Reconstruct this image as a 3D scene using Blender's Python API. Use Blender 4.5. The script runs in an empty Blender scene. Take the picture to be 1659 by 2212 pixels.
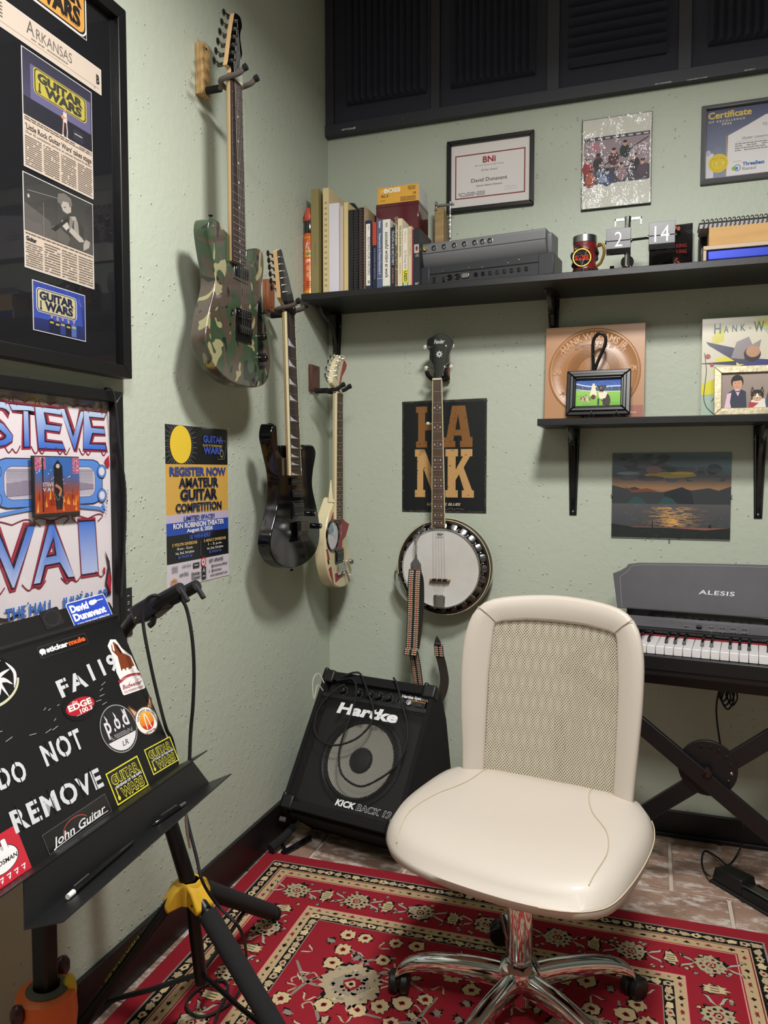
import bpy, bmesh, math, random
from mathutils import Vector, Matrix
from mathutils.geometry import tessellate_polygon
random.seed(7)
R = math.radians
S = bpy.context.scene
COL = S.collection

# ------------------------------------------------------------------ camera
CAM = Vector((1.154, -2.70, 1.22)); FPX = 1665.0; YAW = R(19.07); PIT = R(-3.03)
cd = bpy.data.cameras.new('camera'); cam = bpy.data.objects.new('camera', cd); COL.objects.link(cam)
cam.location = CAM; cam.rotation_euler = (R(90) + PIT, 0, YAW)
cd.sensor_fit = 'HORIZONTAL'; cd.sensor_width = 36; cd.lens = 36 * FPX / 1659; cd.clip_start = .02
S.camera = cam
# ------------------------------------------------------------------ world, exposure
W = bpy.data.worlds.new('world'); S.world = W; W.use_nodes = True
W.node_tree.nodes['Background'].inputs[0].default_value = (.9, .95, 1, 1)
W.node_tree.nodes['Background'].inputs[1].default_value = .15
S.view_settings.view_transform = 'Standard'; S.view_settings.look = 'None'
S.view_settings.gamma = 1; S.view_settings.exposure = 0.48; S.view_settings.use_curve_mapping = False
# ------------------------------------------------------------------ ceiling lamps of the room
CEIL = 3.05
PEND = (1.08, -1.55, 2.60)
pl = bpy.data.lights.new('lamp', 'AREA'); pl.shape = 'DISK'; pl.size = .30; pl.energy = 34; pl.color = (1, .985, .955)
po = bpy.data.objects.new('lamp_light', pl); COL.objects.link(po); po.location = (PEND[0], PEND[1], PEND[2] - .012)
LAMPS = [('ceiling_light', 1.40, -3.0, .60, .60, 40)]
for n, lx, ly, sx, sy, e in LAMPS:
    ld = bpy.data.lights.new('lamp', 'AREA'); ld.shape = 'RECTANGLE'; ld.size = sx; ld.size_y = sy; ld.energy = e
    ld.color = (1, .985, .955)
    lo = bpy.data.objects.new('lamp_light', ld); COL.objects.link(lo); lo.location = (lx, ly, CEIL - .03)

# ------------------------------------------------------------------ pixel helpers (1659 x 2212) used to find where things stand
_fw = Vector((-math.sin(YAW) * math.cos(PIT), math.cos(YAW) * math.cos(PIT), math.sin(PIT)))
_rt = Vector((math.cos(YAW), math.sin(YAW), 0)); _up = _rt.cross(_fw)
def _ray(px, py): return _fw + _rt * ((px - 829.5) / FPX) - _up * ((py - 1106) / FPX)
def onB(px, py, off=0.):
    d = _ray(px, py); return CAM + d * ((-off - CAM.y) / d.y)
def onL(px, py, off=0.):
    d = _ray(px, py); return CAM + d * ((off - CAM.x) / d.x)
def onF(px, py, z=0.):
    d = _ray(px, py); return CAM + d * ((z - CAM.z) / d.z)
def atZ(px, py, Z): return CAM + _ray(px, py) * Z

# ------------------------------------------------------------------ colour and materials
def lin(h):
    if isinstance(h, str):
        h = h.lstrip('#'); h = [int(h[i:i + 2], 16) / 255 for i in (0, 2, 4)]
    return tuple((x / 12.92 if x <= .04045 else ((x + .055) / 1.055) ** 2.4) for x in h) + (1,)
def mix(a, b, t):
    a = [int(a[i:i + 2], 16) for i in (0, 2, 4)]; b = [int(b[i:i + 2], 16) for i in (0, 2, 4)]
    return '%02x%02x%02x' % tuple(int(max(0, min(255, x + (y - x) * t))) for x, y in zip(a, b))
class NT:
    def __init__(s, name):
        s.m = bpy.data.materials.new(name); s.m.use_nodes = True; s.t = s.m.node_tree; s.b = s.t.nodes['Principled BSDF']
    def n(s, typ, **k):
        o = s.t.nodes.new(typ)
        for a, b in k.items():
            if a.startswith('i_'):
                key = a[2:]; key = int(key) if key.isdigit() else key.replace('_', ' ')
                o.inputs[key].default_value = b
            else: setattr(o, a, b)
        return o
    def l(s, a, b): s.t.links.new(a, b)
    def coord(s, kind='Object', scale=(1, 1, 1)):
        c = s.n('ShaderNodeTexCoord'); m = s.n('ShaderNodeMapping'); m.inputs['Scale'].default_value = scale
        s.l(c.outputs[kind], m.inputs[0]); return m.outputs[0]
    def ramp(s, fac, stops, interp='LINEAR'):
        r = s.n('ShaderNodeValToRGB'); r.color_ramp.interpolation = interp; e = r.color_ramp.elements
        while len(e) < len(stops): e.new(.5)
        for k, (p, c) in enumerate(stops): e[k].position = p; e[k].color = lin(c) if isinstance(c, str) else c
        s.l(fac, r.inputs[0]); return r.outputs[0]
    def bump(s, h, strength=.3, dist=.001):
        b = s.n('ShaderNodeBump'); b.inputs['Strength'].default_value = strength; b.inputs['Distance'].default_value = dist
        s.l(h, b.inputs['Height']); s.l(b.outputs[0], s.b.inputs['Normal']); return b
    def noise(s, scale, co=None, detail=3, rough=.5):
        n = s.n('ShaderNodeTexNoise'); n.inputs['Scale'].default_value = scale; n.inputs['Detail'].default_value = detail
        n.inputs['Roughness'].default_value = rough
        if co is not None: s.l(co, n.inputs['Vector'])
        return n.outputs['Fac']
_M = {}
def mat(name, col='808080', rough=.5, metal=0., bump=None, var=None, coat=0., spec=None, alpha=None, trans=None, emit=None, sheen=None):
    if name in _M: return _M[name]
    x = NT(name); b = x.b
    b.inputs['Base Color'].default_value = lin(col); b.inputs['Roughness'].default_value = rough; b.inputs['Metallic'].default_value = metal
    if coat: b.inputs['Coat Weight'].default_value = coat; b.inputs['Coat Roughness'].default_value = .06
    if spec is not None: b.inputs['Specular IOR Level'].default_value = spec
    if trans: b.inputs['Transmission Weight'].default_value = trans
    if alpha is not None: b.inputs['Alpha'].default_value = alpha
    if emit: b.inputs['Emission Color'].default_value = lin(col); b.inputs['Emission Strength'].default_value = emit
    if var:                                  # (scale, other colour, stretch)
        co = x.coord('Object', var[2] if len(var) > 2 else (1, 1, 1))
        x.l(x.ramp(x.noise(var[0], co, 4, .6), [(.35, col), (.65, var[1])]), b.inputs['Base Color'])
    if bump: x.bump(x.noise(bump[0], x.coord(), 4), bump[1], bump[2] if len(bump) > 2 else .001)
    _M[name] = x.m; return x.m

# ------------------------------------------------------------------ geometry builders
def frame(o, u, v):
    u = Vector(u).normalized(); v = Vector(v); n = u.cross(v).normalized(); v = n.cross(u)
    return Matrix(((u.x, v.x, n.x, o[0]), (u.y, v.y, n.y, o[1]), (u.z, v.z, n.z, o[2]), (0, 0, 0, 1)))
LWF = frame((0, 0, 0), (0, 1, 0), (0, 0, 1))      # left wall: u along +y, v up, n into the room
BWF = frame((0, 0, 0), (1, 0, 0), (0, 0, 1))      # back wall: u along +x, v up, n into the room
def spline(pts, k=6, closed=False):
    n = len(pts); out = []; P = [Vector(p) for p in pts]
    rng = range(n) if closed else range(n - 1)
    for i in rng:
        if closed: a, b, c, d = P[i - 1], P[i], P[(i + 1) % n], P[(i + 2) % n]
        else: a, b, c, d = P[max(i - 1, 0)], P[i], P[i + 1], P[min(i + 2, n - 1)]
        for j in range(k):
            t = j / k
            out.append(.5 * ((2 * b) + (c - a) * t + (2 * a - 5 * b + 4 * c - d) * t * t + (3 * b - a - 3 * c + d) * t ** 3))
    if not closed: out.append(P[-1])
    return out
class MB:
    def __init__(s, T=None): s.v = []; s.f = []; s.c = []; s.T = T or Matrix(); s.col = None
    def p(s, x, y, z): s.v.append(s.T @ Vector((x, y, z))); s.c.append(s.col); return len(s.v) - 1
    def add(s, vs, fs):
        o = len(s.v)
        for q in vs: s.p(*q)
        s.f += [tuple(o + i for i in f) for f in fs]; return s
    def box(s, c, d, rz=0., rx=0., ry=0., M=None):
        m = Matrix.Translation(c) @ (M if M is not None else (Matrix.Rotation(rz, 4, 'Z') @ Matrix.Rotation(ry, 4, 'Y') @ Matrix.Rotation(rx, 4, 'X')))
        vs = [m @ Vector((x * d[0] / 2, y * d[1] / 2, z * d[2] / 2)) for x in (-1, 1) for y in (-1, 1) for z in (-1, 1)]
        return s.add(vs, [(0, 1, 3, 2), (4, 6, 7, 5), (0, 4, 5, 1), (2, 3, 7, 6), (0, 2, 6, 4), (1, 5, 7, 3)])
    def bx(s, a, b): return s.box([(a[i] + b[i]) / 2 for i in range(3)], [abs(b[i] - a[i]) for i in range(3)])
    def prism(s, pts, z0, z1, scale1=None):
        n = len(pts); pts = [(p[0], p[1]) for p in pts]
        if sum(pts[i - 1][0] * pts[i][1] - pts[i][0] * pts[i - 1][1] for i in range(n)) < 0: pts = pts[::-1]
        o = len(s.v)
        cx = sum(p[0] for p in pts) / n; cy = sum(p[1] for p in pts) / n; k = scale1 or 1
        for p in pts: s.p(p[0], p[1], z0)
        for p in pts: s.p(cx + (p[0] - cx) * k, cy + (p[1] - cy) * k, z1)
        s.f += [(o + i, o + (i + 1) % n, o + n + (i + 1) % n, o + n + i) for i in range(n)]
        if n <= 4: s.f += [tuple(o + i for i in reversed(range(n))), tuple(o + n + i for i in range(n))]
        else:
            s.f += [tuple(o + i for i in reversed(range(n))), tuple(o + n + i for i in range(n))]
        return s
    def tube(s, pts, r, n=8, cap=True, flat=None):
        P = [Vector(p) for p in pts]; m = len(P); rr = r if isinstance(r, (list, tuple)) else [r] * m
        o = len(s.v); up = None
        for i in range(m):
            t = (P[min(i + 1, m - 1)] - P[max(i - 1, 0)]).normalized()
            if up is None:
                up = Vector((0, 0, 1)) if abs(t.z) < .9 else Vector((1, 0, 0))
            a = t.cross(up).normalized(); up = a.cross(t).normalized()
            fl = flat or 1
            for j in range(n):
                th = 2 * math.pi * j / n
                q = P[i] + a * (math.cos(th) * rr[i]) + up * (math.sin(th) * rr[i] * fl); s.p(*q)
        for i in range(m - 1):
            for j in range(n):
                s.f.append((o + i * n + j, o + i * n + (j + 1) % n, o + (i + 1) * n + (j + 1) % n, o + (i + 1) * n + j))
        if cap: s.f += [tuple(o + j for j in reversed(range(n))), tuple(o + (m - 1) * n + j for j in range(n))]
        return s
    def cyl(s, a, b, r, r2=None, n=16): return s.tube([a, b], [r, r if r2 is None else r2], n)
    def lathe(s, prof, o=(0, 0, 0), ax=(0, 0, 1), n=24, cap=True):
        ax = Vector(ax).normalized(); u = ax.orthogonal().normalized(); w = ax.cross(u); O = Vector(o); b = len(s.v)
        for r, h in prof:
            for j in range(n):
                th = 2 * math.pi * j / n; s.p(*(O + ax * h + (u * math.cos(th) + w * math.sin(th)) * max(r, 1e-5)))
        for i in range(len(prof) - 1):
            for j in range(n):
                s.f.append((b + i * n + j, b + i * n + (j + 1) % n, b + (i + 1) * n + (j + 1) % n, b + (i + 1) * n + j))
        if cap: s.f += [tuple(b + j for j in reversed(range(n))), tuple(b + (len(prof) - 1) * n + j for j in range(n))]
        return s
    def ball(s, c, r, n=12):
        r = r if isinstance(r, (list, tuple)) else (r, r, r); b = len(s.v); h = n // 2
        for i in range(h + 1):
            ph = math.pi * i / h
            for j in range(n):
                th = 2 * math.pi * j / n
                s.p(c[0] + r[0] * math.sin(ph) * math.cos(th), c[1] + r[1] * math.sin(ph) * math.sin(th), c[2] + r[2] * math.cos(ph))
        for i in range(h):
            for j in range(n):
                s.f.append((b + i * n + j, b + (i + 1) * n + j, b + (i + 1) * n + (j + 1) % n, b + i * n + (j + 1) % n))
        return s
    def ribbon(s, pts, dirs, w, th=.003):
        """a strap: centre line pts, width direction per point, width, thickness"""
        b = len(s.v); m = len(pts)
        for i in range(m):
            P = Vector(pts[i]); t = (Vector(pts[min(i + 1, m - 1)]) - Vector(pts[max(i - 1, 0)])).normalized()
            d = Vector(dirs[i] if isinstance(dirs[0], (list, tuple, Vector)) else dirs).normalized(); nn = t.cross(d).normalized()
            for a, c in ((-1, -1), (1, -1), (1, 1), (-1, 1)): s.p(*(P + d * a * w / 2 + nn * c * th / 2))
        for i in range(m - 1):
            for j in range(4):
                s.f.append((b + i * 4 + j, b + i * 4 + (j + 1) % 4, b + i * 4 + 4 + (j + 1) % 4, b + i * 4 + 4 + j))
        s.f += [(b + 3, b + 2, b + 1, b), (b + m * 4 - 4, b + m * 4 - 3, b + m * 4 - 2, b + m * 4 - 1)]
        return s
    def mesh(s, name, off=Vector((0, 0, 0)), ang=35):
        me = bpy.data.meshes.new(name); me.from_pydata([tuple(q - off) for q in s.v], [], s.f)
        if any(c is not None for c in s.c):
            at = me.color_attributes.new('Col', 'FLOAT_COLOR', 'POINT')
            for i, c in enumerate(s.c): at.data[i].color = c if c is not None else (1, 1, 1, 1)
        me.update()
        if ang:
            me.polygons.foreach_set('use_smooth', [True] * len(me.polygons)); me.set_sharp_from_angle(angle=R(ang))
        return me
def tag(o, label=None, cat=None, group=None, kind=None):
    if label: o['label'] = label
    if cat: o['category'] = cat
    if group: o['group'] = group
    if kind: o['kind'] = kind
    return o
def thing(name, label, cat, loc=(0, 0, 0), group=None):
    o = bpy.data.objects.new(name, None); COL.objects.link(o); o.location = loc; o.empty_display_size = .05
    o['wl'] = tuple(loc); return tag(o, label, cat, group)
def part(name, mb, m, parent=None, label=None, bevel=None, seg=2, ang=35, recalc=False, kind=None):
    off = Vector(parent['wl']) if parent is not None else Vector((0, 0, 0))
    me = mb.mesh(name, off, ang)
    if recalc:
        bm = bmesh.new(); bm.from_mesh(me); bmesh.ops.recalc_face_normals(bm, faces=bm.faces); bm.to_mesh(me); bm.free()
    me.materials.append(m)
    o = bpy.data.objects.new(name, me); COL.objects.link(o)
    if parent is not None: o.parent = parent; o['wl'] = tuple(off)
    if bevel:
        b = o.modifiers.new('bevel', 'BEVEL'); b.width = bevel; b.segments = seg; b.limit_method = 'ANGLE'; b.angle_limit = R(40)
        b.harden_normals = False
    if label: o['label'] = label
    if kind: o['kind'] = kind
    return o
def solo(name, mb, m, label, cat, group=None, origin=None, **k):
    off = Vector(origin) if origin is not None else sum(mb.v, Vector()) / max(1, len(mb.v))
    me = mb.mesh(name, off, k.pop('ang', 35)); me.materials.append(m)
    o = bpy.data.objects.new(name, me); COL.objects.link(o); o.location = off; o['wl'] = tuple(off)
    bv = k.pop('bevel', None)
    if bv:
        b = o.modifiers.new('bevel', 'BEVEL'); b.width = bv; b.segments = k.pop('seg', 2); b.limit_method = 'ANGLE'; b.angle_limit = R(40)
    return tag(o, label, cat, group)
def struct(name, mb, m, parent=None, **k):
    o = part(name, mb, m, parent, **k)
    if parent is None: o['kind'] = 'structure'; o['wl'] = (0, 0, 0)
    return o
# flat print: coloured shapes laid on a surface
_TC = {}
def _text(s, bold, shear, sp=1.0):
    k = (s, bold, shear, sp)
    if k not in _TC:
        c = bpy.data.curves.new('t', 'FONT'); c.body = s; c.resolution_u = 3; c.offset = bold; c.shear = shear; c.space_character = sp
        o = bpy.data.objects.new('t', c); m = bpy.data.meshes.new_from_object(o)
        vs = [(v.co.x, v.co.y) for v in m.vertices]; fs = [tuple(p.vertices) for p in m.polygons]
        bpy.data.objects.remove(o); bpy.data.curves.remove(c); bpy.data.meshes.remove(m); _TC[k] = (vs, fs)
    return _TC[k]
class Art(MB):
    EPS = .000025
    def __init__(s, T=None, z0=0.): super().__init__(T); s.lay = 0; s.step = 1.; s.z0 = z0; s.warp = None
    def z(s): return s.z0 + s.lay * s.EPS
    def put(s, uv, fs, col):
        o = len(s.v); z = s.z()
        for u, v in uv:
            c = col(u, v) if callable(col) else col
            s.col = lin(c) if isinstance(c, str) else c
            if s.warp: u, v = s.warp(u, v)
            s.p(u, v, z)
        s.f += [tuple(o + i for i in f) for f in fs]; s.lay += s.step; return s
    def poly(s, pts, col):
        fs = tessellate_polygon([[Vector((p[0], p[1], 0)) for p in pts]]); out = []
        for f in fs:
            a, b, c = [pts[i] for i in f]
            if (b[0] - a[0]) * (c[1] - a[1]) - (b[1] - a[1]) * (c[0] - a[0]) < 0: f = (f[0], f[2], f[1])
            out.append(tuple(f))
        return s.put(pts, out, col)
    def rect(s, u0, v0, u1, v1, col, nu=1, nv=1):
        pts = [(u0 + (u1 - u0) * i / nu, v0 + (v1 - v0) * j / nv) for j in range(nv + 1) for i in range(nu + 1)]; k = nu + 1
        return s.put(pts, [(j * k + i, j * k + i + 1, j * k + k + i + 1, j * k + k + i) for j in range(nv) for i in range(nu)], col)
    def rrect(s, u0, v0, u1, v1, r, col):
        pts = []
        for cx, cy, a in ((u1 - r, v1 - r, 0), (u0 + r, v1 - r, 90), (u0 + r, v0 + r, 180), (u1 - r, v0 + r, 270)):
            pts += [(cx + r * math.cos(R(a + t)), cy + r * math.sin(R(a + t))) for t in (0, 30, 60, 90)]
        return s.put(pts, [tuple(range(len(pts)))], col)
    def ell(s, cu, cv, ru, rv, col, n=24, rot=0):
        c, q = math.cos(rot), math.sin(rot)
        pts = [(cu + ru * math.cos(t) * c - rv * math.sin(t) * q, cv + ru * math.cos(t) * q + rv * math.sin(t) * c) for t in [2 * math.pi * i / n for i in range(n)]]
        return s.put(pts, [tuple(range(n))], col)
    def ring(s, cu, cv, ru, rv, w, col, n=32, a0=0, a1=360):
        m = n if a1 - a0 >= 360 else n + 1
        an = [R(a0 + (a1 - a0) * i / n) for i in range(m)]
        pts = [(cu + ru * math.cos(t), cv + rv * math.sin(t)) for t in an] + [(cu + (ru - w) * math.cos(t), cv + (rv - w) * math.sin(t)) for t in an]
        return s.put(pts, [(i, (i + 1) % m, m + (i + 1) % m, m + i) for i in range(n)], col)
    def line(s, pts, w, col, sm=0):
        if sm: pts = [(p.x, p.y) for p in spline([(a, b, 0) for a, b in pts], sm)]
        P = [Vector(p) for p in pts]; m = len(P); vs = []
        for i in range(m):
            t = (P[min(i + 1, m - 1)] - P[max(i - 1, 0)]); t = t.normalized() if t.length > 1e-9 else Vector((1, 0))
            nn = Vector((-t.y, t.x)) * ((w(i / (m - 1)) if callable(w) else w) / 2)
            vs += [tuple(P[i] - nn), tuple(P[i] + nn)]
        return s.put(vs, [(2 * i, 2 * i + 2, 2 * i + 3, 2 * i + 1) for i in range(m - 1)], col)
    def text(s, t, u, v, h, col, al='c', w=None, bold=0., shear=0., rot=0., sp=1.0, vs=1.0, arc=None):
        """t at baseline (u,v), cap height h; w fits the width"""
        pv, fs = _text(t, bold, shear, sp)
        if not pv: return s
        k = h / .70; x0 = min(p[0] for p in pv); x1 = max(p[0] for p in pv); ww = max(x1 - x0, 1e-4)
        kx = k if w is None else w / ww
        sh = {'l': 0, 'c': -ww / 2, 'r': -ww}[al]; c, q = math.cos(rot), math.sin(rot); out = []
        for a, b in pv:
            x = (a - x0 + sh) * kx; y = b * k * vs
            if arc:                           # bend round a circle of radius arc
                th = x / arc; x, y = (arc + y) * math.sin(th), (arc + y) * math.cos(th) - arc
            out.append((u + x * c - y * q, v + x * q + y * c))
        return s.put(out, fs, col)
    def lines(s, u0, v0, u1, v1, n, col, k=.45):
        """n rows of small unreadable print"""
        dv = (v0 - v1) / n; vs = []; fs = []
        for i in range(n):
            y = v0 - dv * (i + .5); x = u0
            while x < u1 - .001:
                w = random.uniform(.006, .02) * (u1 - u0) * 5; w = min(w, u1 - x)
                if random.random() < .93:
                    o = len(vs); vs += [(x, y - dv * k / 2), (x + w * .86, y - dv * k / 2), (x + w * .86, y + dv * k / 2), (x, y + dv * k / 2)]; fs.append((o, o + 1, o + 2, o + 3))
                x += w
        return s.put(vs, fs, col)
def artmat(name='print_paper', rough=.5, coat=0., spec=.4, bump=None):
    if name in _M: return _M[name]
    x = NT(name); a = x.n('ShaderNodeVertexColor', layer_name='Col'); x.l(a.outputs[0], x.b.inputs['Base Color'])
    x.b.inputs['Roughness'].default_value = rough; x.b.inputs['Specular IOR Level'].default_value = spec
    if coat: x.b.inputs['Coat Weight'].default_value = coat; x.b.inputs['Coat Roughness'].default_value = .05
    if bump: x.bump(x.noise(bump[0], x.coord(), 4), bump[1], bump[2])
    _M[name] = x.m; return x.m
PAPER = artmat('print_paper', .6); GLOSSY = artmat('print_gloss', .25, .3); MATTE = artmat('print_matte', .8, spec=.2)

# ------------------------------------------------------------------ shared materials
BLK = mat('black_plastic', '0e0e10', .45, bump=(220, .12)); BLKG = mat('black_gloss', '0b0b0d', .12, coat=.6)
BLKP = mat('black_painted_wood', '131316', .42, bump=(60, .25), var=(9, '1a1a1d', (1, 12, 12))); RUB = mat('black_rubber', '0c0c0e', .75, bump=(300, .2))
FOAMR = mat('foam_grip', '121214', .95, bump=(400, .5)); CHR = mat('chrome', 'd8d8da', .08, 1.); STEEL = mat('steel', 'a8a8aa', .28, 1.)
BLKM = mat('black_metal', '121214', .38, .3, bump=(150, .1)); WIRE = mat('string_steel', 'b9b7b2', .3, 1.)
GLASSP = None

# ================================================================== ROOM
def wallmat(name, c1, c2):
    x = NT(name); co = x.coord('Object')
    big = x.noise(1.3, co, 3); x.l(x.ramp(big, [(.3, c1), (.7, c2)]), x.b.inputs['Base Color'])
    x.b.inputs['Roughness'].default_value = .48; x.b.inputs['Specular IOR Level'].default_value = .35
    fine = x.noise(130, co, 4, .6); mid = x.noise(38, co, 3, .6)
    vo = x.n('ShaderNodeTexVoronoi'); vo.inputs['Scale'].default_value = 62; x.l(co, vo.inputs['Vector'])
    dot = x.ramp(vo.outputs['Distance'], [(.0, (1, 1, 1, 1)), (.22, (0, 0, 0, 1))])
    sep = x.n('ShaderNodeSeparateColor'); x.l(vo.outputs['Color'], sep.inputs[0])
    gate = x.n('ShaderNodeMath', operation='GREATER_THAN', i_1=.70); x.l(sep.outputs[0], gate.inputs[0])
    cl = x.n('ShaderNodeMath', operation='GREATER_THAN', i_1=.49); x.l(x.noise(3.2, co, 2), cl.inputs[0])
    g = x.n('ShaderNodeMath', operation='MULTIPLY'); x.l(dot, g.inputs[0]); x.l(gate.outputs[0], g.inputs[1])
    g2 = x.n('ShaderNodeMath', operation='MULTIPLY'); x.l(g.outputs[0], g2.inputs[0]); x.l(cl.outputs[0], g2.inputs[1])
    a = x.n('ShaderNodeMath', operation='MULTIPLY_ADD', i_1=.22); x.l(fine, a.inputs[0]); x.l(mid, a.inputs[2])
    b = x.n('ShaderNodeMath', operation='MULTIPLY_ADD', i_1=.55); x.l(a.outputs[0], b.inputs[0])
    m = x.n('ShaderNodeMath', operation='MULTIPLY', i_1=1.0); x.l(g2.outputs[0], m.inputs[0]); x.l(m.outputs[0], b.inputs[2])
    x.bump(b.outputs[0], .9, .0032); return x.m
WALL = wallmat('sage_green_wall_paint', 'b5bcac', 'bac1b1')
WALL2 = mat('darkened_unseen_wall', '5a6054', .6, bump=(120, .3))  # unseen right and front walls, darkened to cut bounced fill light
RX, FY = 3.1, -4.6
w = MB(); w.bx((-.12, .12, -.1), (0, FY - .12, CEIL + .1)); struct('wall_left', w, WALL)
w = MB(); w.bx((0, 0, -.1), (RX + .12, .12, CEIL + .1)); struct('wall_back', w, WALL)
w = MB(); w.bx((RX, 0, -.1), (RX + .12, FY - .12, CEIL + .1)); struct('wall_right', w, WALL2)
w = MB(); w.bx((0, FY, -.1), (RX, FY - .12, CEIL + .1)); struct('wall_front', w, WALL2)
w = MB(); w.bx((0, 0, CEIL), (RX, FY, CEIL + .1)); struct('ceiling', w, mat('ceiling_white', 'd9d8d2', .8, bump=(60, .4)))
# floor: grout bed and terracotta tiles, each its own piece
fl = MB(); fl.bx((0, 0, -.1), (RX, FY, -.002)); floor = struct('floor', fl, mat('grout', 'c2b3a5', .85, bump=(200, .4)))
def tilemat():
    x = NT('mottled_terracotta_tile'); co = x.coord('Object'); oi = x.n('ShaderNodeObjectInfo')
    add = x.n('ShaderNodeVectorMath', operation='ADD'); x.l(co, add.inputs[0])
    cmb = x.n('ShaderNodeCombineXYZ'); mm = x.n('ShaderNodeMath', operation='MULTIPLY', i_1=37.); x.l(oi.outputs['Random'], mm.inputs[0])
    x.l(mm.outputs[0], cmb.inputs[0]); x.l(mm.outputs[0], cmb.inputs[1]); x.l(cmb.outputs[0], add.inputs[1]); v = add.outputs[0]
    base = x.ramp(x.noise(9, v, 5, .6), [(.25, '7a6457'), (.5, '927666'), (.7, 'a58a7b'), (.85, 'b09c8e')])
    mp = x.n('ShaderNodeMapping'); mp.inputs['Scale'].default_value = (1, 2.2, 1); x.l(v, mp.inputs[0])
    chalk = x.ramp(x.noise(11, mp.outputs[0], 8, .72), [(.50, (0, 0, 0, 1)), (.60, (1, 1, 1, 1))])
    mx = x.n('ShaderNodeMix', data_type='RGBA'); x.l(chalk, mx.inputs[0]); x.l(base, mx.inputs[6]); mx.inputs[7].default_value = lin('c6b8b0')
    x.l(mx.outputs[2], x.b.inputs['Base Color']); x.b.inputs['Roughness'].default_value = .5
    x.bump(x.noise(40, v, 5), .5, .002); return x.m
TILE = tilemat(); TS = .307; G = .0055
tm = MB(); tm.bx((-TS / 2 + G, -TS / 2 + G, -.008), (TS / 2 - G, TS / 2 - G, .004)); tme = tm.mesh('tile'); tme.materials.append(TILE)
row = 0; y = -.058 + TS / 2
while y > FY - .1:
    xo = (.157 if row % 2 == 0 else .004) - TS / 2
    x = xo
    while x < RX + TS / 2:
        x0, x1 = max(x - TS / 2 + G, 0.004), min(x + TS / 2 - G, RX - .004); y0, y1 = max(y - TS / 2 + G, FY + .004), min(y + TS / 2 - G, -.004)
        if x1 - x0 > .02 and y1 - y0 > .01:
            if x1 - x0 > TS - 2.1 * G and y1 - y0 > TS - 2.1 * G: me = tme; loc = (x, y, 0)
            else:
                b = MB(); cx, cy = (x0 + x1) / 2, (y0 + y1) / 2; b.bx((x0 - cx, y0 - cy, -.008), (x1 - cx, y1 - cy, .004)); me = b.mesh('tile'); me.materials.append(TILE); loc = (cx, cy, 0)
            o = bpy.data.objects.new('tile', me); COL.objects.link(o); o.location = loc; o.parent = floor
            bv = o.modifiers.new('bevel', 'BEVEL'); bv.width = .002; bv.segments = 1
        x += TS
    y -= TS; row += 1
# baseboards
BASE = mat('black_baseboard_paint', '150f11', .4, bump=(80, .2))
b = MB(); b.bx((0, -.012, .004), (.013, FY, .122)); struct('baseboard_left', b, BASE, bevel=.002)
b = MB(); b.bx((0, 0, .004), (RX, -.013, .09)); b.bx((0, -.013, .004), (RX, -.026, .018)); struct('baseboard_back', b, BASE, bevel=.002)
# dark acoustic band over the back wall
NAVY = mat('black_acoustic_paint', '2d2f3a', .85, bump=(120, .3)); TRIM = mat('charcoal_trim_paint', '2f3038', .55, bump=(50, .3), var=(14, '303038', (1, 1, 1)))
b = MB(); b.bx((0.002, -.001, 2.48), (RX, -.014, CEIL)); struct('trim_1', b, NAVY)
b = MB(); b.bx((0.002, -.001, 2.447), (RX, -.030, 2.487)); struct('trim_2', b, TRIM, bevel=.001)
_trim2 = bpy.data.objects['trim_2']
for cx, cz, w_, h_ in ((.095, 2.462, .055, .010), (1.17, 2.452, .05, .005), (1.27, 2.449, .06, .004), (1.42, 2.452, .03, .004), (.30, 2.470, .004, .003)):
    c_ = MB(); n_ = 14; c_.prism([(cx + w_ * (i / n_ - .5), cz + h_ * .5 * random.uniform(.2, 1)) for i in range(n_ + 1)] + [(cx + w_ * (.5 - i / n_), cz - h_ * .5 * random.uniform(.2, 1)) for i in range(n_ + 1)], .0302, .0305)
    for v in c_.v: v.y, v.z = -v.z, v.y
    part('paint_chip', c_, mat('bare_white_chip', 'a9a9a4', .8), _trim2)
for k, (a, c) in enumerate([(.004, .034), (.403, .435), (.804, .844), (1.213, 1.252), (1.62, 1.66), (2.03, 2.07), (2.44, 2.48), (2.85, 2.89)]):
    b = MB(); b.bx((a, -.014, 2.487), (c, -.028, CEIL)); struct('trim_%d' % (k + 3), b, TRIM, bevel=.001)
FO = mat('acoustic_foam', '343643', .97, bump=(500, .6))
def foam(x0, x1, z0, z1, horiz, label):
    t = thing('acoustic_foam_panel', label, 'acoustic panel', ((x0 + x1) / 2, -.015, z0), 'acoustic foam panels over the back wall')
    n = 12; m = MB(); m.bx((x0, -.0145, z0), (x1, -.026, z1)); part('backing', m, FO, t)
    for k in range(n):
        m = MB(); q = .030
        if not horiz:
            a, c = x0 + (x1 - x0) * k / n, x0 + (x1 - x0) * (k + 1) / n
            m.add([(a, -.026, z0), (c, -.026, z0), ((a + c) / 2, -.026 - q, z0 + .004), (a, -.026, z1), (c, -.026, z1), ((a + c) / 2, -.026 - q, z1)],
                  [(0, 1, 2), (3, 5, 4), (0, 2, 5, 3), (2, 1, 4, 5), (0, 3, 4, 1)])
        else:
            a, c = z0 + (z1 - z0) * k / n, z0 + (z1 - z0) * (k + 1) / n
            m.add([(x0, -.026, a), (x0, -.026, c), (x0, -.026 - q, (a + c) / 2), (x1, -.026, a), (x1, -.026, c), (x1, -.026 - q, (a + c) / 2)],
                  [(0, 2, 1), (3, 4, 5), (0, 3, 5, 2), (2, 5, 4, 1), (0, 1, 4, 3)])
        part('wedge', m, FO, t, recalc=True)
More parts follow.
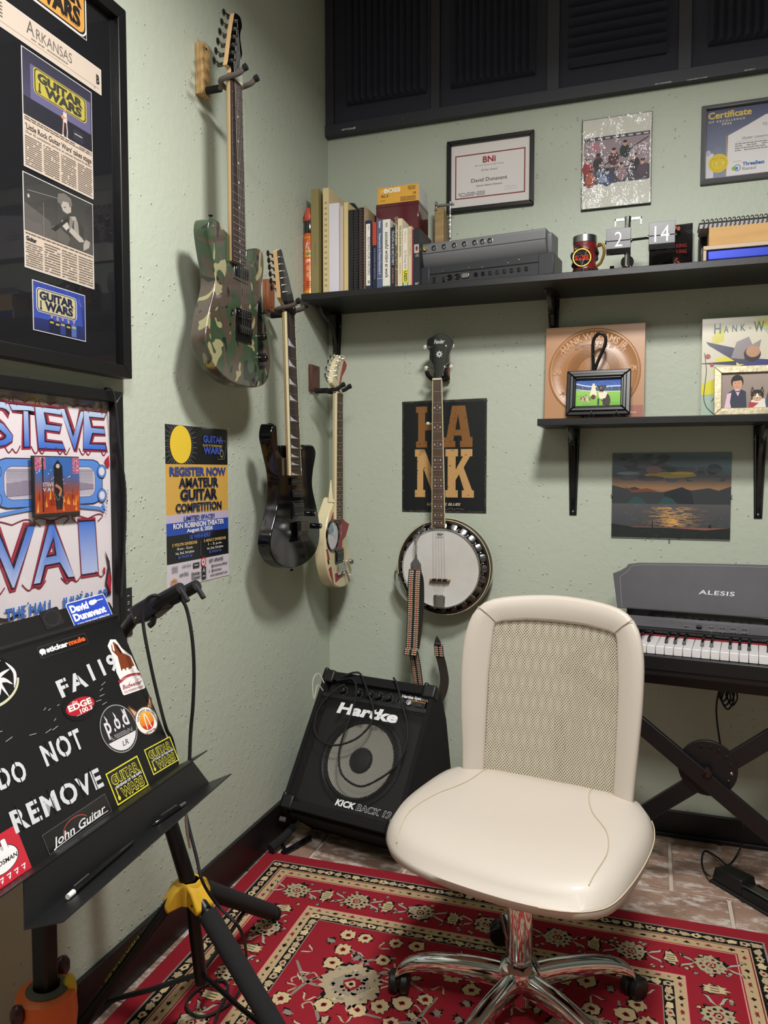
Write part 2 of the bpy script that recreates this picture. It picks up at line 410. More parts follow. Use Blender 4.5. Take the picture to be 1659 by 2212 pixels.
foam(.09, .385, 2.55, 2.93, False, 'dark foam panel with upright ridges in the corner bay, beside the left wall')
foam(.475, .765, 2.55, 2.93, False, 'dark foam panel with upright ridges in the second bay, over the red-bordered certificate')
foam(.878, 1.178, 2.548, 2.93, True, 'dark foam panel with level ridges, the only one with its grooves lying flat')
foam(1.30, 1.60, 2.548, 2.93, False, 'dark foam panel with upright ridges at the right edge, over the blue certificate')
# ceiling light fixtures
for n, lx, ly, sx, sy, e in LAMPS:
    t = thing(n, 'square white ceiling light panel over the room' if sx < 1 else 'long white ceiling light panel behind the viewer', 'ceiling light', (lx, ly, CEIL))
    m = MB()
    for a, c in (((lx - sx / 2 - .03, ly - sy / 2 - .03), (lx + sx / 2 + .03, ly - sy / 2)), ((lx - sx / 2 - .03, ly + sy / 2), (lx + sx / 2 + .03, ly + sy / 2 + .03)),
                 ((lx - sx / 2 - .03, ly - sy / 2), (lx - sx / 2, ly + sy / 2)), ((lx + sx / 2, ly - sy / 2), (lx + sx / 2 + .03, ly + sy / 2))):
        m.bx((a[0], a[1], CEIL - .02), (c[0], c[1], CEIL))
    part('frame', m, mat('fixture_white', 'e6e6e6', .5), t)
    m = MB(); m.bx((lx - sx / 2, ly - sy / 2, CEIL - .012), (lx + sx / 2, ly + sy / 2, CEIL - .004)); part('diffuser', m, mat('lit_diffuser', 'fff4e2', .5, emit=2.5), t)

t = thing('pendant_lamp', 'round white pendant lamp hanging over the rug', 'pendant lamp', (PEND[0], PEND[1], PEND[2]))
q = MB(); q.lathe([(.0, .012), (.165, .012), (.165, .0), (.172, .0), (.172, .02), (.10, .055), (.02, .065), (0, .065)], PEND, n=36); part('shade', q, mat('fixture_white', 'e6e6e6', .5), t)
q = MB(); q.lathe([(0, 0), (.15, 0), (.15, .008), (0, .008)], PEND, n=36); part('diffuser', q, mat('lit_diffuser', 'fff4e2', .5, emit=2.5), t)
q = MB(); q.cyl((PEND[0], PEND[1], PEND[2] + .06), (PEND[0], PEND[1], CEIL), .006, n=8); q.lathe([(0, -.02), (.05, -.02), (.06, 0), (0, 0)], (PEND[0], PEND[1], CEIL)); part('rod', q, STEEL, t)
# ================================================================== BACK WALL: frames and pictures
def rectB(tl, br, off):
    a, c = onB(*tl, off), onB(*br, off); return a.x, c.z, c.x, a.z
def framebars(F, u0, v0, u1, v1, w, d, m, t, bev=.002, z0=0., lip=None, name='frame_rail'):
    """four mitred rails of a picture frame, each its own piece"""
    for a, b, c, e in (((u0, v0), (u1, v0), (u1 - w, v0 + w), (u0 + w, v0 + w)), ((u1, v0), (u1, v1), (u1 - w, v1 - w), (u1 - w, v0 + w)),
                       ((u1, v1), (u0, v1), (u0 + w, v1 - w), (u1 - w, v1 - w)), ((u0, v1), (u0, v0), (u0 + w, v0 + w), (u0 + w, v1 - w))):
        q = MB(F)
        if lip: q.add([(a[0], a[1], z0), (b[0], b[1], z0), (c[0], c[1], z0), (e[0], e[1], z0), (a[0], a[1], z0 + d * lip), (b[0], b[1], z0 + d * lip), (c[0], c[1], z0 + d), (e[0], e[1], z0 + d)],
                      [(3, 2, 1, 0), (4, 5, 6, 7), (0, 1, 5, 4), (1, 2, 6, 5), (2, 3, 7, 6), (3, 0, 4, 7)])
        else: q.prism([a, b, c, e], z0, z0 + d)
        part(name, q, m, t, bevel=bev)
BF = mat('black_frame_paint', '101012', .38); SILV = mat('brushed_pewter', '78777b', .35, .35, bump=(200, .1))
def clearglass():
    x = NT('picture_glass'); g = x.n('ShaderNodeBsdfGlossy'); g.inputs['Roughness'].default_value = .02
    tr = x.n('ShaderNodeBsdfTransparent'); fr = x.n('ShaderNodeFresnel'); fr.inputs[0].default_value = 1.5
    mx = x.n('ShaderNodeMixShader'); ge = x.n('ShaderNodeNewGeometry'); fm = x.n('ShaderNodeMath', operation='MULTIPLY'); fi = x.n('ShaderNodeMath', operation='SUBTRACT', i_0=1.); x.l(ge.outputs['Backfacing'], fi.inputs[1]); x.l(fi.outputs[0], fm.inputs[1]); x.l(fr.outputs[0], fm.inputs[0]); x.l(fm.outputs[0], mx.inputs[0]); x.l(tr.outputs[0], mx.inputs[1]); x.l(g.outputs[0], mx.inputs[2])
    x.l(mx.outputs[0], x.t.nodes['Material Output'].inputs[0]); x.m.use_nodes = True; return x.m
PGLASS = clearglass()

# --- certificate with a dark red border
u0, v0, u1, v1 = rectB((965, 306), (1152, 439), .018); v0 = onB(965, 460, .018).z * .5 + v0 * .5
t = thing('framed_certificate', 'black framed white award certificate with dark red border line, left of the other wall frames', 'framed certificate', ((u0 + u1) / 2, 0, v0))
framebars(BWF, u0, v0, u1, v1, .0145, .018, BF, t)
a = Art(BWF, .006); a.rect(u0 + .01, v0 + .01, u1 - .01, v1 - .01, 'e9e4e2')
W_, H_ = u1 - u0, v1 - v0; cx = (u0 + u1) / 2 - .003
a.rect(u0 + .028, v0 + .045, u1 - .03, v1 - .050, '8d2633'); a.rect(u0 + .032, v0 + .049, u1 - .034, v1 - .054, 'ece7e6')
a.text('BNi', cx, v1 - .083, .020, 'a51f2d', bold=.03, w=.045); a.text('BNI of the Ozarks Proudly Presents', cx, v1 - .094, .0045, '44423f', w=.10, shear=.2)
a.text('All Star Award', cx, v1 - .112, .0072, '2d2b2a', w=.056); a.text('David Dunavant', cx, v1 - .147, .0125, '232222', w=.126, bold=.008)
a.text('Uptown Referral Network', cx, v1 - .163, .006, '444', w=.092, shear=.3, bold=.01) if False else a.text('Uptown Referral Network', cx, v1 - .163, .006, '444444', w=.092, shear=.3, bold=.01)
a.line([(cx + .055, v1 - .177), (cx + .066, v1 - .172), (cx + .074, v1 - .178), (cx + .083, v1 - .173), (cx + .096, v1 - .179)], .0006, '333333', 5)
a.rect(cx + .052, v1 - .183, cx + .098, v1 - .1835, '555555'); a.lines(u0 + .04, v0 + .067, u0 + .135, v0 + .052, 3, '55504f')
part('certificate_sheet', a, PAPER, t)
q = MB(BWF); q.prism([(u0 + .013, v0 + .013), (u1 - .013, v0 + .013), (u1 - .013, v1 - .013), (u0 + .013, v1 - .013)], .0105, .012); part('glass', q, PGLASS, t)

# --- group photo in a clip frame under plastic
u0, v0, u1, v1 = rectB((1257, 262), (1406, 438), .014); v1 = onB(1330, 250, .014).z; v0 = onB(1330, 446, .014).z
t = thing('framed_group_photo', 'unframed-looking group photo under crinkled clear plastic with thin black edge, between two certificates', 'framed photo', ((u0 + u1) / 2, 0, v0))
q = MB(BWF); q.prism([(u0, v0), (u1, v0), (u1, v1), (u0, v1)], 0, .012); part('backing_board', q, BF, t, bevel=.001)
a = Art(BWF, .0124); a.rect(u0 + .003, v0 + .003, u1 - .002, v1 - .002, 'd5d4ca')
pu0, pu1, pv0, pv1 = u0 + .008, u1 - .006, v0 + .078, v1 - .060
a.rect(pu0, pv0, pu1, pv1, '9d8b93'); a.rect(pu0, pv1 - .012, pu1, pv1, '4c4954')
for k in range(8): a.rect(pu0 + .02 + k * .024, pv1 - .009, pu0 + .034 + k * .024, pv1 - .004, 'c9c2cc')
a.rect(pu0 + .024, pv1 - .046, pu0 + .046, pv1 - .020, 'b77c8a'); a.rect(pu0, pv0, pu1, pv0 + .05, '4a4654')
rr = random.Random(4)
for (x, y, c, hr) in ((.012, .075, 'a03a44', 'c99a86'), (.046, .088, '3b3640', '6a4c44'), (.095, .10, '5d3038', 'd0a590'), (.13, .12, '2f3d3a', 'cfa28c'), (.055, .06, '4d566e', 'd8b09b'), (.02, .035, '9c4a44', 'b98a7a'), (.075, .035, '3c4a70', 'c9c4c0'), (.12, .05, '9c7d84', 'c79c90'), (.16, .075, '3d3038', 'c79a8a'), (.185, .055, '5a4b56', 'c99')):
    hr = hr if len(hr) == 6 else 'c99888'
    if pu0 + x > pu1 - .012: continue
    a.ell(pu0 + x, pv0 + y - .022, .017, .022, c); a.ell(pu0 + x, pv0 + y + .002, .0065, .009, hr); a.ell(pu0 + x, pv0 + y + .008, .0066, .0045, '2b2220')
a.line([(pu0 + .01, pv0 + .032), (pu0 + .09, pv0 + .072), (pu1 - .004, pv1 - .018)], .0028, '3a2c2c')
a.ell(pu0 + .02, pv0 + .022, .014, .02, 'b5654f'); a.ell(pu0 + .06, pv0 + .015, .013, .012, '8f98b4')
part('photo_sheet', a, PAPER, t)
def plastic():
    x = NT('crinkled_clear_plastic'); g = x.n('ShaderNodeBsdfGlossy'); g.inputs['Roughness'].default_value = .12
    tr = x.n('ShaderNodeBsdfTransparent'); fr = x.n('ShaderNodeFresnel'); fr.inputs[0].default_value = 1.55
    co = x.coord('Object', (1, 1, .45)); vo = x.n('ShaderNodeTexVoronoi', feature='SMOOTH_F1'); vo.inputs['Scale'].default_value = 26; x.l(co, vo.inputs['Vector'])
    b = x.n('ShaderNodeBump'); b.inputs['Strength'].default_value = 1.; b.inputs['Distance'].default_value = .02
    ad = x.n('ShaderNodeMath', operation='ADD'); x.l(vo.outputs['Distance'], ad.inputs[0]); x.l(x.noise(14, co, 5, .6), ad.inputs[1]); x.l(ad.outputs[0], b.inputs['Height'])
    x.l(b.outputs[0], g.inputs['Normal']); x.l(b.outputs[0], fr.inputs['Normal'])
    mx = x.n('ShaderNodeMixShader'); ge = x.n('ShaderNodeNewGeometry'); fm = x.n('ShaderNodeMath', operation='MULTIPLY'); fi = x.n('ShaderNodeMath', operation='SUBTRACT', i_0=1.); x.l(ge.outputs['Backfacing'], fi.inputs[1]); x.l(fi.outputs[0], fm.inputs[1]); x.l(fr.outputs[0], fm.inputs[0]); x.l(fm.outputs[0], mx.inputs[0]); x.l(tr.outputs[0], mx.inputs[1]); x.l(g.outputs[0], mx.inputs[2])
    x.l(mx.outputs[0], x.t.nodes['Material Output'].inputs[0]); return x.m
PLAS = plastic()
q = MB(BWF); q.prism([(u0 + .001, v0 + .001), (u1 - .001, v0 + .001), (u1 - .001, v1 - .001), (u0 + .001, v1 - .001)], .018, .0184); part('plastic_cover', q, PLAS, t)

# --- certificate of excellence, pewter frame
a0 = onB(1516, 227, .02); b0 = onB(1513, 397, .02); u0, v1, v0 = (a0.x + b0.x) / 2, a0.z, b0.z; u1 = u0 + .335
t = thing('framed_certificate', 'pewter framed blue and white certificate with round gold seal, at the right edge', 'framed certificate', ((u0 + u1) / 2, 0, v0))
framebars(BWF, u0, v0, u1, v1, .014, .022, SILV, t, lip=.6)
a = Art(BWF, .006); i0, j0, i1, j1 = u0 + .014, v0 + .014, u1 - .014, v1 - .014
a.rect(i0, j0, i1, j1, lambda u, v: mix('8f93ab', '4b5070', (v - j0) / (j1 - j0)))
a.rect(i0, j0, i0 + .024, j0 + .08, 'd8d6dc'); a.poly([(i0 + .062, j0), (i1, j0), (i1, j1 - .02), (i0 + .17, j1 - .035), (i0 + .12, j1 - .060), (i0 + .065, j1 - .085)], 'e3dfe0')
a.rect(i0 + .060, j0, i0 + .0618, j1 - .085, 'c9a56a')
a.ell(i0 + .008, j0 + .082, .008, .009, 'b9b8c6'); a.ell(i0 + .035, j0 + .082, .012, .014, '7d819c')
a.text('Certificate', i0 + .006, j1 - .028, .0195, 'd9bf62', al='l', w=.125, bold=.03); a.text('OF EXCELLENCE', i0 + .008, j1 - .0405, .0055, 'e7e2c5', al='l', w=.104, sp=1.5, bold=.02)
a.text('2026', i0 + .060, j1 - .0505, .0065, 'e7e2c5', w=.028, sp=1.4, bold=.02)
a.text('TOP 3', i0 + .180, j1 - .068, .0085, '55555c', w=.036); a.text('Guitar Lessons in Little Rock', i0 + .105, j1 - .102, .0078, '50505a', al='l', w=.15, shear=.3)
a.rect(i0 + .09, j1 - .107, i0 + .26, j1 - .1075, '777777'); a.lines(i0 + .085, j1 - .111, i0 + .26, j1 - .138, 4, '8a8688')
cx, cy = i0 + .038, j0 + .048
a.poly([(cx + (.030 if k % 2 else .0275) * math.cos(R(k * 4.5)), cy + (.030 if k % 2 else .0275) * math.sin(R(k * 4.5))) for k in range(80)], 'e2c62c')
a.ring(cx, cy, .023, .023, .0006, '7c6a1a'); a.rect(cx - .021, cy - .007, cx + .021, cy + .006, 'c4a72a'); a.rect(cx - .020, cy - .006, cx + .020, cy + .005, 'e6cf52')
a.text('3', cx - .013, cy - .004, .007, '7c6a1a'); a.text('Seal', cx + .004, cy - .003, .005, '7c6a1a', shear=.3)
for k in (-2, -1, 0, 1, 2): a.text('*', cx + k * .007, cy + .010 - abs(k) * .0015, .008, '8a7620')
for k in range(5): a.text('*', i0 + .082 + k * .005, j0 + .043, .006, 'd9a63c')
a.ring(i0 + .093, j0 + .027, .010, .010, .0018, '2f6db0'); a.ell(i0 + .083, j0 + .026, .006, .006, '86b950'); a.rect(i0 + .088, j0 + .022, i0 + .095, j0 + .030, '2f7fc0')
a.text('ThreeBest', i0 + .108, j0 + .032, .0105, '1d6cae', al='l', w=.062, bold=.03); a.text('Rated', i0 + .108, j0 + .018, .0095, '8c8c90', al='l', w=.038)
part('certificate_sheet', a, PAPER, t)
q = MB(BWF); q.prism([(u0 + .012, v0 + .012), (u1 - .012, v0 + .012), (u1 - .012, v1 - .012), (u0 + .012, v1 - .012)], .012, .0135); part('glass', q, PGLASS, t)

# --- metal sign behind the banjo neck
u0, v0, u1, v1 = rectB((869, 868), (1050, 1108), .003)
t = thing('metal_wall_sign', 'dark distressed metal sign with large tan block letters, hung behind the banjo neck', 'wall sign', ((u0 + u1) / 2, 0, v0))
x = NT('worn_tin_back'); x.l(x.ramp(x.noise(30, x.coord(), 8, .7), [(.45, '15181a'), (.62, '4a4038')]), x.b.inputs['Base Color']); x.b.inputs['Roughness'].default_value = .45
q = MB(BWF); q.prism([(u0, v0), (u1, v0 - .001), (u1, v1 + .004), (u0, v1)], .001, .003); part('sign_plate', q, x.m, t)
a = Art(BWF, .0032); a.rect(u0 + .006, v0 + .006, u1 - .006, v1 - .006, '14181a')
rr = random.Random(2); a.step = .05
for k in range(90):
    e = rr.random(); s_ = rr.choice((0, 1, 2, 3)); L_ = rr.uniform(.004, .02)
    p_ = [(u0 + e * (u1 - u0), v0 + .004), (u0 + e * (u1 - u0), v1 - .004), (u0 + .004, v0 + e * (v1 - v0)), (u1 - .004, v0 + e * (v1 - v0))][s_]
    a.ell(min(max(p_[0], u0 + .004), u1 - .004), p_[1], (L_ if s_ < 2 else .003) * .5, (.003 if s_ < 2 else L_) * .5, rr.choice(('3a332c', '55493b', '2a2622')), 7)
a.step = 1
def slab(ch, x0, y0, w, h, c):
    s_ = .20 * h; st = .27 * w
    def q4(l): a.poly([(x0 + p * w, y0 + r_ * h) for p, r_ in l], c)
    if ch == 'H':
        q4([(0, 0), (.42, 0), (.42, .15), (.34, .15), (.34, .42), (.66, .42), (.66, .15), (.58, .15), (.58, 0), (1, 0), (1, .15), (.92, .15), (.92, .85), (1, .85), (1, 1), (.58, 1), (.58, .85), (.66, .85), (.66, .58), (.34, .58), (.34, .85), (.42, .85), (.42, 1), (0, 1), (0, .85), (.08, .85), (.08, .15), (0, .15)])
    if ch == 'A':
        q4([(0, 0), (.40, 0), (.40, .15), (.33, .15), (.36, .28), (.61, .28), (.64, .15), (.57, .15), (.57, 0), (1, 0), (1, .24), (.92, .24), (.74, 1), (.28, 1), (.09, .24), (0, .24)])
        a.poly([(x0 + p * w, y0 + r_ * h) for p, r_ in [(.40, .42), (.58, .42), (.49, .80)]], '14181a')
    if ch == 'N': q4([(0, 0), (.36, 0), (.36, .15), (.29, .15), (.29, .62), (.66, 0), (.90, 0), (.90, .85), (1, .85), (1, 1), (.64, 1), (.64, .85), (.70, .85), (.70, .42), (.34, 1), (0, 1), (0, .85), (.08, .85), (.08, .15), (0, .15)])
    if ch == 'K': q4([(0, 0), (.44, 0), (.44, .15), (.36, .15), (.36, .36), (.48, .48), (.66, .15), (.58, .15), (.58, 0), (1, 0), (1, .15), (.94, .15), (.64, .62), (.86, .85), (.94, .85), (.94, 1), (.54, 1), (.54, .85), (.62, .85), (.36, .58), (.36, .85), (.44, .85), (.44, 1), (0, 1), (0, .85), (.08, .85), (.08, .15), (0, .15)])
L0 = onB(899, 880, .003); R1 = onB(1020, 1075, .003); M_ = onB(960, 968, .003); ml = (L0.x + R1.x) / 2
BR1, TN = '84592f', 'c59a63'
hh = L0.z - M_.z - .004
two = lambda u, v: mix(TN, BR1, max(0, min(1, (v - (M_.z + .045)) / .01)))
slab('H', L0.x, M_.z + .003, ml - L0.x - .005, hh + .003, BR1); slab('A', ml + .0, M_.z + .003, R1.x - ml, hh + .003, BR1)
a.poly([(ml + .004, M_.z + .003), (R1.x, M_.z + .003), (R1.x, M_.z + .034), (R1.x - .02, M_.z + .040), (ml + .045, M_.z + .046), (ml + .004, M_.z + .038)], TN) if False else None
slab('N', L0.x - .004, R1.z, ml - L0.x + .004, M_.z - R1.z - .004, TN); slab('K', ml + .006, R1.z, R1.x - ml, M_.z - R1.z - .004, TN)
a.step = .05
for k in range(130):
    uu, vv = rr.uniform(L0.x, R1.x), rr.uniform(R1.z, L0.z); q_ = rr.uniform(.0006, .0022); a.ell(uu, vv, q_, q_ * rr.uniform(.5, 1.5), '1a1d1e', 6)
zt = onB(960, 1090, .003).z; a.step = 1
a.text('LOVESICK BLUES', ml, zt - .003, .009, 'c9b89a', w=.125, shear=.25, bold=.03)
a.line([(ml + .01, zt - .018), (ml + .03, zt - .012), (ml + .035, zt - .018), (ml + .05, zt - .014), (ml + .075, zt - .017)], .0009, 'a89678', 5)
part('sign_print', a, artmat('worn_print', .38, 0, .5, (160, .3, .0006)), t)

# --- lake sunset picture under frameless glass
u0, v0, u1, v1 = rectB((1323, 979), (1577, 1166), .008)
t = thing('lake_picture', 'frameless glass picture of a lake at sunset under dark clouds, below the lower shelf', 'picture', ((u0 + u1) / 2, 0, v0))
a = Art(BWF, .003); w_, h_ = u1 - u0, v1 - v0
def U(p): return u0 + p * w_
def Vv(p): return v0 + p * h_
def sky(u, v):
    f = (v - v0) / h_; g = (u - u0) / w_
    if f > .72: c = mix('47505a', '6d8088', max(0, min(1, (f - .72) * 2.2 + g * .5)))
    elif f > .6: c = mix('8a6a4a', '565059', (f - .6) / .12)
    else: c = mix('8d5a4e', '94704c', max(0, (f - .45) / .15))
    return c
a.rect(u0, v0, u1, v1, sky, 10, 24)
rr = random.Random(11); a.step = .06
for k in range(110):
    cx, cy = rr.uniform(.07, .93), rr.uniform(.68, .97); c = rr.choice(('4a4f57', '565960', '42474f', '5c5d65'))
    if cx + .1 * rr.random() > .55 and cy > .84: continue
    a.ell(U(cx), Vv(cy), rr.uniform(.03, .07) * w_, rr.uniform(.012, .035) * h_, c, 12)
a.step = 1
for cx, cy, rx, ry, c in ((.5, .74, .22, .035, '9a8850'), (.6, .76, .1, .02, 'b09a55'), (.36, .80, .07, .045, '7d6264'), (.33, .70, .12, .03, '524a4f'), (.8, .70, .12, .02, '625a5c'), (.14, .76, .1, .02, '75828a')):
    a.ell(U(cx), Vv(cy), rx * w_, ry * h_, c, 18)
a.poly([(U(0), Vv(.62)), (U(.12), Vv(.58)), (U(.2), Vv(.60)), (U(.3), Vv(.545)), (U(.45), Vv(.54)), (U(.6), Vv(.59)), (U(.68), Vv(.56)), (U(.82), Vv(.59)), (U(.9), Vv(.56)), (U(1), Vv(.61)), (U(1), Vv(.40)), (U(0), Vv(.40))], '33363a')
a.poly([(U(.09), Vv(.62)), (U(.18), Vv(.56)), (U(.3), Vv(.585)), (U(.4), Vv(.55)), (U(.28), Vv(.54)), (U(.18), Vv(.53))], '6d3f30')
a.poly([(U(.45), Vv(.54)), (U(.6), Vv(.60)), (U(.68), Vv(.54)), (U(.7), Vv(.40)), (U(.45), Vv(.42))], '20242a')
for p in (.1, .36): a.poly([(U(p), Vv(.35)), (U(p + .1), Vv(.49)), (U(p + .16), Vv(.46)), (U(p + .24), Vv(.36))], '2c4a4e')
a.rect(U(0), Vv(.13), U(1), Vv(.40), lambda u, v: mix('3a3e44', '5d5a5c', (v - v0) / h_ * 2), 4, 4)
a.step = .03
for k in range(260):
    gx, gy = rr.gauss(.53, .14), rr.uniform(.13, .36); w2 = rr.uniform(.008, .04)
    if gx < .02 or gx > .97: continue
    d = abs(gx - .53) / .26; c = mix('e0a860', '5a504c', min(1, d + rr.uniform(-.2, .25)))
    a.rect(U(gx - w2), Vv(gy), U(min(gx + w2, .99)), Vv(gy + .006), c)
for k in range(60):
    gx, gy = rr.uniform(.02, .95), rr.uniform(.13, .38); w2 = rr.uniform(.01, .03); a.rect(U(gx), Vv(gy), U(min(gx + w2, .99)), Vv(gy + .004), rr.choice(('6d7684', '49505a', '343a42')))
a.step = 1; a.poly([(U(0), Vv(.0)), (U(1), Vv(0)), (U(1), Vv(.13)), (U(.8), Vv(.10)), (U(.5), Vv(.12)), (U(.2), Vv(.12)), (U(0), Vv(.16))], '1d2322')
a.step = .05
for k in range(70):
    gx, gy = rr.random(), rr.random() * .1; a.ell(U(gx), Vv(gy), .02 * w_ * rr.random() + .001, .008 * h_, rr.choice(('2a3530', '262019', '1a2a30')), 8)
a.step = 1
for gx in (.355,): a.ell(U(gx), Vv(.17), .006 * w_, .03 * h_, '10232a', 10); a.ell(U(gx), Vv(.205), .004 * w_, .006 * h_, '10232a', 8); a.rect(U(gx - .005), Vv(.11), U(gx + .005), Vv(.16), '10232a')
a.poly([(U(.82), Vv(.13)), (U(.835), Vv(.175)), (U(.85), Vv(.13))], '15181a')
part('picture_print', a, PAPER, t)
q = MB(BWF); q.prism([(u0, v0 - .004), (u1, v0 - .004), (u1, v1), (u0, v1)], 0, .0028); part('backing_board', q, mat('greyboard', '6b6c64', .8), t)
q = MB(BWF); q.prism([(u0 - .001, v0 - .006), (u1 + .001, v0 - .006), (u1 + .001, v1 + .001), (u0 - .001, v1 + .001)], .0075, .0095); part('glass', q, PGLASS, t)
for p, r_ in ((.0, .5), (1, .5), (.5, -.02)):
    q = MB(BWF); q.prism([(U(p) - .003, Vv(r_) - .003), (U(p) + .003, Vv(r_) - .003), (U(p) + .003, Vv(r_) + .003), (U(p) - .003, Vv(r_) + .003)], .0096, .0105); part('clip', q, STEEL, t)

# ================================================================== SHELVES AND BRACKETS
S1T, S1B, S1D = 1.825, 1.804, .268
q = MB(); q.bx((.013, -.001, S1B), (2.0, -S1D, S1T)); solo('wall_shelf', q, BLKP, 'long black painted shelf board across the back wall, upper of the two', 'shelf', bevel=.0015)
S2T, S2B, S2D, S2L = 1.387, 1.365, .20, .808
q = MB(); q.bx((S2L, -.001, S2B), (2.0, -S2D, S2T)); solo('wall_shelf', q, BLKP, 'shorter black painted shelf board below, starting over the piano, lower of the two', 'shelf', bevel=.0015)
BRK = mat('black_bracket_enamel', '141518', .25, .2, coat=.4)
def bracket(x, ztop, L, label):
    t = thing('shelf_bracket', label, 'shelf bracket', (x, 0, ztop), 'black stamped shelf brackets'); d = .165
    q = MB(); q.add([(x - .020, -.001, ztop - .002), (x + .020, -.001, ztop - .002), (x + .012, -.001, ztop - L), (x - .012, -.001, ztop - L), (x - .020, -.004, ztop - .002), (x + .020, -.004, ztop - .002), (x + .012, -.004, ztop - L), (x - .012, -.004, ztop - L)],
                    [(0, 1, 2, 3), (7, 6, 5, 4), (0, 4, 5, 1), (1, 5, 6, 2), (2, 6, 7, 3), (3, 7, 4, 0)]); part('wall_plate', q, BRK, t, bevel=.001, recalc=True)
    q = MB(); q.bx((x - .014, -.004, ztop - .003), (x + .014, -d, ztop)); part('arm', q, BRK, t, bevel=.001)
    q = MB(frame((x, 0, 0), (0, -1, 0), (0, 0, 1)))
    q.prism([(.004, ztop - .003), (d - .004, ztop - .003), (d - .02, ztop - .022), (.045, ztop - .06), (.020, ztop - .10), (.012, ztop - L * .75), (.004, ztop - L + .03)], -.007, .007); part('web', q, BRK, t, bevel=.002)
    for sx in (-1, 1):
        q = MB(); q.tube([(x + sx * .012, -.006, ztop - .03), (x + sx * .010, -.010, ztop - L * .5), (x + sx * .006, -.006, ztop - L + .01)], [.004, .0045, .003], 8); part('rib', q, BRK, t)
    for sx, zz in ((-.013, -.045), (.013, -.045), (0, -L + .012)):
        q = MB(); q.ball((x + sx, -.006, ztop + zz), (.0045, .003, .0045), 8); part('screw', q, STEEL, t)
bracket(.035, S1B, .20, 'black shelf bracket in the corner, over the cream guitar')
bracket(.832, S1B, .20, 'black shelf bracket of the upper shelf above the copper record sleeve')
bracket(.905, S2B, .295, 'black shelf bracket left of the lake picture'); bracket(1.478, S2B, .295, 'chipped black shelf bracket right of the lake picture')

# ================================================================== UPPER SHELF: books and papers
YF = -.24
def xb(px, py=600, off=.24): return onB(px, py, off).x
def zb(px, py, off=.24): return onB(px, py, off).z
def leaf(name, label, cat, px0, px1, ptop, c, dep=.15, pages='e0d8c6', txt=None, tcol='e8e4da', y=YF, ruff=.45, group=None, extra=None, boxy=False, back=None, size=.45, tv=None, lean=0.):
    x0, x1 = xb(px0), xb(px1); zt = zb((px0 + px1) / 2, ptop); z0 = S1T + .0005; h = zt - z0; x0 += .0004; x1 -= .0004
    t = thing(name, label, cat, ((x0 + x1) / 2, y + dep / 2, z0), group)
    cm = mat('cover_' + c, c, ruff, bump=(90, .1)); e = .0018
    if boxy:
        q = MB(); q.bx((x0, y, z0), (x1, y + dep, zt)); part('body', q, cm, t, bevel=.001)
    else:
        q = MB(); q.bx((x0 + e, y + .003, z0 + e), (x1 - e, y + dep - .002, zt - e)); part('pages', q, mat('pages_' + pages, pages, .8, bump=(300, .3)), t)
        q = MB(); q.bx((x0, y, z0), (x0 + e, y + dep, zt)); q.bx((x1 - e, y, z0), (x1, y + dep, zt)); q.bx((x0 + e, y, z0), (x1 - e, y + e * 1.2, zt)); part('cover', q, cm, t)
    if txt or extra:
        # spine print: u runs down the spine
        F = frame((x0, y, zt), (0, 0, -1), (1, 0, 0)); a = Art(F, .0004); wd = x1 - x0; a.rect(0, 0, h, wd, c)
        if extra: extra(a, h, wd)
        for (s_, p0, p1, cc, k, bo) in (txt or []):
            a.text(s_, h * (p0 + p1) / 2, wd * .5 - wd * k * .35, wd * k, cc, w=h * (p1 - p0), bold=bo)
        part('spine_print', a, PAPER, t)
    return t
GB = 'books standing on the upper shelf'
leaf('flat_box', 'tall dull gold flat box standing beside the orange spray can', 'box', 672, 689, 408, '8a7f52', .20, boxy=True, txt=[('DOBRINE MACDONALD', .5, .72, '6d6440', .25, 0)])
leaf('sheet_music_folder', 'tallest cream folder of sheet music, left of the white book', 'folder', 698, 711, 406, 'd2c093', .185, pages='d9cfae', extra=lambda a, h, w: [a.rect(h * (.13 + .052 * k), w * .25, h * (.15 + .052 * k), w * .7, 'a8976a') for k in range(16)], group=None)
leaf('book', 'thick white softcover with blank spine, left of the spiral notebooks', 'book', 711, 733, 439, 'd9d6de', .16, group=GB, pages='dcd8da')
leaf('paper_folder', 'pale folder of loose papers with an orange edge, right of the blank white book', 'folder', 734, 742, 447, 'c9b8ae', .19, pages='d8c8b0')
leaf('paper_folder', 'yellowed manila folder against the black spiral notebooks', 'folder', 743, 752, 437, 'd3bf87', .18, pages='cfbf95')
def spiral(px, pt, label, name='wire_binding'): pass
def spiralbook(px0, px1, ptop, c, label, wire, cover2=None):
    t = leaf('spiral_notebook', label, 'notebook', px0, px1, ptop, c, .19, boxy=True, group='spiral bound books on the upper shelf')
    x0 = xb(px0); x1 = xb(px1); zt = zb(px0, ptop); q = MB(); n = 30
    for k in range(n):
        z = S1T + .006 + (zt - S1T - .012) * k / (n - 1)
        q.tube([(x1 - .0035 + .0035 * math.cos(th), YF - .0005 - .004 * math.sin(th) + .001, z) for th in [math.pi * j / 5 for j in range(-1, 7)]], .0009, 4)
    part('wire_binding', q, wire, t); return t
spiralbook(753, 763, 453, '1b1c20', 'black spiral notebook, nearest the manila folder', WIRE); spiralbook(763.5, 774, 452, '1d1d22', 'black spiral notebook touching the dark brown one', WIRE)
spiralbook(775, 786, 448, '3a2a2c', 'dark brown comb bound book, tallest of the bound ones', mat('black_comb', '1a1a1e', .4))
leaf('book', 'tan backed book with white comb binding, behind the editing handbook', 'book', 786.3, 788.5, 444, 'a38a66', .21, group=GB, boxy=True)
